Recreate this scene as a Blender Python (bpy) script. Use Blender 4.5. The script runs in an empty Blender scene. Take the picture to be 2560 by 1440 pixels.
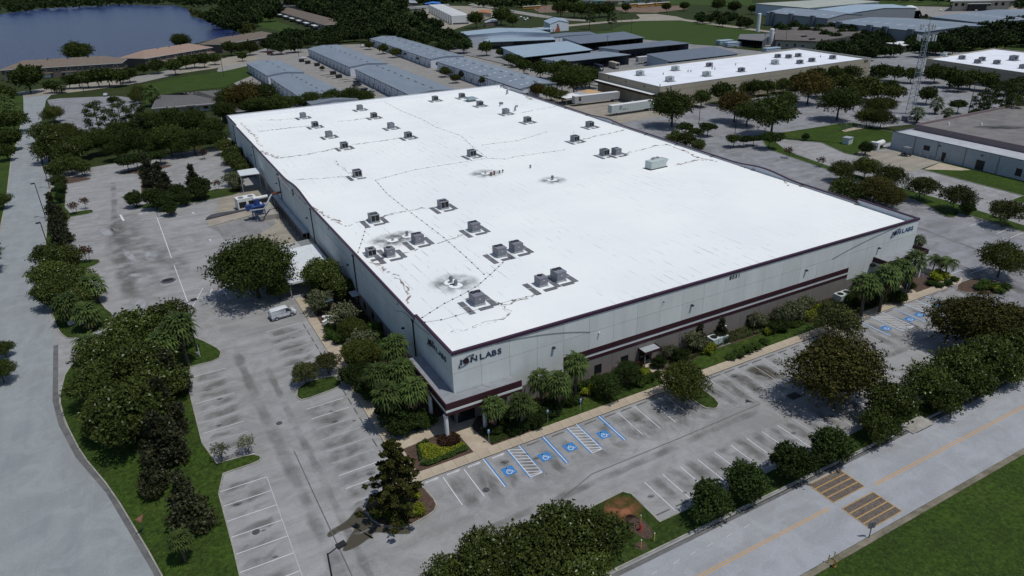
import bpy, bmesh, math, random
import numpy as np
from mathutils import Vector, Matrix

S = bpy.context.scene
COL = S.collection
rnd = random.Random(7)
R = math.radians

# ---------------------------------------------------------------- camera
cam_d = bpy.data.cameras.new("drone_camera")
cam_d.sensor_width = 36.0
cam_d.lens = 24.527
cam_d.clip_start = 0.5
cam_d.clip_end = 9000.0
cam = bpy.data.objects.new("drone_camera", cam_d)
COL.objects.link(cam)
yaw, pitch, roll = R(61.86859), R(-25.124915), R(-1.548041)
fw = Vector((math.cos(yaw) * math.cos(pitch), math.sin(yaw) * math.cos(pitch), math.sin(pitch)))
rt0 = Vector((math.sin(yaw), -math.cos(yaw), 0.0))
up0 = rt0.cross(fw)
rt = math.cos(roll) * rt0 + math.sin(roll) * up0
up = -math.sin(roll) * rt0 + math.cos(roll) * up0
m = Matrix.Identity(4)
for i in range(3):
    m[i][0], m[i][1], m[i][2] = rt[i], up[i], -fw[i]
m.translation = Vector((-29.2445, -71.5763, 56.0))
cam.matrix_world = m
S.camera = cam

# ---------------------------------------------------------------- sky, sun, exposure
sun_vec = Vector((0.21, -0.33, 1.0)).normalized()
SUN_EL = math.asin(sun_vec.z)
SUN_ROT = math.atan2(sun_vec.x, sun_vec.y)
world = bpy.data.worlds.new("World")
S.world = world
world.use_nodes = True
wn = world.node_tree
bg = wn.nodes["Background"]
sky = wn.nodes.new("ShaderNodeTexSky")
sky.sky_type = 'NISHITA'
sky.sun_disc = False
sky.sun_elevation = SUN_EL
sky.sun_rotation = SUN_ROT
sky.air_density = 1.0
sky.dust_density = 0.6
sky.ozone_density = 1.2
wn.links.new(sky.outputs[0], bg.inputs[0])
bg.inputs[1].default_value = 0.08
sd = bpy.data.lights.new("sun", 'SUN')
sd.energy = 2.8
sd.angle = R(0.53)
sd.color = (1.0, 0.965, 0.92)
sun = bpy.data.objects.new("sun", sd)
sun.rotation_euler = sun_vec.to_track_quat('Z', 'Y').to_euler()
sun.location = (0, 0, 200)
COL.objects.link(sun)
S.view_settings.view_transform = 'Standard'
S.view_settings.look = 'None'
S.view_settings.gamma = 1.0
S.view_settings.use_curve_mapping = False
S.view_settings.exposure = 0.0
S.cycles.max_bounces = 5
S.cycles.diffuse_bounces = 3
S.cycles.glossy_bounces = 2
S.cycles.transmission_bounces = 3
S.cycles.transparent_max_bounces = 6

# ---------------------------------------------------------------- materials
MATS = {}
def node(nt, kind, **kw):
    n = nt.nodes.new(kind)
    for k, v in kw.items():
        setattr(n, k, v)
    return n

def mat(name, col, rough=0.7, var=0.25, scale=1.5, col2=None, fine=0.0, fscale=20.0, spec=0.3, bump=0.0, metal=0.0,
        stretch=None, per_obj=0.0):
    """base colour broken up by two noises; stretch = (x,y,z) scale of the coordinates; per_obj tints each piece a little"""
    if name in MATS:
        return MATS[name]
    mt = bpy.data.materials.new(name)
    mt.use_nodes = True
    nt = mt.node_tree
    b = nt.nodes["Principled BSDF"]
    b.inputs["Roughness"].default_value = rough
    b.inputs["Metallic"].default_value = metal
    b.inputs["Specular IOR Level"].default_value = spec
    tc = node(nt, "ShaderNodeTexCoord")
    vec = tc.outputs["Object"]
    if stretch:
        mp = node(nt, "ShaderNodeMapping")
        mp.inputs["Scale"].default_value = stretch
        nt.links.new(vec, mp.inputs[0]); vec = mp.outputs[0]
    n1 = node(nt, "ShaderNodeTexNoise")
    n1.inputs["Scale"].default_value = scale
    n1.inputs["Detail"].default_value = 4
    n1.inputs["Roughness"].default_value = 0.65
    nt.links.new(vec, n1.inputs["Vector"])
    rm = node(nt, "ShaderNodeMapRange")
    rm.inputs[1].default_value = 0.3; rm.inputs[2].default_value = 0.7
    nt.links.new(n1.outputs["Fac"], rm.inputs[0])
    c2 = col2 if col2 else tuple(c * (1 - var) for c in col)
    c1 = col if col2 else tuple(min(1, c * (1 + var * 0.6)) for c in col)
    mx = node(nt, "ShaderNodeMix", data_type='RGBA')
    mx.inputs["A"].default_value = (*c2, 1); mx.inputs["B"].default_value = (*c1, 1)
    nt.links.new(rm.outputs[0], mx.inputs["Factor"])
    out = mx.outputs["Result"]
    fac = None
    if fine > 0:
        n2 = node(nt, "ShaderNodeTexNoise")
        n2.inputs["Scale"].default_value = fscale; n2.inputs["Detail"].default_value = 3
        nt.links.new(tc.outputs["Object"], n2.inputs["Vector"])
        r2 = node(nt, "ShaderNodeMapRange")
        r2.inputs[1].default_value = 0.3; r2.inputs[2].default_value = 0.7
        r2.inputs[3].default_value = 1 - fine; r2.inputs[4].default_value = 1 + fine
        nt.links.new(n2.outputs["Fac"], r2.inputs[0]); fac = r2.outputs[0]
    if per_obj > 0:
        oi = node(nt, "ShaderNodeObjectInfo")
        r3 = node(nt, "ShaderNodeMapRange")
        r3.inputs[3].default_value = 1 - per_obj; r3.inputs[4].default_value = 1 + per_obj
        nt.links.new(oi.outputs["Random"], r3.inputs[0])
        if fac is None:
            fac = r3.outputs[0]
        else:
            mm = node(nt, "ShaderNodeMath", operation='MULTIPLY')
            nt.links.new(fac, mm.inputs[0]); nt.links.new(r3.outputs[0], mm.inputs[1]); fac = mm.outputs[0]
    if fac is not None:
        vm = node(nt, "ShaderNodeVectorMath", operation='SCALE')
        nt.links.new(out, vm.inputs[0]); nt.links.new(fac, vm.inputs["Scale"]); out = vm.outputs[0]
    nt.links.new(out, b.inputs["Base Color"])
    if bump > 0:
        bp = node(nt, "ShaderNodeBump")
        bp.inputs["Strength"].default_value = bump; bp.inputs["Distance"].default_value = 0.05
        n3 = node(nt, "ShaderNodeTexNoise"); n3.inputs["Scale"].default_value = fscale; n3.inputs["Detail"].default_value = 4
        nt.links.new(tc.outputs["Object"], n3.inputs["Vector"])
        nt.links.new(n3.outputs["Fac"], bp.inputs["Height"]); nt.links.new(bp.outputs[0], b.inputs["Normal"])
    MATS[name] = mt
    return mt

def asphalt(name, col, dirt, streak_axis=0, tint=0.12):
    """weathered pavement: pale bleached fields, darker run-off streaks along one axis, oil spots and fine grain"""
    mt = bpy.data.materials.new(name); mt.use_nodes = True
    nt = mt.node_tree; b = nt.nodes["Principled BSDF"]
    b.inputs["Roughness"].default_value = 0.85; b.inputs["Specular IOR Level"].default_value = 0.2
    tc = node(nt, "ShaderNodeTexCoord")
    def noise(scale, det, sx=1, sy=1, rough=0.6, dist=0.0):
        mp = node(nt, "ShaderNodeMapping"); mp.inputs["Scale"].default_value = (sx, sy, 1)
        nt.links.new(tc.outputs["Object"], mp.inputs[0])
        n = node(nt, "ShaderNodeTexNoise"); n.inputs["Scale"].default_value = scale; n.inputs["Detail"].default_value = det
        n.inputs["Roughness"].default_value = rough; n.inputs["Distortion"].default_value = dist
        nt.links.new(mp.outputs[0], n.inputs["Vector"]); return n.outputs["Fac"]
    def rng(v, a, b_, c, d):
        r = node(nt, "ShaderNodeMapRange"); r.inputs[1].default_value = a; r.inputs[2].default_value = b_
        r.inputs[3].default_value = c; r.inputs[4].default_value = d
        nt.links.new(v, r.inputs[0]); return r.outputs[0]
    def mix(f, a, b_):
        x = node(nt, "ShaderNodeMix", data_type='RGBA')
        for s, v in (("A", a), ("B", b_)):
            if isinstance(v, tuple): x.inputs[s].default_value = (*v, 1)
            else: nt.links.new(v, x.inputs[s])
        nt.links.new(f, x.inputs["Factor"]); return x.outputs["Result"]
    big = rng(noise(0.06, 6, rough=0.68, dist=1.2), 0.40, 0.62, 0, 1)
    st = noise(0.5, 4, 0.12 if streak_axis == 0 else 1, 1 if streak_axis == 0 else 0.12)
    stm = rng(st, 0.40, 0.70, 0, 0.8)
    med = rng(noise(0.22, 6, rough=0.7, dist=1.0), 0.45, 0.62, 0, 1)
    c = mix(big, col, tuple(x * (1 - tint) for x in col))
    c = mix(stm, c, dirt)
    pale = tuple(min(1, x * 1.16) for x in col)
    mm = node(nt, "ShaderNodeMath", operation='MULTIPLY'); nt.links.new(med, mm.inputs[0]); mm.inputs[1].default_value = 0.55
    c = mix(mm.outputs[0], c, pale)
    spots = rng(noise(0.9, 2), 0.74, 0.8, 0, 0.6)
    c = mix(spots, c, tuple(x * 0.5 for x in dirt))
    g = rng(noise(5.0, 6, rough=0.8), 0.3, 0.7, 0.86, 1.14)
    vm = node(nt, "ShaderNodeVectorMath", operation='SCALE')
    nt.links.new(c, vm.inputs[0]); nt.links.new(g, vm.inputs["Scale"])
    nt.links.new(vm.outputs[0], b.inputs["Base Color"])
    MATS[name] = mt
    return mt

def grass_mat(name, c1, c2, dry):
    mt = bpy.data.materials.new(name); mt.use_nodes = True
    nt = mt.node_tree; b = nt.nodes["Principled BSDF"]
    b.inputs["Roughness"].default_value = 0.9; b.inputs["Specular IOR Level"].default_value = 0.1
    tc = node(nt, "ShaderNodeTexCoord")
    def noise(scale, det, sc=(1, 1, 1)):
        mp = node(nt, "ShaderNodeMapping"); mp.inputs["Scale"].default_value = sc
        nt.links.new(tc.outputs["Object"], mp.inputs[0])
        n = node(nt, "ShaderNodeTexNoise"); n.inputs["Scale"].default_value = scale; n.inputs["Detail"].default_value = det
        n.inputs["Roughness"].default_value = 0.68
        nt.links.new(mp.outputs[0], n.inputs["Vector"]); return n.outputs["Fac"]
    def ramp(v, lo, hi, k=1.0):
        r = node(nt, "ShaderNodeMapRange"); r.inputs[1].default_value = lo; r.inputs[2].default_value = hi; r.inputs[4].default_value = k
        nt.links.new(v, r.inputs[0]); return r.outputs[0]
    def mix(f, a, bb):
        x = node(nt, "ShaderNodeMix", data_type='RGBA')
        for s, v in (("A", a), ("B", bb)):
            if isinstance(v, tuple): x.inputs[s].default_value = (*v, 1)
            else: nt.links.new(v, x.inputs[s])
        nt.links.new(f, x.inputs["Factor"]); return x.outputs["Result"]
    c = mix(ramp(noise(0.16, 6), 0.38, 0.62), c1, c2)
    c = mix(ramp(noise(0.07, 5), 0.55, 0.72, 0.8), c, dry)
    c = mix(ramp(noise(1.6, 6), 0.38, 0.62, 0.75), c, tuple(x * 0.42 for x in c1))
    c = mix(ramp(noise(3.3, 5), 0.52, 0.7, 0.6), c, tuple(min(1, x * 1.7) for x in c2))
    nt.links.new(c, b.inputs["Base Color"])
    bp = node(nt, "ShaderNodeBump"); bp.inputs["Strength"].default_value = 0.9; bp.inputs["Distance"].default_value = 0.12
    nt.links.new(noise(6.0, 5), bp.inputs["Height"]); nt.links.new(bp.outputs[0], b.inputs["Normal"])
    MATS[name] = mt
    return mt

def leaf_mat(name, dark, light, rough=0.7, flower=None, fl_amt=0.0, spec=0.08):
    """leaf colour by a random number stored on every leaf, plus a slow change through the crown and from tree to tree"""
    mt = bpy.data.materials.new(name); mt.use_nodes = True
    nt = mt.node_tree; b = nt.nodes["Principled BSDF"]
    b.inputs["Roughness"].default_value = rough; b.inputs["Specular IOR Level"].default_value = spec
    at = node(nt, "ShaderNodeAttribute", attribute_name="leaf")
    tc = node(nt, "ShaderNodeTexCoord")
    n = node(nt, "ShaderNodeTexNoise"); n.inputs["Scale"].default_value = 0.7; n.inputs["Detail"].default_value = 2
    nt.links.new(tc.outputs["Object"], n.inputs["Vector"])
    ad = node(nt, "ShaderNodeMath", operation='MULTIPLY_ADD'); ad.inputs[1].default_value = 0.55
    nt.links.new(at.outputs["Fac"], ad.inputs[0])
    r = node(nt, "ShaderNodeMapRange"); r.inputs[1].default_value = 0.3; r.inputs[2].default_value = 0.7; r.inputs[4].default_value = 0.45
    nt.links.new(n.outputs["Fac"], r.inputs[0]); nt.links.new(r.outputs[0], ad.inputs[2])
    mx = node(nt, "ShaderNodeMix", data_type='RGBA')
    mx.inputs["A"].default_value = (*dark, 1); mx.inputs["B"].default_value = (*light, 1)
    nt.links.new(ad.outputs[0], mx.inputs["Factor"])
    out = mx.outputs["Result"]
    if flower:
        gt = node(nt, "ShaderNodeMath", operation='GREATER_THAN'); gt.inputs[1].default_value = 1 - fl_amt
        nt.links.new(at.outputs["Fac"], gt.inputs[0])
        m2 = node(nt, "ShaderNodeMix", data_type='RGBA'); m2.inputs["B"].default_value = (*flower, 1)
        nt.links.new(out, m2.inputs["A"]); nt.links.new(gt.outputs[0], m2.inputs["Factor"]); out = m2.outputs["Result"]
    oi = node(nt, "ShaderNodeObjectInfo")
    r3 = node(nt, "ShaderNodeMapRange"); r3.inputs[3].default_value = 0.75; r3.inputs[4].default_value = 1.45
    nt.links.new(oi.outputs["Random"], r3.inputs[0])
    vm = node(nt, "ShaderNodeVectorMath", operation='SCALE')
    nt.links.new(out, vm.inputs[0]); nt.links.new(r3.outputs[0], vm.inputs["Scale"])
    nt.links.new(vm.outputs[0], b.inputs["Base Color"])
    MATS[name] = mt
    return mt

def stain_mat(name, col, radial=True, strength=0.8, nscale=1.2, fade=False, lo=0.35, hi=0.65):
    """see-through dirt film: the mask is a ragged noise, faded towards the rim when radial"""
    mt = bpy.data.materials.new(name); mt.use_nodes = True
    nt = mt.node_tree; b = nt.nodes["Principled BSDF"]; b.inputs["Roughness"].default_value = 0.9
    b.inputs["Base Color"].default_value = (*col, 1)
    tc = node(nt, "ShaderNodeTexCoord")
    n = node(nt, "ShaderNodeTexNoise"); n.inputs["Scale"].default_value = nscale; n.inputs["Detail"].default_value = 5
    nt.links.new(tc.outputs["Object"], n.inputs["Vector"])
    r = node(nt, "ShaderNodeMapRange"); r.inputs[1].default_value = lo; r.inputs[2].default_value = hi
    nt.links.new(n.outputs["Fac"], r.inputs[0]); a = r.outputs[0]
    if fade:
        fa = node(nt, "ShaderNodeAttribute", attribute_name="fade")
        mf = node(nt, "ShaderNodeMath", operation='MULTIPLY'); nt.links.new(a, mf.inputs[0]); nt.links.new(fa.outputs["Fac"], mf.inputs[1]); a = mf.outputs[0]
    if radial:
        ln = node(nt, "ShaderNodeVectorMath", operation='LENGTH'); nt.links.new(tc.outputs["Object"], ln.inputs[0])
        rr = node(nt, "ShaderNodeMapRange"); rr.inputs[1].default_value = 0.25; rr.inputs[2].default_value = 1.0
        rr.inputs[3].default_value = 1; rr.inputs[4].default_value = 0
        nt.links.new(ln.outputs["Value"], rr.inputs[0])
        mu = node(nt, "ShaderNodeMath", operation='MULTIPLY'); nt.links.new(a, mu.inputs[0]); nt.links.new(rr.outputs[0], mu.inputs[1]); a = mu.outputs[0]
    ms = node(nt, "ShaderNodeMath", operation='MULTIPLY'); nt.links.new(a, ms.inputs[0]); ms.inputs[1].default_value = strength
    tr = node(nt, "ShaderNodeBsdfTransparent"); mix = node(nt, "ShaderNodeMixShader")
    nt.links.new(ms.outputs[0], mix.inputs[0]); nt.links.new(tr.outputs[0], mix.inputs[1]); nt.links.new(b.outputs[0], mix.inputs[2])
    nt.links.new(mix.outputs[0], nt.nodes["Material Output"].inputs["Surface"])
    MATS[name] = mt
    return mt

# ---------------------------------------------------------------- mesh helpers
def area2(p):
    return sum(p[i][0] * p[(i + 1) % len(p)][1] - p[(i + 1) % len(p)][0] * p[i][1] for i in range(len(p)))
def ccw(p):
    p = [tuple(q[:2]) for q in p]
    return p if area2(p) > 0 else p[::-1]

class MB:
    def __init__(s):
        s.v, s.f, s.m = [], [], []
    def add(s, vs, fs, mi=0):
        o = len(s.v); s.v += [tuple(v) for v in vs]
        s.f += [tuple(i + o for i in f) for f in fs]
        s.m += [mi] * len(fs)
        return s
    def box(s, x0, x1, y0, y1, z0, z1, mi=0):
        return s.add([(x0, y0, z0), (x1, y0, z0), (x1, y1, z0), (x0, y1, z0), (x0, y0, z1), (x1, y0, z1), (x1, y1, z1), (x0, y1, z1)],
                     [(0, 3, 2, 1), (4, 5, 6, 7), (0, 1, 5, 4), (1, 2, 6, 5), (2, 3, 7, 6), (3, 0, 4, 7)], mi)
    def prism(s, p, z0, z1, mi=0, top=None):
        p = ccw(p); n = len(p)
        s.add([(x, y, z0) for x, y in p] + [(x, y, z1) for x, y in p], [(i, (i + 1) % n, n + (i + 1) % n, n + i) for i in range(n)], mi)
        o = len(s.v) - 2 * n
        s.f.append(tuple(o + n + i for i in range(n))); s.m.append(mi if top is None else top)
        return s
    def sheet(s, p, z, mi=0):
        p = ccw(p)
        return s.add([(x, y, z) for x, y in p], [tuple(range(len(p)))], mi)
    def wall_poly(s, axis, pts, c0, c1, mi=0):
        """polygon drawn in a vertical plane (u, z), given thickness from c0 to c1 along the other axis ('x' plane: x constant)"""
        n = len(pts)
        mk = (lambda u, z, c: (c, u, z)) if axis == 'x' else (lambda u, z, c: (u, c, z))
        vs = [mk(u, z, c0) for u, z in pts] + [mk(u, z, c1) for u, z in pts]
        return s.add(vs, [tuple(range(n)), tuple(range(2 * n - 1, n - 1, -1))] + [(i, n + i, n + (i + 1) % n, (i + 1) % n) for i in range(n)], mi)
    def quad(s, a, b, c, d, mi=0):
        return s.add([a, b, c, d], [(0, 1, 2, 3)], mi)
    def cyl(s, x, y, z0, z1, r0, r1=None, n=10, mi=0):
        r1 = r0 if r1 is None else r1
        a = [(math.cos(2 * math.pi * i / n), math.sin(2 * math.pi * i / n)) for i in range(n)]
        s.add([(x + r0 * c, y + r0 * q, z0) for c, q in a] + [(x + r1 * c, y + r1 * q, z1) for c, q in a],
              [(i, (i + 1) % n, n + (i + 1) % n, n + i) for i in range(n)] + [tuple(range(n, 2 * n)), tuple(range(n - 1, -1, -1))], mi)
        return s
    def tube(s, pts, r, n=6, mi=0, r1=None):
        pts = [Vector(p) for p in pts]; o = len(s.v); k = len(pts)
        for i, p in enumerate(pts):
            d = (pts[min(i + 1, k - 1)] - pts[max(i - 1, 0)])
            d = d.normalized() if d.length > 1e-9 else Vector((0, 0, 1))
            a = d.cross(Vector((0, 0, 1)) if abs(d.z) < 0.9 else Vector((1, 0, 0))).normalized(); b = d.cross(a)
            rr = r if r1 is None else r + (r1 - r) * i / max(1, k - 1)
            for j in range(n):
                t = 2 * math.pi * j / n
                s.v.append(tuple(p + a * (rr * math.cos(t)) + b * (rr * math.sin(t))))
        for i in range(k - 1):
            for j in range(n):
                s.f.append((o + i * n + j, o + i * n + (j + 1) % n, o + (i + 1) * n + (j + 1) % n, o + (i + 1) * n + j)); s.m.append(mi)
        s.f.append(tuple(o + j for j in range(n - 1, -1, -1))); s.m.append(mi)
        s.f.append(tuple(o + (k - 1) * n + j for j in range(n))); s.m.append(mi)
        return s
    def ribbon(s, pts, w, z, mi=0, jitter=0.0):
        pts = [Vector((p[0], p[1], 0)) for p in pts]; o = len(s.v); k = len(pts)
        for i, p in enumerate(pts):
            d = pts[min(i + 1, k - 1)] - pts[max(i - 1, 0)]
            q = Vector((-d.y, d.x, 0)).normalized() * (w * 0.5 * (1 + jitter * (rnd.random() * 2 - 1)))
            s.v += [(p.x + q.x, p.y + q.y, z), (p.x - q.x, p.y - q.y, z)]
        for i in range(k - 1):
            s.f.append((o + 2 * i, o + 2 * i + 1, o + 2 * i + 3, o + 2 * i + 2)); s.m.append(mi)
        return s
    def mesh(s, name, mats):
        me = bpy.data.meshes.new(name); me.from_pydata(s.v, [], s.f)
        for q in (mats if isinstance(mats, (list, tuple)) else [mats]):
            me.materials.append(q)
        if any(s.m): me.polygons.foreach_set("material_index", s.m)
        me.update(); return me
    def obj(s, name, mats, parent=None, smooth=False, loc=None):
        o = bpy.data.objects.new(name, s.mesh(name, mats)); COL.objects.link(o)
        if parent: o.parent = parent
        if loc: o.location = loc
        if smooth: o.data.polygons.foreach_set("use_smooth", [True] * len(o.data.polygons))
        return o

def tag(o, label, cat, group=None):
    o['label'] = label; o['category'] = cat
    if group: o['group'] = group
    return o
def thing(name, label, cat, loc=(0, 0, 0), rz=0.0, group=None, scale=None):
    o = bpy.data.objects.new(name, None); COL.objects.link(o)
    o.empty_display_size = 0.5
    o.location = loc if len(loc) == 3 else (loc[0], loc[1], 0.0); o.rotation_euler = (0, 0, rz)
    if scale: o.scale = (scale,) * 3 if not isinstance(scale, tuple) else scale
    return tag(o, label, cat, group)
def inst(name, me, parent=None, loc=(0, 0, 0), rot=(0, 0, 0), scale=(1, 1, 1)):
    o = bpy.data.objects.new(name, me); COL.objects.link(o)
    o.location = loc; o.rotation_euler = rot; o.scale = scale
    if parent: o.parent = parent
    return o
def structure(o):
    o['kind'] = 'structure'; return o
def stuff(o):
    o['kind'] = 'stuff'; return o
def copy_tree(src, parent=None, **kw):
    c = src.copy(); COL.objects.link(c)
    if parent: c.parent = parent
    for ch in src.children: copy_tree(ch, c)
    return c
def placed(proto, loc, rz=0.0, label=None, group=None, scale=None, first=set()):
    """the first placing moves the prototype itself, later ones copy it with its parts"""
    if proto.name in first: o = copy_tree(proto)
    else: o = proto; first.add(proto.name)
    o.location = loc if len(loc) == 3 else (loc[0], loc[1], 0.0); o.rotation_euler = (0, 0, rz)
    if scale: o.scale = (scale,) * 3
    if label: o['label'] = label
    if group: o['group'] = group
    return o
ORD = ["first", "second", "third", "fourth", "fifth", "sixth", "seventh", "eighth", "ninth", "tenth", "eleventh", "twelfth",
       "thirteenth", "fourteenth", "fifteenth", "sixteenth", "seventeenth", "eighteenth", "nineteenth", "twentieth"]
def nth(i, n, a="left"):
    return "first from the %s" % a if i == 0 else ("last from the %s" % a if i == n - 1 else "%s from the %s" % (ORD[i], a))

def text_mesh(txt, size, depth=0.02, bold=0.0, xs=1.0):
    cu = bpy.data.curves.new("lettering", 'FONT'); cu.body = txt; cu.size = size; cu.extrude = depth; cu.offset = bold; cu.resolution_u = 3
    ob = bpy.data.objects.new("lettering", cu); COL.objects.link(ob)
    dg = bpy.context.evaluated_depsgraph_get()
    me = bpy.data.meshes.new_from_object(ob.evaluated_get(dg))
    bpy.data.objects.remove(ob); bpy.data.curves.remove(cu)
    if xs != 1.0: me.transform(Matrix.Diagonal((xs, 1, 1, 1)))
    me.materials.clear(); return me

# plain materials used in many places
M_CONC = mat("concrete_wall", (0.60, 0.635, 0.62), 0.8, 0.1, 0.35, fine=0.05, fscale=6, per_obj=0.035, stretch=(1, 1, 0.25))
M_BASE = mat("taupe_base_paint", (0.20, 0.182, 0.168), 0.8, 0.12, 0.5, fine=0.06, fscale=6, per_obj=0.03)
M_MAROON = mat("maroon_paint", (0.042, 0.014, 0.02), 0.6, 0.15, 1.0)
M_COPING = mat("plum_coping_metal", (0.05, 0.022, 0.045), 0.45, 0.15, 1.0)
M_WHITE = mat("white_paint", (0.66, 0.67, 0.66), 0.6, 0.06, 1.0)
M_DARK = mat("dark_metal", (0.022, 0.022, 0.024), 0.5, 0.2, 3.0)
M_BLACK = mat("black_void", (0.008, 0.008, 0.01), 0.6, 0.2, 3.0)
M_GLASS = mat("dark_glass", (0.012, 0.016, 0.02), 0.08, 0.1, 1.0, spec=0.6)
M_GREY = mat("grey_steel", (0.17, 0.18, 0.2), 0.5, 0.12, 2.0, per_obj=0.06)
M_GALV = mat("galvanised_steel", (0.33, 0.36, 0.38), 0.45, 0.15, 2.0)
M_CURB = mat("kerb_concrete", (0.30, 0.29, 0.26), 0.85, 0.3, 0.8, fine=0.15, fscale=5)
M_WALK = mat("tan_sidewalk", (0.43, 0.365, 0.275), 0.85, 0.22, 0.35, fine=0.06, fscale=8, per_obj=0.05)
M_MULCH = mat("brown_mulch", (0.085, 0.055, 0.04), 0.95, 0.45, 2.5, fine=0.4, fscale=9, bump=0.8)
M_PAINTW = mat("white_road_paint", (0.60, 0.62, 0.64), 0.7, 0.25, 2.0, fine=0.15, fscale=12)
M_PAINTW2 = mat("worn_road_paint", (0.44, 0.45, 0.46), 0.7, 0.3, 1.2, fine=0.15, fscale=12)
M_PAINTB = mat("blue_road_paint", (0.045, 0.2, 0.46), 0.7, 0.18, 2.0)
M_PAINTBF = mat("faded_blue_road_paint", (0.14, 0.24, 0.38), 0.75, 0.3, 3.0, fine=0.2, fscale=9)
M_PAINTY = mat("yellow_road_paint", (0.52, 0.30, 0.10), 0.7, 0.25, 1.0, fine=0.15, fscale=12)
M_RUST = mat("rust_red", (0.16, 0.055, 0.03), 0.9, 0.4, 2.0)
M_TIRE = mat("black_rubber", (0.014, 0.014, 0.015), 0.85, 0.2, 4.0)

# ================================================================ ground, roads, lots
A_LOT = asphalt("lot_asphalt", (0.292, 0.294, 0.294), (0.195, 0.19, 0.18), 0, 0.2)
A_SIDE = asphalt("side_lot_asphalt", (0.255, 0.26, 0.275), (0.15, 0.148, 0.145), 0, 0.28)
A_ROAD = asphalt("road_asphalt", (0.255, 0.278, 0.282), (0.205, 0.22, 0.232), 1, 0.1)
A_FROAD = asphalt("front_road_asphalt", (0.31, 0.325, 0.345), (0.25, 0.25, 0.252), 0, 0.1)
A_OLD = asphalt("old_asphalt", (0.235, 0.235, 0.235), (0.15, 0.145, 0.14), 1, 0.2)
A_DARK = asphalt("patched_dark_asphalt", (0.075, 0.078, 0.088), (0.05, 0.05, 0.055), 1)
A_FAR = asphalt("far_pavement", (0.265, 0.255, 0.24), (0.18, 0.17, 0.155), 0, 0.15)
A_APRON = asphalt("concrete_apron", (0.30, 0.275, 0.225), (0.2, 0.18, 0.145), 0, 0.15)
G_LAWN = grass_mat("lawn_grass", (0.034, 0.058, 0.012), (0.048, 0.088, 0.013), (0.072, 0.095, 0.020))
G_VERGE = grass_mat("verge_grass", (0.032, 0.055, 0.012), (0.045, 0.075, 0.014), (0.085, 0.075, 0.028))
G_WILD = grass_mat("rough_ground", (0.030, 0.042, 0.014), (0.040, 0.058, 0.016), (0.075, 0.068, 0.035))
G_FIELD = grass_mat("field_grass", (0.050, 0.085, 0.018), (0.038, 0.07, 0.014), (0.075, 0.085, 0.03))

structure(MB().sheet([(-4500, -1500), (4500, -1500), (4500, 6500), (-4500, 6500)], 0).obj("ground", G_WILD, loc=(0, 0, -0.10)))

def pave(name, poly, z, material):
    return structure(MB().sheet(poly, z).obj(name, material))

lot = pave("parking_lot", [(-36.6, -30.9), (-36.6, -8.2), (-41.4, 9), (-44.4, 18.5), (-47.0, 30), (-48.4, 54.6), (-52.2, 87.3), (-53.8, 157),
                           (-55.8, 182), (-58, 215), (-50, 250), (-10, 250), (4, 190), (-1, 100), (0, 0.2), (95, 0.2), (108, 200), (185, 205), (185, -30.9)], 0.0, A_LOT)
road = pave("side_road", [(-36.2, -46), (-36.6, -8.2), (-41.4, 9), (-44.4, 18.5), (-46.6, 27.8), (-47.6, 35), (-48.4, 54.6), (-52.2, 87.3), (-53.8, 157),
                          (-55.8, 182), (-62.1, 245), (-61.5, 285), (-62.6, 343), (-60, 372), (-74, 372), (-69.7, 309), (-67, 245), (-66.7, 215), (-63.6, 161),
                          (-62.4, 131), (-61.5, 100), (-61.0, 50), (-62, 20), (-75, -46)], 0.006, A_ROAD)
froad = pave("front_road", [(-36.4, -40.3), (-36.4, -30.9), (420, -31.8), (420, -40.6)], 0.012, A_FROAD)
west = pave("side_lot", [(95.4, -25), (95.4, 0.3), (106.4, 190), (150, 190), (153, 132), (152, 105), (156, 92), (145, 60), (137, 30), (134, 12), (131, -2), (131, -25)], 0.006, A_SIDE)

# kerbed islands and verges ------------------------------------------------
def inset(poly, d):
    p = ccw(poly); n = len(p); out = []
    for i in range(n):
        a, b, c = Vector(p[i - 1]), Vector(p[i]), Vector(p[(i + 1) % n])
        e1, e2 = (b - a).normalized(), (c - b).normalized()
        n1, n2 = Vector((-e1.y, e1.x)), Vector((-e2.y, e2.x))
        bis = (n1 + n2)
        bis = bis.normalized() if bis.length > 1e-6 else n1
        k = d / max(0.35, bis.dot(n1))
        out.append((b.x + bis.x * k, b.y + bis.y * k))
    return out
def smooth_poly(poly, it=2, keep=0.72):
    for _ in range(it):
        q = []
        for i in range(len(poly)):
            a, b = poly[i], poly[(i + 1) % len(poly)]
            q += [(a[0] * keep + b[0] * (1 - keep), a[1] * keep + b[1] * (1 - keep)), (a[0] * (1 - keep) + b[0] * keep, a[1] * (1 - keep) + b[1] * keep)]
        poly = q
    return poly
def island(name, poly, material, kerb=0.16, h=0.13, rounded=1, bump=0.0):
    p = smooth_poly(poly, rounded, 0.8) if rounded else poly
    p = ccw(p)
    inn = inset(p, kerb)
    top = MB().sheet(inn, h - 0.015).obj(name, material)
    structure(top)
    k = MB(); n = len(p)
    k.add([(x, y, -0.05) for x, y in p] + [(x, y, h) for x, y in p] + [(x, y, h) for x, y in inn] + [(x, y, h - 0.06) for x, y in inn],
          [(i, (i + 1) % n, n + (i + 1) % n, n + i) for i in range(n)] + [(n + i, n + (i + 1) % n, 2 * n + (i + 1) % n, 2 * n + i) for i in range(n)]
          + [(2 * n + i, 2 * n + (i + 1) % n, 3 * n + (i + 1) % n, 3 * n + i) for i in range(n)])
    k.obj("kerb", M_CURB, top)
    return top

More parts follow.
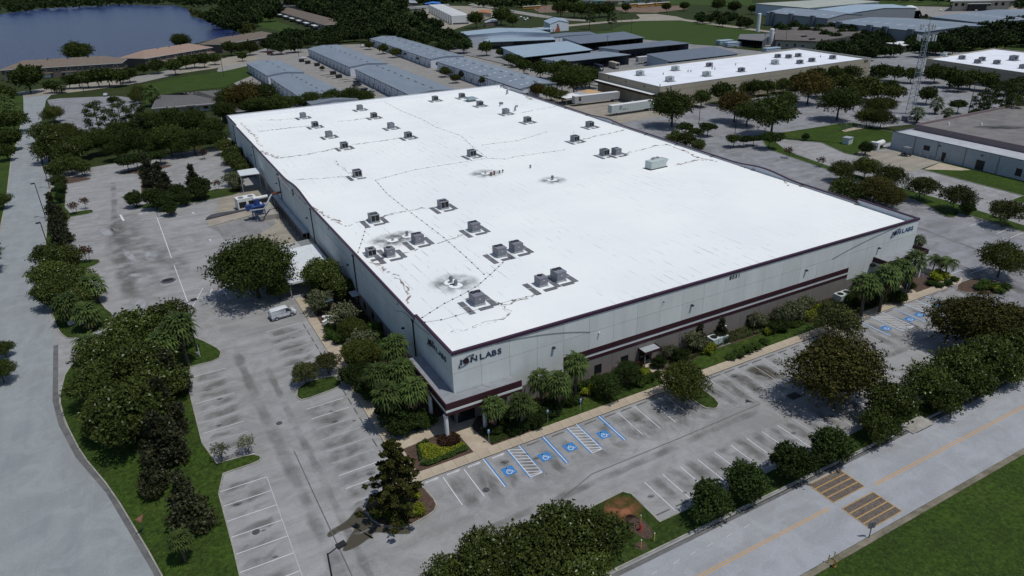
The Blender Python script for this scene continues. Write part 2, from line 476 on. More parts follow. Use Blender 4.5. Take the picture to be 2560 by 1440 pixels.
island("corner_verge", [(-36.2, -12), (-37.0, -7.0), (-41.0, 9), (-44.2, 18.5), (-46.3, 27.8), (-47.3, 35), (-46.6, 44), (-43, 50), (-38, 53), (-31, 50), (-27.0, 43.5), (-24.4, 37.6),
                        (-25.2, 34.6), (-30.4, 34.6), (-30.2, 7.9), (-25.0, 7.6), (-24.0, 6.3), (-24.6, 5.4), (-29.8, 5.3), (-29.6, -12), (-30.2, -30.6), (-35.6, -30.6)], G_LAWN, rounded=1)
island("hedge_strip", [(-47.7, 58), (-46.5, 55.2), (-43.5, 54.7), (-40.3, 57.5), (-39.4, 61.5), (-41.0, 66), (-43.2, 80), (-44.6, 88.4), (-42.4, 89.6), (-41.2, 91.4), (-41.8, 93.6), (-45.4, 94.6), (-47.9, 104), (-48.6, 129.4),
                       (-43.0, 129.8), (-42.4, 131.6), (-43.2, 133.8), (-49.0, 133.6), (-49.4, 163.8), (-53.4, 163.8), (-53.4, 157), (-51.9, 88), (-48.6, 62)], G_VERGE)
island("tree_island", [(-54.0, 168.4), (-50.4, 174.7), (-43.5, 169.5), (-42.9, 166.6), (-48.6, 164.8), (-52.2, 164.8)], M_MULCH)
island("tree_island", [(-36.2, 169.8), (-30.2, 172.0), (-21.0, 172.1), (-20.4, 169.6), (-24.5, 166.5), (-25.5, 140), (-28.5, 133), (-31.5, 134), (-30, 160), (-31, 166.4), (-35.4, 167.4)], M_MULCH)
island("dock_strip", [(-34.9, 128.9), (-26.4, 124.4), (-16.0, 124.8), (-7.2, 126.1), (-5.3, 132.7), (-11.2, 134.3), (-20.9, 134.0), (-29.3, 131.2)], G_VERGE)
island("woodland_verge", [(-54.5, 178), (-50, 181), (-20, 187), (0, 187.5), (0, 215), (8, 262), (-18, 268), (-30, 240), (-46, 232), (-56.5, 215)], G_WILD, rounded=0)
island("stall_island", [(-16.5, 19.9), (-17.2, 17.5), (-16.6, 16.2), (-10.4, 17.0), (-10.2, 20.4), (-14.5, 21.0)], G_VERGE)
island("corner_island", [(-15.8, -8.4), (-15.6, -12.0), (-13.2, -14.6), (-9.0, -13.9), (-8.1, -12.6), (-8.5, -8.9), (-10.2, -8.35), (-11.4, -6.6)], M_MULCH)
island("front_island", [(31.0, -8.7), (30.6, -13.9), (32.0, -15.2), (33.6, -14.2), (34.0, -8.7)], G_VERGE)
island("front_island", [(58.9, -8.7), (58.6, -13.9), (60.2, -15.4), (62.2, -14.2), (62.4, -8.7)], G_VERGE)
island("road_verge", [(-2, -30.6), (-1.0, -25.5), (3.2, -23.2), (6.6, -21.95), (11.2, -21.7), (11.9, -22.6), (11.85, -27.6), (60, -27.9), (112, -28.4), (118, -31.0), (60, -30.75)], G_VERGE, rounded=0)
island("east_island", [(94.3, -9.9), (98.0, -8.0), (103.3, -8.1), (105.2, -11.5), (103.6, -14.6), (99.2, -14.9)], M_MULCH)
island("lot_divider", [(153.4, 91.2), (147.5, 84), (145.5, 80.5), (141.5, 56), (137.6, 31.3), (134.6, 21), (131.8, 17.0), (130.6, 14.2), (132.4, 13.2), (136.2, 14.6), (135.6, 4), (133.8, -14), (138.6, -14), (139.4, 2.2),
                       (142.2, 18.7), (142.4, 32), (144.2, 54), (148.5, 76), (157, 90)], G_LAWN)
island("lawn", [(150.5, 104), (153.5, 97.5), (169.8, 95), (194.3, 93.6), (200, 92), (196, 66), (177, 66), (176.6, 61.6), (165.4, 63.6), (161.0, 61.2), (160.6, 65), (166, 78)], G_LAWN, rounded=0)
island("lawn", [(163.0, 42.2), (175.2, 43.6), (174.2, 20), (173, -10), (155.5, -12), (155, 13.6), (161.0, 14.0)], G_LAWN, rounded=0)
structure(MB().prism([(20.2, -41.1), (420, -41.1), (420, -400), (37, -400), (22, -46)], -0.05, 0.04).obj("lawn", G_LAWN))
structure(MB().prism([(18, -40.4), (420, -40.4), (420, -41.05), (18, -41.05)], -0.05, 0.055).obj("road_edge", mat("sandy_edge", (0.25, 0.22, 0.17), 0.9, 0.4, 0.6, col2=(0.10, 0.095, 0.06))))
structure(MB().prism([(17.2, -40.3), (18.2, -40.3), (20.4, -44), (22.5, -52), (21.6, -52), (19.4, -44)], -0.05, 0.1).obj("kerb", M_CURB))
# gutter kerb along the two roads
structure(MB().prism([(-36.9, -31.0), (130, -31.05), (130, -31.45), (-36.9, -31.4)], -0.05, 0.016).obj("gutter", mat("gutter_concrete", (0.13, 0.13, 0.128), 0.85, 0.35, 0.6)))
structure(MB().ribbon([(-36.5, -12), (-37.2, -7.0), (-41.2, 9), (-44.5, 18.5), (-46.7, 27.8), (-47.7, 35), (-48.3, 54)], 0.7, 0.018).obj("gutter", MATS["gutter_concrete"]))
structure(MB().ribbon([(-60.6, 60), (-61.6, 100), (-62.6, 131), (-63.8, 161), (-66.9, 215), (-67.2, 245), (-69.9, 309)], 0.5, 0.05).obj("kerb", M_CURB))
structure(MB().prism([(-61.2, 40), (-61.9, 100), (-62.9, 131), (-64.1, 161), (-67.2, 215), (-67.5, 245), (-70.2, 309), (-74, 372), (-130, 372), (-130, 40)], -0.05, 0.04).obj("west_verge", G_LAWN))

# sidewalks as single slabs --------------------------------------------------
slab_x = MB().box(0, 1.52, 0, 1.62, -0.05, 0.13).mesh("paving_slab", M_WALK)
fs = structure(MB().box(-9.7, 92.2, -8.22, -6.62, -0.05, 0.10).obj("front_sidewalk", M_CURB))
for i in range(66):
    inst("paving_slab", slab_x, fs, (-9.7 + i * 1.545, -8.22, 0.0))
ls = structure(MB().box(-9.7, -8.1, -6.6, 51, -0.05, 0.10).obj("side_sidewalk", M_CURB))
slab_y = MB().box(0, 1.6, 0, 1.52, -0.05, 0.13).mesh("paving_slab", M_WALK)
for i in range(37):
    inst("paving_slab", slab_y, ls, (-9.7, -6.58 + i * 1.545, 0.0))
def walk(name, poly, z=0.125, m=None):
    return structure(MB().prism(poly, -0.05, z).obj(name, m or M_WALK))
walk("entrance_plaza", [(-3.2, -0.9), (-0.8, -2.0), (1.3, -1.8), (3.0, 0.1), (0.2, 0.1), (0.1, 2.6), (-2.8, 2.6), (-3.2, 1.1)], 0.115)
walk("entrance_walk", [(-8.1, 0.55), (-3.1, 1.1), (-3.2, -0.95), (-8.1, -1.4)], 0.120)
walk("entrance_walk", [(-0.75, -2.0), (1.35, -1.8), (2.0, -6.62), (-0.6, -6.62)], 0.120)
walk("entrance_walk", [(-8.1, 29.6), (-5.3, 29.8), (-5.3, 27.9), (-8.1, 27.6)], 0.12)
walk("door_walk", [(30.6, -0.1), (32.6, -0.1), (32.4, -6.62), (30.4, -6.62)], 0.12)
walk("entrance_walk", [(85.6, -6.62), (88.2, -6.62), (90.6, -0.2), (88.3, -0.2)], 0.12)
walk("entrance_walk", [(92.3, -8.2), (98.6, -8.2), (101.0, -7.2), (100.4, -5.5), (95.8, -5.6), (92.3, -6.5)], 0.12)
walk("entrance_walk", [(98.8, -5.6), (100.6, -5.6), (97.2, 3.5), (95.6, 3.5)], 0.12)
walk("pad", [(-8.0, 37.4), (-4.2, 37.4), (-4.2, 38.2), (-8.0, 38.2)], 0.12)

# planting beds round the building
def bed(name, poly, m, z):
    return structure(MB().prism(poly, -0.05, z).obj(name, m))
bed("planting_bed", [(-8.05, 2.0), (-3.0, 1.3), (-2.7, 2.7), (0.0, 2.7), (0, 60), (-3.8, 60), (-3.8, 51), (-8.05, 51)], M_MULCH, 0.10)
bed("lawn", [(-8.0, 5), (-6.9, 9), (-6.2, 14), (-4.6, 19), (-4.9, 24), (-7.9, 26.8)], G_LAWN, 0.16)
bed("lawn", [(-8.0, 30.6), (-5.5, 30.4), (-4.6, 36.2), (-7.9, 37.0)], G_LAWN, 0.16)
bed("planting_bed", [(2.1, -6.58), (1.5, -1.75), (3.2, 0), (83.6, 0), (85.0, -6.58)], M_MULCH, 0.10)
bed("lawn", [(8, -6.56), (8.6, -4.6), (16, -4.0), (24, -3.8), (30.2, -4.1), (30.2, -6.56)], G_LAWN, 0.16)
bed("lawn", [(33.0, -6.56), (33.2, -4.4), (42, -3.2), (54, -3.2), (60, -4.5), (73, -4.6), (84, -5.8), (84, -6.56)], G_LAWN, 0.16)
bed("planting_bed", [(-8.05, -6.58), (-8.05, -1.5), (-3.3, -1.0), (-0.85, -2.1), (-0.65, -6.58)], M_MULCH, 0.10)
bed("planting_bed", [(88.3, -6.5), (90.9, -0.2), (95.4, 0.2), (98.6, -5.5), (95.6, -5.7), (92.2, -6.58)], M_MULCH, 0.10)

# docks and aprons on the left side
pave("loading_apron", [(-17.7, 104.4), (-16.6, 98.6), (-12, 88), (-7.5, 81.0), (-2.6, 78.4), (-0.3, 78.6), (-0.3, 132), (-5.5, 132), (-13.2, 123.8), (-15.2, 112.5)], 0.012, A_APRON)
dr = structure(MB().sheet([(-18.20,107.78), (-18.20,102.70), (-6.56,106.31), (-1.26,108.09), (-0.41,112.20), (-5.77,110.64)], 0.03).obj("truck_ramp", asphalt("ramp_concrete", (0.34, 0.30, 0.25), (0.24, 0.21, 0.18), 0)))
MB().prism([(-18.20,107.78), (-17.83,109.28), (-16.58,110.97), (-14.92,111.34), (-9.67,110.90), (-5.07,111.72), (-5.26,110.69), (-11.85,109.37)], 0.02, 0.3).obj("gravel_wedge", A_DARK, dr)
MB().prism([(-18.20,102.70), (-18.21,101.88), (-6.21,105.54), (-6.53,106.48)], 0.02, 0.22).obj("ramp_kerb", M_CURB, dr)
structure(MB().sheet([(-18.19,101.38), (-16.60,97.16), (-16.43,90.92), (-9.61,89.60), (-3.86,95.51), (-3.46,102.16), (-6.85,104.70)], 0.022).obj("ramp_side_pavement", A_OLD))  # greyer, darker old pavement along the lower side of the truck ramp

# paint on the lots -----------------------------------------------------------
UNITW = MB().quad((0, -0.5, 0), (1, -0.5, 0), (1, 0.5, 0), (0, 0.5, 0)).mesh("parking_line", M_PAINTW)
UNITW2 = MB().quad((0, -0.5, 0), (1, -0.5, 0), (1, 0.5, 0), (0, 0.5, 0)).mesh("parking_line", M_PAINTW2)
UNITB = MB().quad((0, -0.5, 0), (1, -0.5, 0), (1, 0.5, 0), (0, 0.5, 0)).mesh("parking_line", M_PAINTB)
UNITBF = MB().quad((0, -0.5, 0), (1, -0.5, 0), (1, 0.5, 0), (0, 0.5, 0)).mesh("parking_line", M_PAINTBF)
UNITY = MB().quad((0, -0.5, 0), (1, -0.5, 0), (1, 0.5, 0), (0, 0.5, 0)).mesh("yellow_line", M_PAINTY)
UNITYM = MB().quad((0, -0.5, 0), (1, -0.5, 0), (1, 0.5, 0), (0, 0.5, 0)).mesh("yellow_line", mat("muted_yellow_paint", (0.40, 0.255, 0.10), 0.75, 0.3, 1.5, fine=0.25, fscale=10))
def line(a, b, w=0.11, me=UNITW, z=0.014, par=None, name=None):
    dx, dy = b[0] - a[0], b[1] - a[1]
    return inst(name or me.name.split('.')[0], me, par or lot, (a[0], a[1], z), (0, 0, math.atan2(dy, dx)), (math.hypot(dx, dy), w, 1))

STOPM = MB().add([(-0.9, -0.08, 0), (0.9, -0.08, 0), (0.9, 0.08, 0), (-0.9, 0.08, 0), (-0.86, -0.05, 0.13), (0.86, -0.05, 0.13), (0.86, 0.05, 0.13), (-0.86, 0.05, 0.13)],
                 [(4, 5, 6, 7), (0, 1, 5, 4), (1, 2, 6, 5), (2, 3, 7, 6), (3, 0, 4, 7)])
STOPG = STOPM.mesh("wheel_stop", mat("grey_wheel_stop", (0.17, 0.165, 0.16), 0.85, 0.3, 3))
STOPW = STOPM.mesh("wheel_stop", mat("white_wheel_stop", (0.62, 0.63, 0.63), 0.75, 0.3, 3))
def stop(x, y, rz, label, group, me=STOPG):
    o = inst("wheel_stop", me, None, (x, y, 0.004), (0, 0, rz)); tag(o, label, "wheel stop", group); return o

# front row along the sidewalk
for x in (-5.8, -3.0): line((x, -8.85), (x, -14.35))
for x in (20.1, 22.9, 25.5, 28.2, 36.4, 39.1, 41.9, 44.7, 47.5, 50.3, 53.0, 55.8, 64.6, 67.3): line((x, -8.9), (x - 0.15, -14.5), 0.1, UNITW if x < 30 else UNITW2)
for k, (x0, w) in enumerate(((3.4, 1.6), (12.3, 1.5), (73.2, 3.1), (82.2, 3.1))):
    me = UNITB if k < 2 else UNITBF
    x1 = x0 + w
    for xx, s in ((x0, -1), (x1, 1)):
        line((xx, -8.15), (xx - 0.1, -14.15), 0.13)
        line((xx + s * 0.14, -8.15), (xx + s * 0.14 - 0.1, -14.2), 0.16, me)
    line((x0 - 0.1, -14.15), (x1 - 0.1, -14.15), 0.12, z=0.015)
    n = 9
    for i in range(n):
        y = -8.3 - i * 0.68
        line((x0, y), (x1, max(-14.1, y - 0.85 * w / 1.6)), 0.11, z=0.015)
for k, x in enumerate((-0.1, 8.6, 17.4, 70.2, 79.3, 88.2)):
    me = UNITB if k < 3 else UNITBF
    if k == 0:
        line((x, -8.15), (x - 0.05, -14.15), 0.13); line((x + 0.17, -8.15), (x + 0.12, -14.15), 0.17, me)
    else:
        line((x, -8.15), (x - 0.1, -14.15), 0.13); line((x - 0.2, -8.2), (x - 0.3, -14.2), 0.18, me); line((x + 0.18, -8.2), (x + 0.08, -14.2), 0.16, me)

def chair_symbol(x, y, k, s=1.0):
    """blue square with the white wheelchair-user symbol, painted on the stall"""
    o = MB().box(-0.76 * s, 0.76 * s, -0.76 * s, 0.76 * s, -0.004, 0.0).obj("accessible_marking", M_PAINTB, lot); o.location = (x, y, 0.020)
    b = MB(); t = 0.008
    def arc(cx, cy, r, a0, a1, w, n=14):
        vs = []
        for i in range(n + 1):
            a = R(a0 + (a1 - a0) * i / n)
            vs += [(cx + (r - w) * math.cos(a), cy + (r - w) * math.sin(a), t), (cx + (r + w) * math.cos(a), cy + (r + w) * math.sin(a), t)]
        b.add(vs, [(2 * i, 2 * i + 1, 2 * i + 3, 2 * i + 2) for i in range(n)])
    def seg(p, q, w):
        d = (Vector(q) - Vector(p)).normalized(); nn = Vector((-d.y, d.x)) * w
        b.quad((p[0] + nn.x, p[1] + nn.y, t), (p[0] - nn.x, p[1] - nn.y, t), (q[0] - nn.x, q[1] - nn.y, t), (q[0] + nn.x, q[1] + nn.y, t))
    arc(-0.1, 0.47, 0.0, 0, 360, 0.105)
    seg((-0.1, 0.38), (-0.04, -0.06), 0.065); seg((-0.07, 0.16), (0.24, 0.16), 0.05); seg((-0.05, -0.05), (0.3, -0.05), 0.06)
    seg((0.28, -0.02), (0.42, -0.42), 0.06); seg((0.4, -0.4), (0.56, -0.36), 0.05)
    arc(-0.06, -0.22, 0.33, 110, 345, 0.055)
    for i, v in enumerate(b.v): b.v[i] = (v[0] * s, v[1] * s, t)
    q = b.obj("wheelchair_symbol", M_PAINTW, o)
    if k > 3: o.scale = (1.02, 0.9, 1)
for k, (x, y) in enumerate(((1.6, -11.85), (6.75, -11.8), (10.45, -11.8), (15.6, -11.85), (74.7 - 2.6, -12.1), (80.6 - 2.4, -12.1), (84.4 - 3.7, -12.1), (90.2 - 3.2, -12.0))):
    if k < 4: chair_symbol(x, y, k)
for k, (x, y) in enumerate(((71.7, -12.2), (77.8, -12.2), (80.7, -12.1), (86.8, -12.0))):
    chair_symbol(x, y, 4 + k)

W_LAB = "chipped white wheel stop at the corner end of the front parking row"
for x in (-7.2, -4.4, -1.6): stop(x, -8.75, 0.03, W_LAB, "white wheel stops in the front row", STOPW)
stop(1.75, -8.75, 0.03, "chipped white wheel stop heading the leftmost wheelchair stall", None, STOPW)
for x, s in ((6.8, "second"), (10.5, "third"), (15.6, "fourth")):
    stop(x, -8.8, 0.02, "grey wheel stop heading the %s wheelchair stall from the corner entrance" % s, "wheel stops at wheelchair stalls")
for x in (18.8, 21.5, 24.2, 26.9): stop(x, -8.85, 0.02, "dark grey wheel stop between the wheelchair stalls and the nearer front island", "front row wheel stops left of the island")
for x in (35.2, 37.8, 40.5, 43.3, 46.1, 48.9, 51.6, 54.4, 57.2): stop(x, -8.85, 0.01, "dark grey wheel stop in the front row between the two tree islands", "front row wheel stops between islands")
for x in (63.4, 65.9, 68.7): stop(x, -8.6, 0.01, "dark grey wheel stop just right of the farther front tree island", "front row wheel stops right of the island")
for x, s in ((71.9, "first"), (77.6, "second"), (80.8, "third"), (86.6, "fourth")): stop(x, -8.6, 0.01, "dark wheel stop heading the %s faded wheelchair stall at the far end" % s, "wheel stops at far wheelchair stalls")
for x in (90.2, 93.2): stop(x, -8.6, 0.01, "dark wheel stop at the far right end of the front row", "front row wheel stops at the far end")

# row against the road verge
for i in range(30):
    x = 14.4 + i * 2.735
    line((x, -21.75), (x, -27.2), 0.1, UNITW if i < 9 else UNITW2)
    stop(x - 1.35, -26.7, 0.0, "grey wheel stop along the road verge, near the bare mulch patch" if i < 2 else "grey wheel stop in the long row backing onto the road verge trees",
         "wheel stops near the mulch patch" if i < 2 else "wheel stops along the road verge")
# two rows on the near left lot
for i in range(10): line((-30.05, 31.4 - i * 2.66), (-24.7, 31.5 - i * 2.66), 0.09, UNITW2 if i % 3 else UNITW)
for i in range(14): line((-29.75, 2.2 - i * 2.78), (-24.3, 2.1 - i * 2.78), 0.1)
line((-24.3, 2.1), (-24.1, -36), 0.09, UNITW2)
# row beside the building's left walk
for i in range(9):
    y = 40.4 - i * 2.72
    if y > 21: line((-16.9, y), (-11.4, y + 0.15), 0.09, UNITW2 if i else UNITW)
for i in range(9):
    y = 13.9 - i * 2.68
    line((-16.6, y), (-11.3, y + 0.1), 0.1, UNITW if i in (0, 1, 6, 7) else UNITW2)
for i in range(8): stop(-10.75, 38.9 - i * 2.72, R(90), "dark grey wheel stop between the white van and the sidewalk island", "wheel stops from the van to the island")
for i in range(8): stop(-10.75, 15.3 - i * 2.7, R(90), "tan grey wheel stop between the sidewalk island and the corner tree", "wheel stops from the island to the corner")
# left lot
for i in range(11): line((-47.7, 126.3 - i * 2.86), (-42.3, 125.6 - i * 2.86), 0.09, UNITW2 if i % 2 else UNITW)
for i in range(8): line((-48.9, 161.5 - i * 2.8), (-42.9, 160.8 - i * 2.8), 0.09, UNITW2)
for i in range(8): line((-44.4 + 0.25 * i, 88 - i * 2.9), (-40.6, 87 - i * 2.9), 0.09, UNITW if i % 2 else UNITW2)
line((-28.6, 117.4), (-27.9, 85.4), 0.16); line((-27.8, 80.7), (-27.2, 56.5), 0.13)
line((-34.4, 118.0), (-24.5, 115.8), 0.12); line((-24.5, 115.8), (-22.9, 113.6), 0.12)
line((-24.0, 65.3), (-27.15, 56.4), 0.12); line((-27.6, 66.5), (-24.2, 65.4), 0.09, UNITW2)
line((-36.6, 124.6), (-36.0, 118.8), 0.5, UNITW)
for i in range(18):
    y = 114.6 - i * 2.86
    if 79 < y < 84.5: continue
    xc = -28.5 + (114 - y) * 0.021
    line((xc - 5.6, y + 0.5), (xc, y), 0.09, UNITW2)
    line((xc + 0.2, y - 0.2), (xc + 5.6, y - 0.9), 0.09, UNITW if i in (10, 12) else UNITW2)
line((-20.7, 62), (-20.3, 57.5), 0.12, UNITW); line((-20.3, 57.5), (-17.3, 57.6), 0.12, UNITW)
def arrow(x, y, rz, s=1.0):
    b = MB().add([(-1.2, -0.09, 0), (0.2, -0.09, 0), (0.2, 0.09, 0), (-1.2, 0.09, 0), (0.2, -0.36, 0), (1.1, 0, 0), (0.2, 0.36, 0)], [(0, 1, 2, 3), (4, 5, 6)])
    o = b.obj("painted_arrow", M_PAINTW, lot); o.location = (x, y, 0.014); o.rotation_euler = (0, 0, rz); o.scale = (s, s, 1)
arrow(-31.5, 122.6, R(185), 1.2); arrow(-20.3, 115.5, R(100), 0.9); arrow(-19.2, 92.5, R(95), 0.9); arrow(-22.8, 63.0, R(75)); arrow(-21.5, 68.3, R(95), 0.7)
# right lot
for i in range(12):
    y = 8.4 - i * 2.87
    line((129.5, y), (135.0, y + 0.35), 0.12)
    stop(135.4, y + 1.6, R(86), "grey wheel stop along the grass divider right of the building", "wheel stops along the divider")
for i in range(13):
    y = 28 + i * 2.9
    line((131.4 + i * 0.8, y), (136.4 + i * 0.75, y + 0.5), 0.1, UNITW2)
    stop(136.3 + i * 0.75, y + 1.8, R(78), "grey wheel stop beside the far stretch of the grass divider", "wheel stops along the far divider")
for x in (100.0, 103.5, 107): line((x - 2.5, -3.0 - (x - 100) * 0.5), (x + 3, -3.1 - (x - 100) * 0.5), 0.12)
for i in range(13):
    y = 52 + i * 2.9
    line((151.6 + i * 0.3, y), (157.2 + i * 0.3, y + 0.4), 0.1, UNITW2)

# road paint ---------------------------------------------------------------
for dy in (-0.14, 0.14):
    line((-36, -35.4 + dy), (29.2, -35.45 + dy), 0.11, UNITY, 0.019, froad)
    line((37.0, -35.5 + dy), (400, -36.0 + dy), 0.11, UNITY, 0.019, froad)
M_TABLE = mat("brown_paver_table", (0.125, 0.105, 0.09), 0.9, 0.25, 1.2, fine=0.4, fscale=7)
for (y0, y1) in ((-35.05, -31.7), (-39.75, -36.25)):
    t = MB().box(30.5, 35.7, y0, y1, -0.01, 0.03).obj("crosswalk_panel", M_TABLE, froad)
    for i in range(1, 4):
        yy = y0 + (y1 - y0) * i / 4
        line((30.5, yy), (35.7, yy), 0.15, UNITYM, 0.036, froad)
    for a, b in (((30.45, y0), (30.45, y1)), ((35.75, y0), (35.75, y1)), ((30.4, y0 if y0 < -36 else y1), (35.8, y0 if y0 < -36 else y1)), ((30.4, -35.1 if y0 > -36 else -36.2), (35.8, -35.1 if y0 > -36 else -36.2))):
        line(a, b, 0.12, UNITYM, 0.037, froad)
for (x, l) in ((4, .6), (6.4, .8), (9.2, .9), (11.5, .7), (13.8, .9), (16.5, .8), (19, .9)): line((x, -32.9), (x + l, -32.8), 0.1, UNITW2, 0.019, froad)

# wet patches and marks on the pavement
ST_WET = stain_mat("damp_pavement", (0.145, 0.14, 0.128), False, 0.45, 0.28, True, 0.36, 0.66)
ST_MUD = stain_mat("muddy_puddle", (0.060, 0.054, 0.035), False, 0.92, 0.5, True, 0.1, 0.4)
ST_PALE = stain_mat("dried_silt", (0.36, 0.37, 0.38), False, 0.8, 0.4, True, 0.2, 0.5)
ST_OIL = stain_mat("oil_stain", (0.03, 0.03, 0.03), True, 0.9, 2.0)
def faded(b, name, material, par, fade):
    o = b.obj(name, material, par)
    at = o.data.attributes.new("fade", 'FLOAT', 'POINT'); at.data.foreach_set("value", fade); return o
def flat(name, poly, material, z, par, d=None):
    p = ccw(smooth_poly(poly, 2, 0.75)); n = len(p); cx, cy = sum(v[0] for v in p) / n, sum(v[1] for v in p) / n
    q = inset(p, d) if d else [(cx + .55 * (x - cx), cy + .55 * (y - cy)) for x, y in p]
    b = MB().add([(x, y, z) for x, y in p + q], [(i, (i + 1) % n, n + (i + 1) % n, n + i) for i in range(n)] + [tuple(range(n, 2 * n))])
    return faded(b, name, material, par, [0.0] * n + [1.0] * n)
def soft_ribbon(b, fade, pts, w, z):
    """strip with see-through edges and ends"""
    q = [pts[0]]
    for a, c in zip(pts, pts[1:]):
        m = max(1, int(math.hypot(c[0] - a[0], c[1] - a[1]) / max(1.5, w)))
        q += [(a[0] + (c[0] - a[0]) * t / m, a[1] + (c[1] - a[1]) * t / m) for t in range(1, m + 1)]
    pts = q; k = len(pts); o = len(b.v); w0 = w
    for i, p in enumerate(pts):
        w = w0 * rnd.uniform(.75, 1.25); a, c = Vector(pts[max(0, i - 1)]), Vector(pts[min(k - 1, i + 1)]); d = (c - a).normalized(); q = Vector((-d.y, d.x))
        for s, f in ((-.5, 0), (-.22, 1), (.22, 1), (.5, 0)):
            b.v.append((p[0] + q.x * w * s, p[1] + q.y * w * s, z)); fade.append(0.0 if i in (0, k - 1) else f)
    for i in range(k - 1):
        for j in range(3): b.f.append((o + 4 * i + j, o + 4 * i + j + 1, o + 4 * i + 5 + j, o + 4 * i + 4 + j)); b.m.append(0)
flat("puddle_stain", [(-12.05,-15.82), (-12.81,-12.95), (-15.52,-11.37), (-15.90,-8.22), (-17.18,-9.32), (-18.25,-10.13), (-20.48,-10.57), (-20.62,-11.56), (-20.03,-11.64), (-19.15,-11.34), (-17.35,-11.36), (-18.64,-12.65), (-19.81,-13.93), (-19.55,-14.52), (-17.87,-14.41), (-16.58,-13.85), (-16.29,-14.35), (-16.10,-13.11), (-13.99,-14.88)], ST_MUD, 0.010, lot, 0.22)
flat("silt_patch", [(-37.43,98.98), (-35.50,96.63), (-33.83,86.72), (-34.43,85.32), (-36.88,91.23)], ST_PALE, 0.0115, lot)
flat("silt_patch", [(-42.10,118.33), (-38.28,114.22), (-38.18,107.77), (-39.69,106.59), (-41.71,111.58)], ST_PALE, 0.0115, lot)
flat("silt_patch", [(-37.07,81.36), (-33.70,80.45), (-33.71,77.63), (-35.86,78.50)], ST_PALE, 0.0115, lot)
flat("silt_patch", [(-36.72,66.00), (-33.67,68.17), (-33.61,61.17), (-36.31,60.01)], ST_PALE, 0.0115, lot)
flat("silt_patch", [(-33.20,94.33), (-29.96,94.26), (-29.98,88.22), (-31.82,84.19), (-33.31,87.68)], ST_PALE, 0.0115, lot)
flat("damp_patch", [(42.38,-9.53), (46.36,-9.26), (46.36,-13.86), (44.38,-14.54), (42.81,-11.09)], ST_MUD, 0.0105, lot)
for i in range(46):
    x = rnd.choice([-28, -26.5, -14, -13, -12.2]) if i < 20 else rnd.uniform(-4, 60)
    y = rnd.uniform(-12, 38) if i < 20 else rnd.choice([-10.2, -11.5, -24, -25.5])
    o = MB().sheet([(math.cos(a * R(30)), math.sin(a * R(30))) for a in range(12)], 0).obj("oil_spot", ST_OIL, lot)
    o.location = (x + rnd.uniform(-0.6, 0.6), y, 0.0125 + i * 0.00005); s = rnd.uniform(0.3, 0.75); o.scale = (s, s * rnd.uniform(0.5, 1), 1)
TIRE = stain_mat("tyre_marks", (0.37, 0.375, 0.38), False, 0.5, 0.8, True, 0.36, 0.66)
tm, fd = MB(), []
for i in range(44):
    x0 = -7 + i * 1.6 + rnd.uniform(-1, 1); sg = rnd.choice((-1, 1)); w = rnd.uniform(1.5, 6)
    if x0 < 70: soft_ribbon(tm, fd, [(x0 + sg * w * (t / 8) ** 2, -10.5 - 9.2 * t / 8 + 2.6 * (t / 8) ** 2) for t in range(9)], rnd.uniform(.25, .7), 0.0135 + i * 0.00008)
for i in range(16):
    y0 = 36 - i * 4.2; x0 = rnd.uniform(-22, -19)
    soft_ribbon(tm, fd, [(x0 + rnd.uniform(-.2, .2) + 4.5 * (t / 8) ** 1.5, y0 - 7 * t / 8 + 5 * (t / 8) ** 2) for t in range(9)], rnd.uniform(.3, .9), 0.0172 + i * 0.00008)
faded(tm, "tyre_mark", TIRE, lot, fd)
DT = stain_mat("oil_drip_band", (0.135, 0.13, 0.12), False, 0.5, 0.45, True, 0.34, 0.64)
b, fd = MB(), []
def drip(p, q, w, k):
    soft_ribbon(b, fd, [(p[0] + (q[0] - p[0]) * t / 4 + rnd.uniform(-.25, .25), p[1] + (q[1] - p[1]) * t / 4 + rnd.uniform(-.25, .25)) for t in range(5)], w, 0.0095 + k * 0.00004)
for i in range(9): drip((-17.2, 12.6 - i * 2.68), (-11.6, 12.7 - i * 2.68), rnd.uniform(1.4, 2.6), i)
for i in range(8): drip((-17.2, 38.8 - i * 2.72), (-11.6, 38.9 - i * 2.72), rnd.uniform(1.4, 2.6), i + 9)
for i in range(24): drip((-29.6, 30 - i * 2.7 if i < 9 else 27.0 - i * 2.75), (-24.6, 30.2 - i * 2.7 if i < 9 else 27.2 - i * 2.75), rnd.uniform(1.2, 2.2), i + 17)
for i in range(28): drip((21.5 + i * 2.74, -9.4), (21.1 + i * 2.74, -16.5), rnd.uniform(1.4, 2.4), i + 41)
for i in range(16): drip((-4.6 + i * 3.0, -9.2), (-4.9 + i * 3.0, -15.8), rnd.uniform(1.6, 2.6), i + 69)
for i in range(20): drip((15.8 + i * 2.735, -26.4), (15.8 + i * 2.735, -21.0), rnd.uniform(1.2, 2.0), i + 85)
faded(b, "oil_drip_band", DT, lot, fd)
b, fd = MB(), []
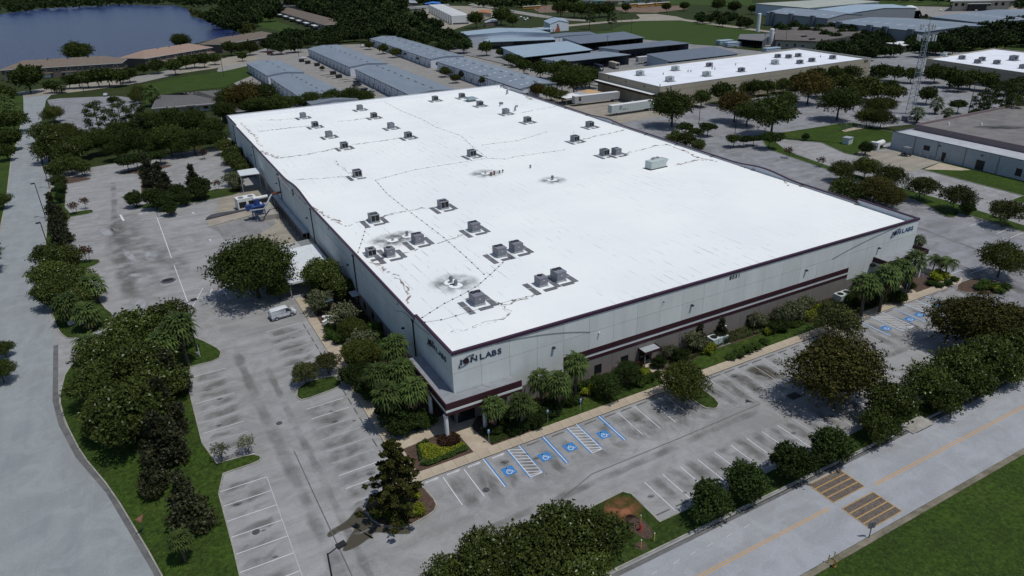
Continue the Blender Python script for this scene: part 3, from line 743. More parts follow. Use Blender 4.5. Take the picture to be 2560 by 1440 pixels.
for k, (pts, w) in enumerate((([(-8, -19.2), (10, -18.8), (30, -18.3), (60, -18.0), (92, -17.6)], 1.3), ([(-22.5, 36), (-22.2, 20), (-21.5, 5), (-21.0, -12), (-20, -30)], 1.8), ([(-19.2, 30), (-18.9, 14), (-18.5, -4), (-18, -26)], 1.2),
                              ([(-34.5, 128), (-36, 112), (-35.5, 98), (-34.5, 84), (-34, 66)], 8), ([(-37.8, 118), (-38, 100), (-37, 84), (-36, 60)], 5), ([(-33, 104), (-30, 92), (-27, 80), (-28, 72)], 6), ([(-37.5, 160), (-37.6, 140), (-38, 128), (-38.5, 110)], 1.6), ([(118, 60), (112, 30), (107, 5), (104, -20)], 2.5), ([(126, 50), (120, 20), (116, -10)], 1.4))):
    soft_ribbon(b, fd, pts, w, 0.0076 + k * 0.0001)
faded(b, "runoff_band", ST_WET, lot, fd)
for k, p in enumerate(((-20.62,12.54), (32.33,-14.45), (-2.34,-13.46), (-27.17,-6.67))):
    o = MB().cyl(0, 0, 0, 0.012, .42, n=14).obj("manhole_cover", A_DARK, lot); o.location = (*p, .019)
jt = MB()
for pts in ([(-20.25,5.49), (-20.11,-3.04), (-19.97,-10.17), (-19.81,-17.91), (-19.67,-21.37)], [(0.25,-20.57), (9.92,-17.41), (23.59,-17.40), (38.01,-17.17)], [(-28.41,116.44), (-28.20,133.54), (-27.20,160.58), (-26.54,182.53)]): jt.ribbon(pts, 0.12, 0.0186)
jt.obj("pavement_joint", mat("dark_joint", (0.12, 0.118, 0.115), 0.9, 0.3, 2), lot)
# muddy ring on the verge where a shrub was taken out
def ring(x, y, sx, sy, m, name):
    o = MB().sheet([(math.cos(a * R(20)) * (1 + 0.12 * math.sin(a * 2.3)), math.sin(a * R(20))) for a in range(18)], 0).obj(name, m)
    structure(o); o.location = (x, y, 0.128); o.scale = (sx, sy, 1)
ring(*(9.35,-24.09), 2.6, 2.3, stain_mat("red_clay", (0.25, 0.10, 0.045), True, 1.2, 1.6), "bare_clay")
ring(*(9.33,-27.12), 1.0, 2.0, M_MULCH, "mulch_ring")
ring(*(7.81,-29.47), 0.6, 0.6, M_MULCH, "mulch_ring")
# drain in the middle of the left lot
o = MB().sheet([(1.4 * math.cos(a * R(24)), 1.4 * math.sin(a * R(24))) for a in range(15)], 0.0).obj("drain_apron", A_DARK, lot); o.location = (-29.6, 72.8, 0.016)
g = thing("storm_drain", "rectangular iron storm drain sunk in the left parking lot", "drain", (-29.6, 73.2, 0.02))
MB().box(-0.9, 0.9, -0.55, 0.55, 0, 0.05).obj("frame", M_DARK, g)
b = MB()
for i in range(9): b.box(-0.8 + i * 0.18, -0.72 + i * 0.18, -0.47, 0.47, 0.052, 0.08)
b.obj("grate", M_BLACK, g)
g = thing("storm_drain", "rectangular iron storm drain in the shade of the big brown tree", "drain", (*(43.50,-18.18), 0.02))
MB().box(-0.9, 0.9, -0.6, 0.6, 0, 0.04).obj("frame", M_BLACK, g)
g = thing("drain_inlet", "concrete kerb inlet with a dark slot beside the front road", "drain", (*(51.66,-30.80), 0.0))
MB().box(-2.2, 2.2, -1.1, 0.9, 0, 0.14).obj("cover_slab", M_CURB, g); MB().box(-1.6, 1.6, -1.13, -1.05, 0.02, 0.12).obj("slot", M_BLACK, g)

# ================================================================ main building
BW = thing("warehouse", "huge white-roofed concrete warehouse with plum coping and the ION LABS sign", "building")
RZ = 9.78
FX = [0.0, 4.1] + [4.1 + 4.29 * i for i in range(1, 21)] + [95.1]
def hL(y):                     # parapet height along the left wall
    b = 0.0
    if 70 < y < 99: b = 0.95 * (0.5 - 0.5 * math.cos(2 * math.pi * (y - 70) / 29.0))
    return (10.95 if (y < 12.6 or y > 166) else 10.35) + b
def hR(y):
    b = 0.0
    if 29 < y < 50: b = 0.75 * (0.5 - 0.5 * math.cos(2 * math.pi * (y - 29) / 21.0))
    if 96 < y < 117: b = 0.6 * (0.5 - 0.5 * math.cos(2 * math.pi * (y - 96) / 21.0))
    return (10.95 if y < 13.4 else (11.2 if y > 166 else 10.35)) + b
xR = lambda y: 95.1 + y * (105.8 - 95.1) / 184.4
YB = 184.4
T = 0.24
# dark core behind the joints
MB().box(0.2, 94.9, 0.14, 0.32, -0.3, 10.85).obj("wall_core", M_DARK, BW)
MB().box(0.14, 0.32, 0.33, YB - 0.3, -0.3, 10.2).obj("wall_core", M_DARK, BW)
G = 0.035
for i in range(len(FX) - 1):
    a, b = FX[i] + (G / 2 if i else 0), FX[i + 1] - (G / 2 if i < len(FX) - 2 else 0)
    MB().box(a, b, 0.0, T, 7.88, 10.9).obj("wall_panel", M_CONC, BW)
    band = 17.0 < (a + b) / 2 < 77.2
    MB().box(a, b, 0.0, T, 5.12 if band else 2.66, 7.82).obj("wall_panel", M_CONC, BW)
    if band:
        MB().box(a, b, -0.05, T, 4.27, 5.12).obj("maroon_band", M_MAROON, BW)
        MB().box(a, b, 0.0, T, 3.84, 4.27).obj("pale_band", M_CONC, BW)
        MB().box(a, b, -0.05, T, 3.32, 3.84).obj("maroon_band", M_MAROON, BW)
        MB().box(a, b, 0.0, T, -0.3, 3.32).obj("base_panel", M_BASE, BW)
    else:
        MB().box(a, b, 0.0, T, -0.3, 2.66).obj("base_panel", M_BASE, BW)
LY = [0.0, 4.1] + [4.1 + 4.29 * i for i in range(1, 42)] + [YB]
for i in range(len(LY) - 1):
    a, b = max(T + 0.01, LY[i] + G / 2), LY[i + 1] - G / 2
    ys = [a + (b - a) * k / 4 for k in range(5)]
    for brk in (12.6, 166):
        if a < brk < b: ys += [brk - 0.01, brk + 0.01]
    ys.sort()
    MB().wall_poly('x', [(a, 7.88), (b, 7.88)] + [(y, hL(y) - 0.05) for y in ys[::-1]], 0.0, T).obj("wall_panel", M_CONC, BW)
    MB().box(0, T, a, b, 2.66, 7.82).obj("wall_panel", M_CONC, BW)
    MB().box(0, T, a, b, -0.3, 2.62).obj("base_panel", M_BASE, BW)
# the two walls the photograph does not face
ys = [0.3, 13.39, 13.41] + [14 + i * 2 for i in range(77)] + [165.9, 166.1, YB]
ys = sorted(ys)
b = MB()
for k in range(len(ys) - 1):
    y0, y1 = ys[k], ys[k + 1]
    for (zz0, zz1) in ((hR(y0) - 0.05, hR(y1) - 0.05),):
        x0, x1 = xR(y0), xR(y1)
        b.add([(x0 - T, y0, -0.3), (x0, y0, -0.3), (x1, y1, -0.3), (x1 - T, y1, -0.3), (x0 - T, y0, zz0), (x0, y0, zz0), (x1, y1, zz1), (x1 - T, y1, zz1)],
              [(0, 4, 7, 3), (1, 2, 6, 5), (4, 5, 6, 7)] + ([(0, 1, 5, 4)] if k == 0 else []) + ([(3, 7, 6, 2)] if k == len(ys) - 2 else []))
b.obj("right_wall", mat("pale_parapet", (0.50, 0.52, 0.56), 0.8, 0.08, 0.5), BW)
MB().box(0.26, 105.5, YB - T, YB, -0.3, 10.9).obj("back_wall", MATS["pale_parapet"], BW)
# coping
cp = MB().box(-0.07, 95.17, -0.09, 0.34, 10.9, 11.02)
cp.box(-0.08, 95.18, -0.10, -0.02, 10.62, 10.9).obj("coping", M_COPING, BW)
def coping_run(xf, hf, ys, side, name="coping"):
    b = MB(); n = len(ys)
    for y in ys:
        x, h = xf(y), hf(y)
        x0, x1 = (x - 0.06, x + 0.33) if side < 0 else (x - 0.33, x + 0.06)
        b.v += [(x0, y, h - 0.22), (x0, y, h + 0.03), (x1, y, h + 0.03), (x1, y, h - 0.06)]; 
    for k in range(n - 1):
        o = 4 * k
        for (p, q) in ((0, 1), (1, 2), (2, 3)):
            b.f.append((o + p, o + q, o + 4 + q, o + 4 + p)); b.m.append(0)
    b.f += [(0, 1, 2, 3), (4 * n - 1, 4 * n - 2, 4 * n - 3, 4 * n - 4)]; b.m += [0, 0]
    return b.obj(name, M_COPING, BW)
coping_run(lambda y: 0, hL, [0.36, 6, 12.59], -1)
coping_run(lambda y: 0, hL, [12.61] + [13 + i * 1.5 for i in range(102)] + [165.99], -1)
coping_run(lambda y: 0, hL, [166.01, 175, YB - 0.3], -1)
coping_run(xR, hR, [0.36, 6, 13.39], 1)
coping_run(xR, hR, [13.41] + [14 + i * 1.5 for i in range(101)] + [165.99], 1)
coping_run(xR, hR, [166.01, 175, YB - 0.3], 1)
MB().box(0, 105.8, YB - 0.3, YB + 0.06, 10.92, 11.05).obj("coping", mat("white_coping_metal", (0.6, 0.62, 0.65), 0.5, 0.05), BW)

# roof membrane --------------------------------------------------------------
def roof_mat():
    mt = bpy.data.materials.new("white_roof_membrane"); mt.use_nodes = True
    nt = mt.node_tree; b = nt.nodes["Principled BSDF"]; b.inputs["Roughness"].default_value = 0.75; b.inputs["Specular IOR Level"].default_value = 0.2
    tc = node(nt, "ShaderNodeTexCoord")
    def noise(scale, det, sc=(1, 1, 1), rough=0.6):
        mp = node(nt, "ShaderNodeMapping"); mp.inputs["Scale"].default_value = sc
        nt.links.new(tc.outputs["Object"], mp.inputs[0])
        n = node(nt, "ShaderNodeTexNoise"); n.inputs["Scale"].default_value = scale; n.inputs["Detail"].default_value = det; n.inputs["Roughness"].default_value = rough
        nt.links.new(mp.outputs[0], n.inputs["Vector"]); return n.outputs["Fac"]
    def rng(v, a, b_, c=0.0, d=1.0):
        r = node(nt, "ShaderNodeMapRange"); r.inputs[1].default_value = a; r.inputs[2].default_value = b_; r.inputs[3].default_value = c; r.inputs[4].default_value = d
        nt.links.new(v, r.inputs[0]); return r.outputs[0]
    def mul(a, b_):
        x = node(nt, "ShaderNodeMath", operation='MULTIPLY'); nt.links.new(a, x.inputs[0])
        if isinstance(b_, float): x.inputs[1].default_value = b_
        else: nt.links.new(b_, x.inputs[1])
        return x.outputs[0]
    def mix(f, a, bb):
        x = node(nt, "ShaderNodeMix", data_type='RGBA')
        for s, v in (("A", a), ("B", bb)):
            if isinstance(v, tuple): x.inputs[s].default_value = (*v, 1)
            else: nt.links.new(v, x.inputs[s])
        nt.links.new(f, x.inputs["Factor"]); return x.outputs["Result"]
    c = mix(rng(noise(0.05, 4), 0.35, 0.65), (0.80, 0.825, 0.805), (0.735, 0.765, 0.765))
    sep = node(nt, "ShaderNodeSeparateXYZ"); nt.links.new(tc.outputs["Object"], sep.inputs[0])
    # laps of the sheets: dirt gathers in short dashes along them, more towards the back half
    w = node(nt, "ShaderNodeMath", operation='FRACT'); dv = mul(sep.outputs["X"], 1 / 1.83); nt.links.new(dv, w.inputs[0])
    lap = rng(w.outputs[0], 0.09, 0.14, 1, 0)
    dash = rng(noise(0.8, 3, (1, 0.3, 1), 0.7), 0.50, 0.62)
    zone = rng(noise(0.03, 4), 0.42, 0.64, 0.05, 0.7)
    c = mix(mul(mul(lap, dash), zone), c, (0.40, 0.39, 0.38))
    speck = mul(rng(noise(1.3, 4, (1.0, 0.35, 1), 0.75), 0.62, 0.74), rng(noise(0.06, 3), 0.42, 0.65, 0.05, 0.55))
    c = mix(speck, c, (0.42, 0.41, 0.40))
    nt.links.new(c, b.inputs["Base Color"]); MATS["white_roof_membrane"] = mt
    return mt
M_ROOF = roof_mat()
roof = MB().sheet([(0.2, 0.3), (94.9, 0.3), (105.4, YB - 0.2), (0.2, YB - 0.2)], RZ).obj("roof", M_ROOF, BW)
# the membrane turned up against the parapets
b = MB()
b.quad((0.26, 0.4, RZ), (0.26, YB - .5, RZ), (0.25, YB - .5, RZ + 0.42), (0.25, 0.4, RZ + 0.42))
b.quad((0.3, YB - 1.6, RZ + 0.01), (105.3, YB - 1.6, RZ + 0.01), (105.3, YB - 0.26, RZ + 1.05), (0.3, YB - 0.26, RZ + 1.05))
b.obj("parapet_flashing", mat("flashing_white", (0.66, 0.69, 0.71), 0.7, 0.06, 0.6), roof)

ST_CRACK = stain_mat("roof_dirt_line", (0.20, 0.185, 0.175), False, 1.0, 1.3, False, 0.4, 0.62)
ST_RUST = stain_mat("roof_rust_line", (0.26, 0.19, 0.165), False, 1.0, 1.1, False, 0.42, 0.66)
ST_SOOT = stain_mat("roof_soot", (0.12, 0.13, 0.14), True, 0.9, 1.8)
def jag(pts, amp=0.22, step=0.8):
    out = []
    for a, c in zip(pts, pts[1:]):
        n = max(1, int(math.hypot(c[0] - a[0], c[1] - a[1]) / step))
        for i in range(n):
            t = i / n
            out.append((a[0] + (c[0] - a[0]) * t + rnd.uniform(-amp, amp), a[1] + (c[1] - a[1]) * t + rnd.uniform(-amp, amp)))
    return out + [pts[-1]]
def crack(pts, w=0.28, m=ST_CRACK):
    MB().ribbon(jag(pts), w * 0.7, RZ + 0.008, jitter=0.8).obj("roof_stain", m, roof)
    MB().ribbon(jag([(p[0] + .3, p[1] + .3) for p in pts], 0.5), w * 1.5, RZ + 0.012, jitter=0.9).obj("roof_stain", m, roof)
crack([(23.53,58.03), (19.59,59.35), (15.66,59.47), (11.58,58.86), (8.95,58.55), (5.96,58.23), (3.57,57.04)], 0.3)
crack([(0.83,73.39), (0.96,68.06), (2.06,62.98), (3.30,57.21)], 0.4, ST_RUST)
crack([(9.73,6.63), (12.82,7.92), (12.77,10.68), (12.21,13.07)], 0.16)
crack([(12.59,10.33), (15.54,11.02), (18.06,10.59), (20.06,12.17)], 0.16)
crack([(2.51,6.79), (5.56,6.82), (9.88,6.68)], 0.10)
crack([(3.16,119.62), (10.60,119.14), (19.23,121.25)], 0.32)
crack([(0.68,130.69), (1.66,125.75), (3.16,119.62)], 0.5, ST_RUST)
crack([(2.09,96.11), (9.02,93.13), (14.20,91.73)], 0.2)
crack([(15.02,108.63), (15.01,100.24), (14.95,92.90)], 0.12)
crack([(97.35,73.57), (96.09,65.41), (94.36,58.23), (95.77,53.09)], 0.4, ST_RUST)
crack([(83.83,55.78), (88.57,56.14), (93.44,56.50), (94.37,54.95)], 0.5, ST_RUST)
crack([(81.28,90.94), (87.32,92.73), (91.61,92.83), (98.53,94.38)], 0.3)
crack([(81.51,71.84), (87.24,72.50), (93.74,73.87), (97.05,73.22)], 0.3)
crack([(5.08,157.43), (11.70,156.91), (17.24,156.54), (20.93,156.09)], 0.35)
crack([(29.71,157.27), (34.88,156.65), (40.54,157.30)], 0.3)
crack([(24.62,123.17), (32.80,122.78), (39.58,122.93)], 0.3)
crack([(9.01,175.15), (14.85,171.76), (20.59,170.83)], 0.25)
crack([(1.45,37.40), (2.41,33.76), (2.54,31.14)], 0.4, ST_RUST)
crack([(2.54,31.14), (3.44,27.03), (2.63,23.12), (1.21,18.57)], 0.22, ST_RUST)
crack([(3.65,40.05), (6.67,38.58), (9.11,37.71), (10.51,38.38)], 0.16)
crack([(14.59,39.24), (17.19,39.72), (21.34,40.76)], 0.12)
crack([(85.73,134.46), (91.41,136.24), (99.90,137.05), (104.09,138.51)], 0.25, ST_RUST)
crack([(103.85,163.54), (102.10,157.48), (101.24,153.06)], 0.7, ST_RUST)
crack([(99.73,39.20), (98.18,35.44), (94.26,29.44)], 0.4, ST_RUST)
crack([(97.21,46.78), (97.46,43.20)], 0.4, ST_RUST)
crack([(2.70,175.76), (2.52,158.55), (2.95,151.61), (2.05,142.88), (2.09,135.26)], 0.25, ST_RUST)
crack([(-0.45,101.90), (-0.64,90.17), (-0.04,77.50), (0.31,73.72)], 0.25, ST_RUST)
for k, (p, s) in enumerate((((10.21,21.74), 4.4), ((7.92,45.13), 4.4), ((10.89,46.17), 3.4), ((53.37,61.71), 3.6), ((42.92,75.50), 4.4))):
    o = MB().sheet([(math.cos(a * R(15)), math.sin(a * R(15))) for a in range(24)], 0).obj("soot_stain", ST_SOOT, roof)
    o.location = (p[0], p[1], RZ + 0.018 + 0.003 * k); o.scale = (s, s, 1)
# lightning cable with its clips
def cable(pts, n):
    b = MB(); L = [0]
    for a, c in zip(pts, pts[1:]): L.append(L[-1] + math.hypot(c[0] - a[0], c[1] - a[1]))
    b.tube([(p[0], p[1], RZ + 0.06) for p in pts], 0.018, 4)
    for i in range(n):
        d = L[-1] * i / max(1, n - 1); k = max(j for j in range(len(L)) if L[j] <= d + 1e-6); k = min(k, len(pts) - 2)
        t = (d - L[k]) / (L[k + 1] - L[k]); x = pts[k][0] + (pts[k + 1][0] - pts[k][0]) * t; y = pts[k][1] + (pts[k + 1][1] - pts[k][1]) * t
        b.box(x - .1, x + .1, y - .1, y + .1, RZ, RZ + 0.12)
    b.obj("lightning_cable", M_DARK, roof)
cable([(18.59,84.77), (17.30,73.31), (17.08,61.59), (17.07,51.65), (17.04,41.76), (16.49,30.68), (15.83,22.29)], 24)
cable([(18.59,84.77), (20.88,85.66), (29.64,88.22), (38.27,88.23), (49.55,88.15), (53.56,84.46), (56.45,85.42), (70.94,84.18)], 19)
cable([(55.61,191.17), (54.10,163.41), (54.66,145.60), (53.69,130.06), (55.22,115.76), (52.06,100.91), (50.19,89.19)], 26)
cable([(1.38,13.31), (5.94,15.82), (9.82,17.32), (13.07,18.91), (17.42,22.24), (20.71,24.92)], 14)
cable([(1.12,11.75), (3.80,11.11), (7.87,11.40), (15.09,11.46), (19.81,11.15)], 9)
cable([(78.32,105.33), (65.92,100.42), (58.64,101.41), (55.20,101.52)], 8)
cable([(6.23,54.27), (3.48,47.94), (1.09,42.76)], 7)

# front wall fittings ---------------------------------------------------------
def wall_light(name, parent, loc, rz):
    b = MB().add([(-.2, 0, -.12), (.2, 0, -.12), (.2, 0, .14), (-.2, 0, .14), (-.2, -.42, -.06), (.2, -.42, -.06), (.2, -.36, .05), (-.2, -.36, .05)],
                 [(0, 1, 2, 3), (4, 5, 1, 0), (7, 6, 5, 4), (3, 2, 6, 7), (1, 5, 6, 2), (4, 0, 3, 7)])
    o = b.obj(name, M_DARK, parent); o.location = loc; o.rotation_euler = (0, 0, rz)
    MB().box(-.15, .15, -.36, -.05, -0.135, -0.1).obj("lens", M_WHITE, o)
for x in (15.25, 40.3, 65.6, 84.5): wall_light("wall_light", BW, (x, -0.02, 7.3), 0)
for y in (17.9, 46.3, 76.7, 107.9, 142.1, 177.6): wall_light("wall_light", BW, (-0.02, y, 6.4), R(-90))
o = MB().box(22.85, 23.0, -0.3, 0.0, 7.2, 7.5).obj("wall_camera", M_WHITE, BW)
MB().box(34.5, 34.62, -0.25, 0, 9.3, 9.42).obj("wall_hook", M_DARK, BW)
def window(parent, axis, u0, u1, z0, z1):
    w = MB()
    def bx(b, a0, a1, c0, c1, zz0, zz1):
        return b.box(a0, a1, c0, c1, zz0, zz1) if axis == 'y' else b.box(c0, c1, a0, a1, zz0, zz1)
    for (a0, a1, q0, q1) in ((u0, u1, z1 - .07, z1), (u0, u1, z0, z0 + .07), (u0, u0 + .07, z0 + .07, z1 - .07), (u1 - .07, u1, z0 + .07, z1 - .07)): bx(w, a0, a1, -.05, -.002, q0, q1)
    o = w.obj("window", M_DARK, parent)
    g = MB(); bx(g, u0 + .07, u1 - .07, -.02, -.004, z0 + .07, z1 - .07); g.obj("pane", M_GLASS, o)
for (a, b_) in ((22.36, 23.62), (27.15, 28.5), (52.8, 54.0), (79.0, 80.2)): window(BW, 'y', a, b_, 0.62, 2.1)
for y in (14.5, 19.5, 24.5, 29, 33.5, 38): window(BW, 'x', y, y + 1.25, 0.55, 1.95)
d = MB().box(30.6, 32.5, -0.06, -0.01, -0.05, 2.25).obj("entrance_door", M_DARK, BW)
MB().box(30.75, 31.5, -.075, -.062, 0.1, 2.1).obj("pane", M_GLASS, d); MB().box(31.6, 32.35, -.075, -.062, 0.1, 2.1).obj("pane", M_GLASS, d)
cn = MB().box(30.3, 33.4, -1.7, -0.01, 2.42, 2.52).obj("door_canopy", M_GALV, BW)
for (a0, a1, c0, c1) in ((30.25, 33.45, -1.78, -1.7), (30.25, 30.32, -1.7, -0.01), (33.38, 33.45, -1.7, -0.01)): MB().box(a0, a1, c0, c1, 2.3, 2.72).obj("fascia", M_MAROON, cn)
for x in (30.45, 33.2): MB().box(x - .07, x + .07, -1.6, -1.46, 0.1, 2.42).obj("post", M_BASE, cn)
b = MB(); b.tube([(33.0, -1.0, 0.12), (33.0, -1.0, 1.05), (32.75, -6.0, 0.95), (32.75, -6.0, 0.12)], 0.03, 5).tube([(32.9, -3.5, 0.12), (32.9, -3.5, 1.0)], 0.025, 5)
b.tube([(33.0, -1.0, 0.6), (32.75, -6.0, 0.55)], 0.02, 5).obj("handrail", M_GALV, BW)

# downspouts with their heads on the left wall
for y in (13.5, 42.1, 72.2, 104.0, 137.8, 172.2):
    b = MB().box(-0.17, -0.01, y - .11, y + .11, 0.05, 9.45)
    b.add([(-.2, y - .2, 9.45), (-.005, y - .2, 9.45), (-.005, y + .2, 9.45), (-.2, y + .2, 9.45), (-.28, y - .3, 9.8), (-.005, y - .3, 9.8), (-.005, y + .3, 9.8), (-.28, y + .3, 9.8)],
          [(4, 5, 6, 7), (0, 1, 5, 4), (1, 2, 6, 5), (2, 3, 7, 6), (3, 0, 4, 7)])
    b.obj("downspout", M_DARK, BW)
o = MB().cyl(0, 0, 0, 0.12, 0.75, n=16).obj("wall_louvre", M_BLACK, BW); o.rotation_euler = (0, R(-90), 0); o.location = (0.0, 88.5, 9.1)
for yy in (19.5, 58.0):
    MB().box(-0.2, -0.02, yy, yy + .25, 9.55, 9.9).obj("overflow_scupper", M_GALV, BW)
# loose black cables hanging on the walls
M_WIRE = mat("black_cable", (0.015, 0.015, 0.017), 0.6, 0.1)
def sag(p, q, s, n=10): return [tuple(p[i] + (q[i] - p[i]) * t / n - (s * 4 * (t / n) * (1 - t / n) if i == 2 else 0) for i in range(3)) for t in range(n + 1)]
MB().tube(sag((6.5, -.05, 10.5), (21.4, -.05, 8.0), -0.5), 0.025, 4).obj("loose_cable", M_WIRE, BW)
MB().tube(sag((72.0, -.05, 7.9), (89.0, -.05, 10.5), -0.3), 0.025, 4).obj("loose_cable", M_WIRE, BW)
MB().tube(sag((-.05, 20.5, 8.1), (-.05, 13.6, 9.6), -0.5), 0.03, 4).tube(sag((-.05, 13.4, 9.7), (-.05, 7.0, 10.4), 0.2), 0.03, 4).obj("loose_cable", M_WIRE, BW)
MB().tube(sag((-.05, 107, 8.6), (-.05, 104.2, 9.5), -0.5), 0.03, 4).obj("loose_cable", M_WIRE, BW)

# lettering ---------------------------------------------------------------
M_SIGN = mat("slate_sign_letters", (0.035, 0.05, 0.085), 0.5, 0.15, 2)
M_SIGN2 = mat("blue_sign_letters", (0.04, 0.09, 0.21), 0.5, 0.2, 2)
M_GLOBE = mat("plum_sign_globe", (0.028, 0.012, 0.02), 0.5, 0.2, 2)
def ion_sign(loc, rz, mletters, k):
    """I, a globe on two orbits for the O, N, then LABS: letters stand 3 cm off the wall"""
    sg = thing_part("sign", BW, loc, rz)
    def put(txt, x, size, xs):
        me = text_mesh(txt, size, 0.025, 0.03, xs); me.materials.append(mletters)
        inst("letter", me, sg, (x, -0.03, 0), (R(90), 0, 0))
    put("I", 0.12, 1.12, 1.5); put("N", 1.62, 1.12, 1.25)
    for i, ch in enumerate("LABS"): put(ch, 2.95 + i * 0.89, 1.12, 1.22 if ch != "L" else 1.35)
    gl = MB().cyl(0, 0, -0.02, 0.05, 0.43, n=18).obj("globe", M_GLOBE, sg); gl.rotation_euler = (R(90), 0, 0); gl.location = (1.02, -0.03, 0.42)
    b = MB()
    for (a, c, t) in ((1.2, 0.44, 28),):
        pts = []
        for i in range(29):
            u = 2 * math.pi * i / 28; x, z = a * math.cos(u), c * math.sin(u)
            pts.append((1.05 + x * math.cos(R(t)) - z * math.sin(R(t)), -0.07, 0.42 + x * math.sin(R(t)) + z * math.cos(R(t))))
        b.tube(pts, 0.035, 5)
    b.obj("orbit_rings", mletters, sg)
    for (x, z) in ((2.05, 1.02), (0.02, -0.18)):
        e = MB().cyl(0, 0, -0.03, 0.06, 0.13, n=10).obj("electron", mletters, sg); e.rotation_euler = (R(90), 0, 0); e.location = (x, -0.05, z)
    return sg
def thing_part(name, parent, loc, rz):
    o = bpy.data.objects.new(name, None); COL.objects.link(o); o.parent = parent; o.location = loc; o.rotation_euler = (0, 0, rz); return o
ion_sign((0.95, 0.0, 8.86), 0, M_SIGN, 0)
ion_sign((87.5, 0.0, 8.95), 0, M_SIGN2, 1)
ion_sign((0.0, 8.1, 8.62), R(-90), M_SIGN, 0)
num = thing_part("street_number", BW, (47.75, 0.0, 9.78), 0)
for i, ch in enumerate("8031"):
    me = text_mesh(ch, 0.86, 0.025, 0.012, 1.15); me.materials.append(M_DARK)
    inst("digit", me, num, (i * 0.6, -0.03, 0), (R(90), 0, 0))

# corner canopies -----------------------------------------------------------
cn = MB().prism([(-2.3, -2.8), (8.4, -2.8), (8.4, -0.02), (-0.02, -0.02), (-0.02, 11.4), (-2.3, 11.4)], 4.35, 4.95).obj("corner_canopy", mat("canopy_membrane", (0.25, 0.265, 0.285), 0.6, 0.2, 0.6), BW)
def fascia(x0, x1, y0, y1):
    MB().box(x0, x1, y0, y1, 4.78, 5.72).obj("fascia", M_MAROON, cn)
    MB().box(x0 - .04, x1 + .04, y0 - .04, y1 + .04, 4.46, 4.77).obj("pale_trim", M_CONC, cn)
    MB().box(x0, x1, y0, y1, 3.95, 4.45).obj("fascia", M_MAROON, cn)
fascia(-2.45, 8.55, -2.95, -2.8); fascia(-2.45, -2.3, -2.79, 11.6)
def column(x, y, par, z1=4.0):
    o = MB().cyl(x, y, 0.0, z1 - .22, 0.29, 0.27, 16).obj("column", M_WHITE, par, smooth=False)
    MB().cyl(x, y, z1 - .22, z1, 0.34, 0.34, 16).obj("capital", M_WHITE, o)
for (x, y) in ((-2.38, -2.53), (-2.4, 2.75), (3.1, -2.5), (8.4, -2.4), (-2.4, 8.5)): column(x, y, cn)
MB().tube([(0.4, -0.35, 5.0), (0.4, -0.35, 5.35), (4.0, -0.35, 5.35), (4.0, -0.35, 5.0)], 0.03, 5).tube([(4.0, -.35, 5.3), (4.8, -1.2, 5.0)], 0.03, 5).obj("conduit", M_GALV, cn)
MB().box(0.3, 2.8, -0.06, 0.13, 0.1, 2.5).obj("lobby_door", M_GLASS, BW)
MB().box(-0.06, 0.12, 0.6, 2.6, 0.1, 2.5).obj("lobby_door", M_GLASS, BW)
cr = MB().prism([(83.75, -2.9), (95.05, -2.9), (95.05, -0.02), (83.75, -0.02)], 4.35, 4.98).obj("corner_canopy", MATS["canopy_membrane"], BW)
for (x0, x1, y0, y1) in ((83.6, 95.2, -3.05, -2.9), (83.6, 83.75, -2.89, -0.02), (95.05, 95.2, -2.89, 0.0)):
    MB().box(x0, x1, y0, y1, 4.78, 5.72).obj("fascia", M_MAROON, cr); MB().box(x0 - .04, x1 + .04, y0 - .04, y1 - 0.001, 4.46, 4.77).obj("pale_trim", M_CONC, cr)
for (x, y) in ((84.3, -2.5), (94.6, -2.5), (89.5, -2.5)): column(x, y, cr, 4.35)
MB().box(83.0, 83.9, -0.6, -0.05, 4.0, 4.6).obj("downspout_box", M_DARK, cr)
MB().box(-0.12, 0.0, 40.6, 43.0, 2.5, 2.62).obj("door_canopy", M_GALV, BW); MB().box(-1.5, -0.12, 40.6, 43.0, 2.5, 2.6).obj("door_canopy", M_GALV, BW)

# loading side: dock canopy with slats, dock doors, dock walls
dk = MB().box(-1.5, -0.01, 76.6, 110.2, 3.0, 3.12).obj("dock_canopy", M_GALV, BW)
MB().box(-1.6, -1.51, 76.6, 110.2, 2.6, 3.14).obj("fascia", M_DARK, dk)
for i in range(33): MB().box(-1.45, -0.5, 76.8 + i, 76.8 + i + 0.7, 3.125, 3.2).obj("roof_slat", mat("pale_slat", (0.5, 0.52, 0.53), 0.6, 0.2, 1), dk)
for i in range(8):
    y = 78 + i * 4.1
    d = MB().box(-0.07, -0.01, y, y + 2.8, 0.6, 2.9).obj("dock_door", mat("dock_door_white", (0.4, 0.4, 0.4), 0.6, 0.1), BW)
    MB().box(-0.5, -0.08, y - .35, y - .02, 0.6, 2.95).obj("dock_seal", M_BLACK, d); MB().box(-0.5, -0.08, y + 2.82, y + 3.15, 0.6, 2.95).obj("dock_seal", M_BLACK, d)
    MB().box(-0.6, -0.08, y, y + 2.8, 0.1, 0.58).obj("dock_bumper", M_BASE, d)
for i in range(10): MB().box(-1.5, -1.4, 76.8 + i * 3.7, 76.9 + i * 3.7, 0.02, 2.99).obj("post", M_DARK, dk)
MB().box(-0.1, -0.01, 124, 127.5, 0.0, 3.4).obj("roller_door", MATS["dock_door_white"], BW)
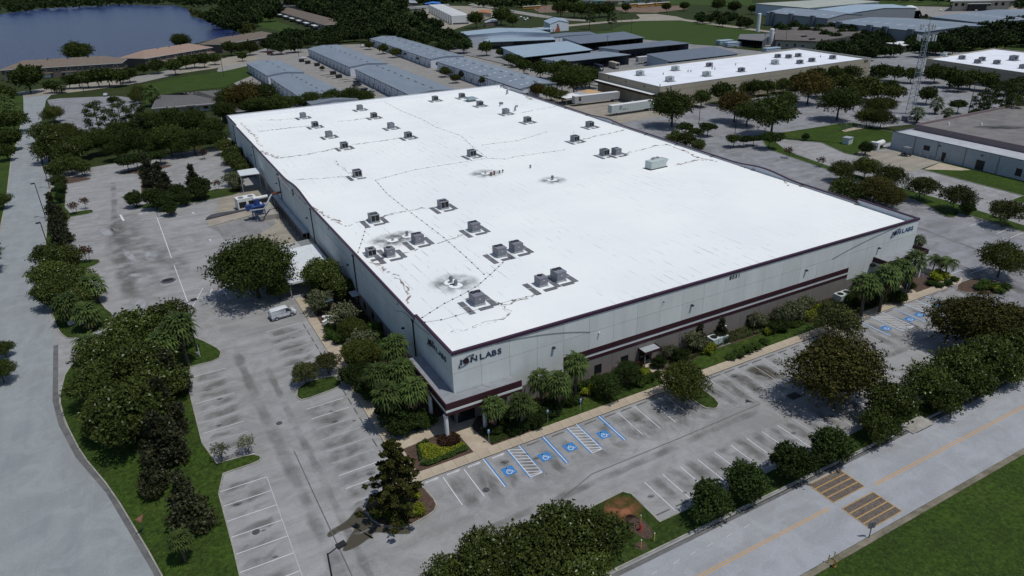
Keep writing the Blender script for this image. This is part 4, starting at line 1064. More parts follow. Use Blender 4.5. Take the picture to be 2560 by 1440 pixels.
# metal lean-to roof beside the wall, on posts
lt = thing("carport", "white ribbed metal carport roof on posts beside the left wall", "canopy", (0, 0, 0))
zc = 3.2
x0, x1, y0, y1 = -10.2, -1.0, 51.5, 68.5
o = MB().add([(x0, y0, zc - .15), (x1, y0, zc + .15), (x1, y1, zc + .15), (x0, y1, zc - .15), (x0, y0, zc - .25), (x1, y0, zc + .05), (x1, y1, zc + .05), (x0, y1, zc - .25)],
             [(0, 1, 2, 3), (7, 6, 5, 4), (0, 4, 5, 1), (1, 5, 6, 2), (2, 6, 7, 3), (3, 7, 4, 0)]).obj("roof_deck", mat("white_ribbed_metal", (0.60, 0.64, 0.66), 0.45, 0.08, 1.0), lt)
for i in range(34):
    y = y0 + 0.3 + i * 0.6
    MB().add([(x0, y - .04, zc - .145), (x0, y + .04, zc - .145), (x1, y + .04, zc + .155), (x1, y - .04, zc + .155), (x0, y, zc - .08), (x1, y, zc + .22)],
             [(0, 3, 5, 4), (1, 4, 5, 2), (0, 4, 1), (3, 2, 5)]).obj("roof_rib", MATS["white_ribbed_metal"], lt)
for x in (x0 + .2, x1 - .2):
    for y in (y0 + .2, (y0 + y1) / 2, y1 - .2): MB().box(x - .07, x + .07, y - .07, y + .07, 0.1, 3.05).obj("post", M_GALV, lt)
MB().box(x0, x1, y0 - .05, y0 - .005, zc - .5, zc - .16).obj("fascia", M_WHITE, lt)
hc = thing("tall_canopy", "tall flat white canopy on thin posts over the left loading bay", "canopy", (0, 0, 0))
MB().prism([(-6.08,131.87), (-0.91,131.87), (-1.27,125.28), (-6.32,125.83)], 4.9, 5.08).obj("roof_deck", MATS["white_ribbed_metal"], hc)
for p in ((-6.3, 130.5), (-6.2, 126), (-1.4, 126), (-1.2, 130.5)): MB().box(p[0] - .07, p[0] + .07, p[1] - .07, p[1] + .07, 0.0, 4.89).obj("post", M_GALV, hc)

# rooftop machines ---------------------------------------------------------------
M_COIL = mat("black_coil", (0.02, 0.02, 0.023), 0.6, 0.4, 14, stretch=(1, 1, 6))
M_CAB = mat("grey_cabinet", (0.195, 0.20, 0.23), 0.5, 0.1, 1.2, per_obj=0.08)
M_PAD = mat("dark_walkway_pad", (0.14, 0.145, 0.165), 0.9, 0.18, 1.5, per_obj=0.1)
M_PALE = mat("pale_cabinet", (0.46, 0.52, 0.51), 0.5, 0.08, 1.0)
M_FLASH = mat("white_flashing", (0.8, 0.82, 0.82), 0.7, 0.05, 1.0)
def build_ac(name, kind, w=1.75, l=2.05, h=1.3, fans=2):
    t = thing(name, "rooftop air conditioner", "air conditioner", (0, 0, 0), 0, "rooftop air conditioners")
    MB().box(-w / 2 - .05, w / 2 + .05, -l / 2 - .05, l / 2 + .05, 0, 0.28).obj("curb", M_GALV, t)
    cab = MB().box(-w / 2, w / 2, -l / 2, l / 2, 0.28, 0.28 + h)
    cab.box(-w / 2 - .04, w / 2 + .04, -l / 2 - .04, l / 2 + .04, 0.28 + h, 0.34 + h)
    cab.obj("cabinet", M_CAB, t)
    if kind == "coil":
        MB().box(-w / 2 + .12, w / 2 - .08, -l / 2 - .03, -l / 2 - .004, 0.42, 0.18 + h).obj("coil", M_COIL, t)
        MB().box(w / 2 + .004, w / 2 + .03, -l / 2 + .1, l / 2 - .3, 0.42, 0.18 + h).obj("coil", M_COIL, t)
        for x in (-w / 2 + .06, 0.0, w / 2 - .04): MB().box(x - .035, x + .035, -l / 2 - .05, -l / 2 - .032, 0.36, 0.26 + h).obj("guard", M_GALV, t)
        MB().tube([(-w/2-.12, -l/2-.12, .3), (-w/2-.12, -l/2-.12, .3 + h), (w/2+.1, -l/2-.12, .3 + h), (w/2+.1, -l/2-.12, .3)], 0.025, 4).obj("hail_guard", M_GALV, t)
    else:
        MB().box(-w / 2 + .1, w / 2 - .75, -l / 2 - .018, -l / 2 - .004, 0.4, 0.2 + h).obj("access_panel", M_CAB, t)
        MB().box(w / 2 - .68, w / 2 - .1, -l / 2 - .018, -l / 2 - .004, 0.4, 0.2 + h).obj("access_panel", M_CAB, t)
        MB().box(-w / 2 - .018, -w / 2 - .004, -l / 2 + .15, l / 2 - .2, 0.4, 0.2 + h).obj("access_panel", M_CAB, t)
        MB().box(-0.06, 0.08, -l / 2 - .03, -l / 2 - .019, 0.95, 1.15).obj("rating_label", M_WHITE, t)
        MB().tube([(w / 2 - .2, -l / 2 - .05, 0.45), (w / 2 - .2, -l / 2 - .25, 0.35), (w / 2 - .1, -l / 2 - .4, 0.05)], 0.035, 5).obj("drain_pipe", M_WHITE, t)
    for i in range(fans):
        x = (i - (fans - 1) / 2) * 0.82
        f = MB().cyl(x, -0.15 if kind == "coil" else 0.45, 0.34 + h, 0.40 + h, 0.42, 0.42, 14).obj("fan", M_BLACK, t)
        MB().cyl(x, -0.15 if kind == "coil" else 0.45, 0.40 + h, 0.415 + h, 0.1, 0.1, 8).obj("hub", M_CAB, f)
        MB().tube([(x + 0.38 * math.cos(a * R(30)), (-0.15 if kind == "coil" else 0.45) + 0.38 * math.sin(a * R(30)), 0.37 + h) for a in range(13)], 0.03, 4).obj("fan_ring", M_GALV, f)
    return t
AC_COIL2 = build_ac("rooftop_air_conditioner", "coil")
AC_PLAIN2 = build_ac("rooftop_air_conditioner", "plain")
AC_COIL1 = build_ac("rooftop_air_conditioner", "coil", 1.5, 1.6, 1.05, 1)
AC_PLAIN1 = build_ac("rooftop_air_conditioner", "plain", 1.5, 1.7, 1.1, 1)
PADM = MB().box(-0.5, 0.5, -0.5, 0.5, 0, 0.035).mesh("walkway_pad", M_PAD)
def pad(x, y, sx, sy):
    for (a, b2) in ([(0, 1)] if max(sx, sy) < 2.6 else [(0, 0.58), (0.62, 1)]):
        if sx > sy: px, q, qx, qy = x - sx / 2 + sx * (a + b2) / 2, y, sx * (b2 - a), sy
        else: px, q, qx, qy = x, y - sy / 2 + sy * (a + b2) / 2, sx, sy * (b2 - a)
        inst("walkway_pad", PADM, roof, (px, q, RZ + 0.022), (0, 0, 0), (qx, qy, 1))
def pads_round(x, y, w=1.9, l=2.2, left=True, right=True, front=True, back=True):
    if left: pad(x - w / 2 - 1.15, y - 0.7, 0.95, l + 2.3)
    if right: pad(x + w / 2 + 1.0, y - 0.2, 0.95, l + 1.9)
    if front: pad(x + 0.35, y - l / 2 - 1.1, w * 1.15, 0.9)
    if back: pad(x - 0.3, y + l / 2 + .75, w * 0.7, 0.75)
ACS = [  # pixel of the foot, prototype, what singles it out
 ((10.23,13.02), AC_PLAIN2, "grey twin-fan rooftop air conditioner nearest the near corner of the roof", 'lrfb'),
 ((21.69,13.56), AC_PLAIN1, "smaller single-fan grey air conditioner of the pair right of the near corner", 'lrf'),
 ((25.02,13.80), AC_PLAIN2, "larger twin-fan grey air conditioner of the pair right of the near corner", 'rfb'),
 ((21.83,27.75), AC_PLAIN2, "left grey air conditioner of the twin-fan pair in the near middle of the roof", 'lf'),
 ((25.22,27.99), AC_PLAIN2, "right grey air conditioner of the twin-fan pair in the near middle of the roof", 'lrf'),
 ((12.00,41.12), AC_PLAIN2, "grey rooftop air conditioner beside the sooty vents near the left edge", 'lrf'),
 ((23.47,41.18), AC_PLAIN2, "lone grey twin-fan air conditioner between the sooty vents and the middle pair", 'lrf'),
 ((2.62,39.62), AC_COIL1, "dark-coiled single-fan air conditioner right at the left roof edge", 'rfb'),
 ((5.44,37.84), AC_PLAIN1, "small single-fan grey air conditioner second in from the left roof edge", 'lrf'),
 ((8.88,56.63), AC_COIL2, "dark-coiled air conditioner by the rusty seam at the left roof edge", 'lrfb'),
 ((23.92,56.85), AC_COIL2, "dark-coiled air conditioner at the right end of the long dirty seam", 'lrf'),
 ((15.99,90.13), AC_COIL2, "dark-coiled air conditioner alone at mid-left of the roof", 'lf'),
 ((47.50,92.00), AC_COIL2, "dark-coiled air conditioner alone in the middle of the roof", 'lrf'),
 ((21.64,120.15), AC_COIL2, "dark-coiled air conditioner nearest in the far left column of machines", 'lrf'),
 ((21.87,136.51), AC_PLAIN2, "plain grey air conditioner second nearest in the far left column", 'lrf'),
 ((21.98,153.19), AC_COIL2, "dark-coiled air conditioner third in the far left column", 'lrf'),
 ((22.35,170.37), AC_PLAIN2, "plain grey air conditioner farthest in the far left column", 'lrf'),
 ((41.25,121.76), AC_COIL2, "dark-coiled air conditioner nearest in the second column from the left", 'lrf'),
 ((41.55,137.25), AC_PLAIN2, "plain grey air conditioner second in the second column from the left", 'lrf'),
 ((42.33,156.02), AC_COIL2, "dark-coiled air conditioner third in the second column from the left", 'lrf'),
 ((42.78,172.54), AC_PLAIN2, "plain grey air conditioner farthest in the second column from the left", 'lrf'),
 ((71.64,173.06), AC_COIL2, "dark-coiled air conditioner left of the blue vent hood at the far edge", 'lrf'),
 ((82.24,172.33), AC_COIL2, "dark-coiled air conditioner just behind the blue vent hood", 'lr'),
 ((80.63,153.91), AC_COIL2, "dark-coiled air conditioner just right of the blue vent hood", 'lrf'),
 ((81.38,135.96), AC_PLAIN2, "plain grey air conditioner beside the bent exhaust duct at the far right", 'lrf'),
 ((80.62,120.23), AC_COIL2, "dark-coiled air conditioner in front of the bent exhaust duct", 'lrf'),
 ((92.61,103.23), AC_COIL2, "dark-coiled air conditioner closest to the far right parapet", 'lrf'),
 ((78.75,90.37), AC_COIL2, "dark-coiled air conditioner with an antenna, behind the side-by-side pair", 'lrf'),
 ((76.55,73.23), AC_COIL2, "left dark-coiled air conditioner of the side-by-side pair at the right", 'lf'),
 ((79.57,72.16), AC_PLAIN2, "right plain grey air conditioner of the side-by-side pair at the right", 'lrf'),
]
for (p, proto, lab, pd) in ACS:
    placed(proto, (p[0], p[1] + 0.4, RZ + 0.03), 0, lab, "rooftop air conditioners")
    pads_round(p[0], p[1] + 0.4, left='l' in pd, right='r' in pd, front='f' in pd, back='b' in pd)
# big pale air handler
t = thing("air_handler", "large pale green box-shaped air handler with two fans on the white roof", "air handler", (*(79.96,57.07), RZ + 0.01), R(4))
MB().box(-2.7, 2.7, -1.15, 1.15, 0, 0.2).obj("curb", M_DARK, t)
MB().box(-2.6, 2.3, -1.1, 1.1, 0.2, 2.0).obj("cabinet", M_PALE, t)
MB().add([(2.31, -1.0, 1.0), (3.0, -1.0, 1.7), (3.0, 1.0, 1.7), (2.31, 1.0, 1.0), (2.31, -1.0, 2.05), (3.0, -1.0, 1.9), (3.0, 1.0, 1.9), (2.31, 1.0, 2.05)],
         [(0, 1, 5, 4), (1, 2, 6, 5), (2, 3, 7, 6), (4, 5, 6, 7), (0, 3, 2, 1)]).obj("rain_hood", M_PALE, t)
for x in (-2.0, -1.1, -0.2, 0.7, 1.6): MB().box(x - .4, x + .4, -1.13, -1.102, 0.35, 1.85).obj("access_panel", M_PALE, t)
MB().box(-0.9, 1.4, 0.1, 1.1, 2.001, 2.3).obj("fan_deck", M_PALE, t)
for x in (-0.35, 0.85): MB().cyl(x, 0.6, 2.301, 2.36, 0.42, n=14).obj("fan", M_BLACK, t)
# blue-grey vent hood
t = thing("vent_hood", "low blue-grey flared vent hood near the far roof edge", "vent", (*(82.40,165.07), RZ))
MB().box(-1.2, 1.2, -1.2, 1.2, 0, 0.7).obj("curb", M_GALV, t)
MB().add([(-2.2, -2.2, .8), (2.2, -2.2, .8), (2.2, 2.2, .8), (-2.2, 2.2, .8), (-1.3, -1.3, 1.35), (1.3, -1.3, 1.35), (1.3, 1.3, 1.35), (-1.3, 1.3, 1.35)],
         [(4, 5, 6, 7), (0, 1, 5, 4), (1, 2, 6, 5), (2, 3, 7, 6), (3, 0, 4, 7), (3, 2, 1, 0)]).obj("hood", mat("blue_grey_metal", (0.22, 0.29, 0.32), 0.5, 0.1), t)
def roof_vent(p, label, s=1.0, patch=True, cap=True):
    t = thing("roof_vent", label, "vent", (p[0], p[1], RZ + 0.03))
    if patch:
        MB().sheet([(s * (1.0 + 0.25 * rnd.random()) * math.cos(a * R(40)), s * (0.9 + 0.3 * rnd.random()) * math.sin(a * R(40))) for a in range(9)], 0.012).obj("flashing", M_FLASH, t)
    MB().cyl(0, 0, 0, 0.55 * s, 0.3 * s, 0.2 * s, 10).obj("stack", M_GALV, t)
    if cap: MB().cyl(0, 0, 0.56 * s, 0.95 * s, 0.36 * s, 0.24 * s, 10).obj("cap", M_GREY, t)
roof_vent((9.96,22.26), "left galvanised roof vent of two in the sooty ring near the near corner", 1.1)
roof_vent((10.11,20.75), "right galvanised roof vent of two in the sooty ring near the near corner", 1.0)
roof_vent((8.43,45.04), "white-patched roof vent in the soot left of the grey unit", 0.95, cap=False)
roof_vent((11.53,45.76), "galvanised roof vent in the soot just behind the grey unit", 1.0)
roof_vent((53.54,61.98), "galvanised roof vent in the middle of a round soot ring", 1.1)
roof_vent((54.48,73.75), "small lone cone vent on clean white roofing", 0.8, False)
roof_vent((43.00,75.44), "low white-patched vent at the left of the red pipe cluster", 0.9, cap=False)
for i, (p, l) in enumerate((((43.18,72.85), "left"), ((44.30,73.34), "right"))):
    t = thing("vent_pipe", "short rusty red vent pipe, %s one beside the soot patch mid roof" % l, "vent pipe", (p[0], p[1], RZ))
    MB().cyl(0, 0, 0, 0.7, 0.16, 0.16, 8).obj("pipe", M_RUST, t); MB().cyl(0, 0, 0.71, 0.95, 0.3, 0.2, 8).obj("cap", M_RUST, t)
for (p, l) in (((45.98,73.87), "left"), ((46.96,74.06), "right")):
    t = thing("vent_pipe", "little grey vent pipe, %s of two beyond the red pipes" % l, "vent pipe", (p[0], p[1], RZ))
    MB().cyl(0, 0, 0, 0.5, 0.14, 0.14, 8).obj("pipe", M_GREY, t); MB().cyl(0, 0, 0.51, 0.7, 0.26, 0.18, 8).obj("cap", M_DARK, t)
def gooseneck(p, label, s=1.0):
    t = thing("exhaust_duct", label, "duct", (p[0], p[1], RZ))
    MB().box(-.5 * s, .5 * s, -.5 * s, .5 * s, 0, 0.25).obj("curb", M_FLASH, t)
    MB().tube([(0, 0, 0.2), (0, 0, 1.3 * s), (0.15 * s, 0, 1.65 * s), (0.55 * s, 0, 1.75 * s), (0.95 * s, 0, 1.6 * s)], 0.38 * s, 8).obj("duct", M_GALV, t)
gooseneck((86.09,138.40), "bent galvanised exhaust duct beside a grey unit, far right of the roof")
gooseneck((99.54,168.95), "bent galvanised exhaust duct close to the far roof corner", 1.1)
for (p, l) in (((104.92,183.27), "small square vent nearest the far roof corner"), ((86.62,149.51), "small square vent just left of the bent exhaust duct")):
    t = thing("roof_vent", l, "vent", (p[0], p[1], RZ)); MB().box(-.5, .5, -.5, .5, 0, 0.7).obj("curb", M_FLASH, t); MB().box(-.55, .55, -.55, .55, 0.71, 1.3).obj("hood", M_GREY, t)
t = thing("antenna", "thin antenna mast behind a dark-coiled roof unit", "antenna", (*(79.87,93.09), RZ)); MB().cyl(0, 0, 0, 2.4, 0.05, 0.03, 5).obj("mast", M_GALV, t)
MB().box((97.37,185.43)[0] - 2.2, (97.37,185.43)[0] + 2.2, (97.37,185.43)[1] - .1, (97.37,185.43)[1] + .1, RZ, RZ + .18).obj("roof_batten", M_GREY, roof)
for i, p in enumerate([(102.23,132.26), (103.99,118.36), (101.69,102.62), (100.14,85.78), (99.46,71.65), (99.41,57.22), (98.19,42.69), (97.12,27.84), (95.52,13.33)]):
    MB().box(xR(p[1]) - .75, xR(p[1]) - .26, p[1] - .35, p[1] + .35, RZ, RZ + .32).obj("roof_drain", M_GREY, roof)

# ================================================================ vegetation
rng = np.random.default_rng(11)
M_BARK = mat("grey_brown_bark", (0.085, 0.068, 0.052), 0.95, 0.35, 4.0)
M_PALMBARK = mat("palm_bark", (0.10, 0.085, 0.07), 0.95, 0.35, 5.0, stretch=(1, 1, 3))
L_OAK = leaf_mat("oak_leaves", (0.012, 0.020, 0.005), (0.058, 0.080, 0.017))
L_DARK = leaf_mat("dark_leaves", (0.009, 0.017, 0.005), (0.042, 0.066, 0.015))
L_MAG = leaf_mat("magnolia_leaves", (0.011, 0.017, 0.007), (0.046, 0.046, 0.018), 0.45, spec=0.2)
L_CRAPE = leaf_mat("crape_leaves", (0.015, 0.026, 0.006), (0.082, 0.104, 0.022), flower=(0.25, 0.29, 0.18), fl_amt=0.03)
L_OLIVE = leaf_mat("olive_brown_leaves", (0.017, 0.019, 0.006), (0.084, 0.078, 0.019))
L_ELM = leaf_mat("elm_leaves", (0.017, 0.026, 0.006), (0.078, 0.09, 0.019))
L_RUST = leaf_mat("rusty_leaves", (0.028, 0.024, 0.007), (0.092, 0.072, 0.018))
L_LIME = leaf_mat("lime_leaves", (0.10, 0.13, 0.012), (0.26, 0.29, 0.03))
L_SHRUB = leaf_mat("shrub_leaves", (0.016, 0.033, 0.008), (0.062, 0.10, 0.02))
L_RED = leaf_mat("red_brown_leaves", (0.025, 0.013, 0.009), (0.085, 0.045, 0.025))
L_PALM = leaf_mat("palm_fronds", (0.014, 0.026, 0.007), (0.075, 0.11, 0.026), 0.6, spec=0.1)
L_PALMD = leaf_mat("dead_fronds", (0.09, 0.07, 0.04), (0.16, 0.12, 0.07))
L_PINE = leaf_mat("pine_needles", (0.016, 0.030, 0.010), (0.072, 0.10, 0.028))
L_SAGE = leaf_mat("sage_leaves", (0.045, 0.055, 0.028), (0.15, 0.16, 0.085))
L_FAR = leaf_mat("far_leaves", (0.009, 0.019, 0.007), (0.036, 0.055, 0.015))

def leaf_mesh(name, P, Nrm, size, material, aspect=0.6, rand=0.9):
    """one bent quad for each leaf cluster at points P facing roughly Nrm"""
    n = len(P)
    d = Nrm + rng.normal(0, rand, (n, 3)); d /= np.linalg.norm(d, axis=1)[:, None]
    a = np.cross(d, rng.normal(0, 1, (n, 3))); a /= np.linalg.norm(a, axis=1)[:, None] + 1e-9
    b = np.cross(d, a)
    s = size * (0.55 + 0.9 * rng.random(n))[:, None]
    a *= s; b *= s * aspect
    V = np.empty((n, 4, 3)); 
    V[:, 0] = P - a; V[:, 1] = P + b * 0.9 + d * s * 0.15; V[:, 2] = P + a; V[:, 3] = P - b * 0.9 + d * s * 0.15
    me = bpy.data.meshes.new(name)
    me.vertices.add(4 * n); me.vertices.foreach_set("co", V.reshape(-1).astype(np.float32))
    me.loops.add(4 * n); me.loops.foreach_set("vertex_index", np.arange(4 * n, dtype=np.int32))
    me.polygons.add(n); me.polygons.foreach_set("loop_start", np.arange(0, 4 * n, 4, dtype=np.int32))
    at = me.attributes.new("leaf", 'FLOAT', 'FACE'); at.data.foreach_set("value", rng.random(n).astype(np.float32))
    me.materials.append(material); me.update(calc_edges=True)
    return me

def crown_points(lobes, n, shell=0.45, gap=0.0):
    """points spread in a set of ellipsoid lobes, thickest near their skins, thinned in lumps"""
    L = np.array(lobes, float)
    w = (L[:, 3] * L[:, 4] * L[:, 5]) ** (2 / 3); w /= w.sum()
    k = rng.choice(len(L), size=int(n * 1.35), p=w)
    d = rng.normal(0, 1, (len(k), 3)); d /= np.linalg.norm(d, axis=1)[:, None]
    r = 1 - shell * rng.random(len(k)) ** 1.6
    r += rng.normal(0, 0.09, len(k))
    P = L[k, :3] + d * L[k, 3:6] * r[:, None]
    m = len(k) // 7                                # stray sprays reaching out of the crown
    tw = rng.integers(0, len(k), max(4, m // 9)); pick = rng.integers(0, len(tw), m)
    ext = 1 + 0.42 * rng.random(m)
    P[:m] = L[k[tw[pick]], :3] + d[tw[pick]] * L[k[tw[pick]], 3:6] * ext[:, None] + rng.normal(0, 0.05, (m, 3)) * L[k[tw[pick]], 3:6]
    k = k.copy(); k[:m] = -1
    C = L[:, :3]
    keep = np.ones(len(P), bool)
    for i in range(len(L)):                        # drop what lies deep inside another lobe
        q = (P - L[i, :3]) / L[i, 3:6]
        keep &= ~((np.linalg.norm(q, axis=1) < 0.5) & (k != i) & (k >= 0))
    if gap > 0:
        f = np.sin(P[:, 0] * 1.9 + 1.3) * np.sin(P[:, 1] * 2.1 + .4) * np.sin(P[:, 2] * 2.3 + 2.2)
        keep &= (f < (0.55 - gap)) | (rng.random(len(P)) < 0.35)
    P, d = P[keep][:n], d[keep][:n]
    return P, d

def dome_lobes(r, h, z0, n, flat=0.75, jitter=0.25, core=0.62):
    """rounded crown of radius r from height z0 to h, built from n lobes round a core"""
    zc = (h + z0) / 2; rz = (h - z0) / 2
    out = [(0, 0, zc, r * core, r * core, rz * 0.85)]
    for i in range(n):
        a = 2.399963 * i + rng.random() * 0.5; t = (i + 0.5) / n
        el = math.asin(1 - 1.55 * t) ; 
        rr = r * (0.62 + jitter * (rng.random() - .5))
        s = r * (0.26 + 0.30 * rng.random() ** 1.4)
        out.append((rr * math.cos(el) * math.cos(a), rr * math.cos(el) * math.sin(a), zc + rz * 0.62 * math.sin(el), s, s, s * flat))
    return out
def cone_lobes(r, h, z0, n):
    out = []
    for i in range(n):
        t = i / (n - 1); z = z0 + (h - z0) * (0.06 + 0.88 * t); q = r * (1 - t) ** 0.75
        a = 2.4 * i + rng.random()
        s = max(0.28 * r, q * 0.62)
        out.append((q * 0.42 * math.cos(a), q * 0.42 * math.sin(a), z, s, s, s * 0.75))
    return out
def trunk_mesh(name, h, r, limbs, spread, lean=0.0, multi=1, bark=None):
    b = MB()
    for k in range(multi):
        a0 = 2 * math.pi * k / multi + rng.random()
        bx, by = (0.22 * math.cos(a0), 0.22 * math.sin(a0)) if multi > 1 else (0, 0)
        tx, ty = (spread * 0.35 * math.cos(a0), spread * 0.35 * math.sin(a0)) if multi > 1 else (lean, lean * 0.3)
        top = (bx + tx, by + ty, h * 0.62)
        b.tube([(bx, by, -0.1), (bx + tx * 0.3, by + ty * 0.3, h * 0.25), top], r / math.sqrt(multi), 7, r1=r * 0.6 / math.sqrt(multi))
        for i in range(limbs):
            a = 2 * math.pi * i / limbs + rng.random() * 0.8; e = spread * (0.55 + 0.4 * rng.random())
            b.tube([top, (top[0] + e * 0.45 * math.cos(a), top[1] + e * 0.45 * math.sin(a), h * (0.72 + 0.1 * rng.random())),
                    (top[0] + e * math.cos(a), top[1] + e * math.sin(a), h * (0.84 + 0.2 * rng.random()))], r * 0.42 / math.sqrt(multi), 5, r1=r * 0.12)
    return b.mesh(name, bark or M_BARK)

PROTO = {}
def proto(kind, R0, crown, trunk, name, cat, shift=0.0):
    """native crown radius R0, crown centre height as shift*R0 for reference"""
    PROTO.setdefault(kind, []).append((R0, crown, trunk, name, cat))
def std_tree(kind, name, R0, h, z0, nl, nleaf, size, material, limbs=5, tr=0.22, variants=2, cone=False, gap=0.0, multi=1, rand=0.9, cat="tree", shell=0.45, jitter=0.3, flat=0.75):
    for v in range(variants):
        lob = cone_lobes(R0, h, z0, nl) if cone else dome_lobes(R0, h, z0, nl, flat, jitter)
        P, d = crown_points(lob, int(nleaf * 1.8), shell, gap)
        cr = leaf_mesh("crown", P, d, size * 0.74, material, rand=rand)
        tk = trunk_mesh("trunk", (h * 0.95 if cone else (z0 + (h - z0) * 0.62)), tr, 0 if cone else limbs, R0 * 0.7, multi=multi)
        proto(kind, R0, cr, tk, name, cat)
std_tree("oak", "oak_tree", 5.0, 8.2, 2.2, 15, 7000, 0.26, L_OAK, 6, 0.30, 3)
std_tree("bigoak", "oak_tree", 7.0, 10.5, 1.6, 22, 14000, 0.28, L_OAK, 7, 0.38, 1, gap=0.1)
std_tree("dark", "shade_tree", 4.2, 7.2, 1.8, 14, 6000, 0.24, L_DARK, 6, 0.24, 3)
std_tree("olive", "elm_tree", 6.0, 9.0, 1.6, 20, 12500, 0.25, L_OLIVE, 7, 0.28, 2, gap=0.12, rand=0.7)
std_tree("elm", "elm_tree", 4.2, 6.6, 1.4, 16, 7500, 0.20, L_ELM, 7, 0.2, 2, gap=0.12)
std_tree("crape", "crape_myrtle", 3.2, 5.6, 0.6, 15, 6000, 0.20, L_CRAPE, 4, 0.16, 3, multi=3, jitter=0.4)
std_tree("crapesm", "crape_myrtle", 2.2, 3.9, 0.7, 12, 2800, 0.17, L_CRAPE, 4, 0.12, 2, multi=3, gap=0.1)
std_tree("mag", "magnolia_tree", 2.6, 7.2, 0.5, 11, 4200, 0.24, L_MAG, 0, 0.16, 3, cone=True)
std_tree("round", "ligustrum_tree", 2.4, 4.4, 0.5, 13, 4500, 0.18, L_DARK, 5, 0.14, 3, multi=2)
std_tree("flat", "spreading_tree", 2.4, 3.4, 1.6, 11, 2600, 0.2, L_DARK, 6, 0.12, 2, flat=0.5)
std_tree("vase", "crape_myrtle", 3.2, 5.0, 1.5, 13, 4200, 0.19, leaf_mat("summer_crape_leaves", (0.022, 0.028, 0.010), (0.078, 0.084, 0.026)), 5, 0.14, 2, gap=0.15, multi=3, flat=0.6)
std_tree("sparse", "sparse_tree", 1.6, 3.2, 1.2, 9, 380, 0.17, L_SAGE, 5, 0.07, 3, multi=3, shell=0.8)
std_tree("redspr", "sparse_tree", 1.3, 2.8, 1.0, 8, 320, 0.15, L_RED, 5, 0.06, 2, multi=2, shell=0.8)
std_tree("rusty", "rusty_oak", 5.0, 7.6, 2.2, 14, 6500, 0.25, L_RUST, 6, 0.26, 1, gap=0.1)
std_tree("mid", "shade_tree", 4.6, 7.4, 1.6, 12, 2300, 0.42, L_OAK, 5, 0.24, 3)
std_tree("midolive", "shade_tree", 4.2, 6.4, 1.6, 12, 2300, 0.38, L_ELM, 5, 0.2, 2)
std_tree("far", "woodland_tree", 6.0, 9.5, 1.0, 12, 1100, 0.85, L_FAR, 3, 0.3, 4)
std_tree("bush", "shrub", 1.1, 1.7, 0.05, 9, 1300, 0.14, L_SHRUB, 3, 0.05, 3, cat="shrub")
std_tree("darkbush", "shrub", 1.7, 2.6, 0.1, 10, 2600, 0.15, L_DARK, 3, 0.07, 2, cat="shrub")
std_tree("lime", "golden_shrub", 0.9, 1.3, 0.05, 8, 900, 0.13, L_LIME, 3, 0.04, 2, cat="shrub")
std_tree("sage", "sage_shrub", 1.6, 2.7, 0.2, 10, 1500, 0.15, L_SAGE, 4, 0.05, 2, cat="shrub", gap=0.1)
std_tree("redbush", "red_shrub", 0.6, 1.0, 0.05, 6, 500, 0.11, L_RED, 3, 0.03, 1, cat="shrub")

def pine_proto():
    for v in range(2):
        Ps, Ds = [], []
        h = 11.0
        for i in range(15):
            z = 4.2 + (h - 4.2) * i / 14.0; a = 2.4 * i + rng.random(); q = 2.6 * (1 - ((i - 4) / 12.0) ** 2 * 0.75)
            s = 0.95 + 0.35 * rng.random()
            P, d = crown_points([(q * math.cos(a), q * math.sin(a), z, s, s, s * 0.6)], 260, 0.7)
            Ps.append(P); Ds.append(d)
        cr = leaf_mesh("crown", np.vstack(Ps), np.vstack(Ds), 0.24, L_PINE, 0.35)
        b = MB().tube([(0, 0, -.1), (0.15, 0, h * .4), (0.05, 0.1, h * 0.95)], 0.24, 7, r1=0.07)
        for i in range(11):
            z = 4.2 + (h - 4.2) * i / 14.0; a = 2.4 * i
            b.tube([(0.1, 0, z - .4), (2.0 * math.cos(a), 2.0 * math.sin(a), z)], 0.06, 4, r1=0.02)
        proto("pine", 3.4, cr, b.mesh("trunk", M_BARK), "pine_tree", "tree")
pine_proto()

def layered_conifer():
    """irregular cone of drooping branch plumes with gaps between them"""
    Ps, Ds, b, h, mt = [], [], MB().tube([(0, 0, -.1), (.1, 0, 4), (0, .05, 8.6)], .2, 7, r1=.05), 8.8, leaf_mat("cypress_leaves", (0.018, 0.023, 0.006), (0.085, 0.086, 0.020))
    for i in range(46):
        t = (i + rng.random()) / 46; z = 0.9 + t * 7.6; q = 3.5 * (1 - t) ** .7 * (.55 + .6 * rng.random()) + .25; a = 2.399963 * i + rng.random()
        b.tube([(0, 0, z), (q * .9 * math.cos(a), q * .9 * math.sin(a), z + .25)], .05, 4, r1=.015)
        for k in range(1, 4):
            f, s = (k + .3) / 3.3, (.28 + .4 * (1 - t)) * (1.15 - .22 * k)
            P, dd = crown_points([(q * f * math.cos(a), q * f * math.sin(a), z + .3 - .1 * f, s, s, s * .55)], 130, .8); Ps.append(P); Ds.append(dd)
    proto("cyp", 3.4, leaf_mesh("crown", np.vstack(Ps), np.vstack(Ds), .13, mt), b.mesh("trunk", M_BARK), "cypress_tree", "tree")
layered_conifer()
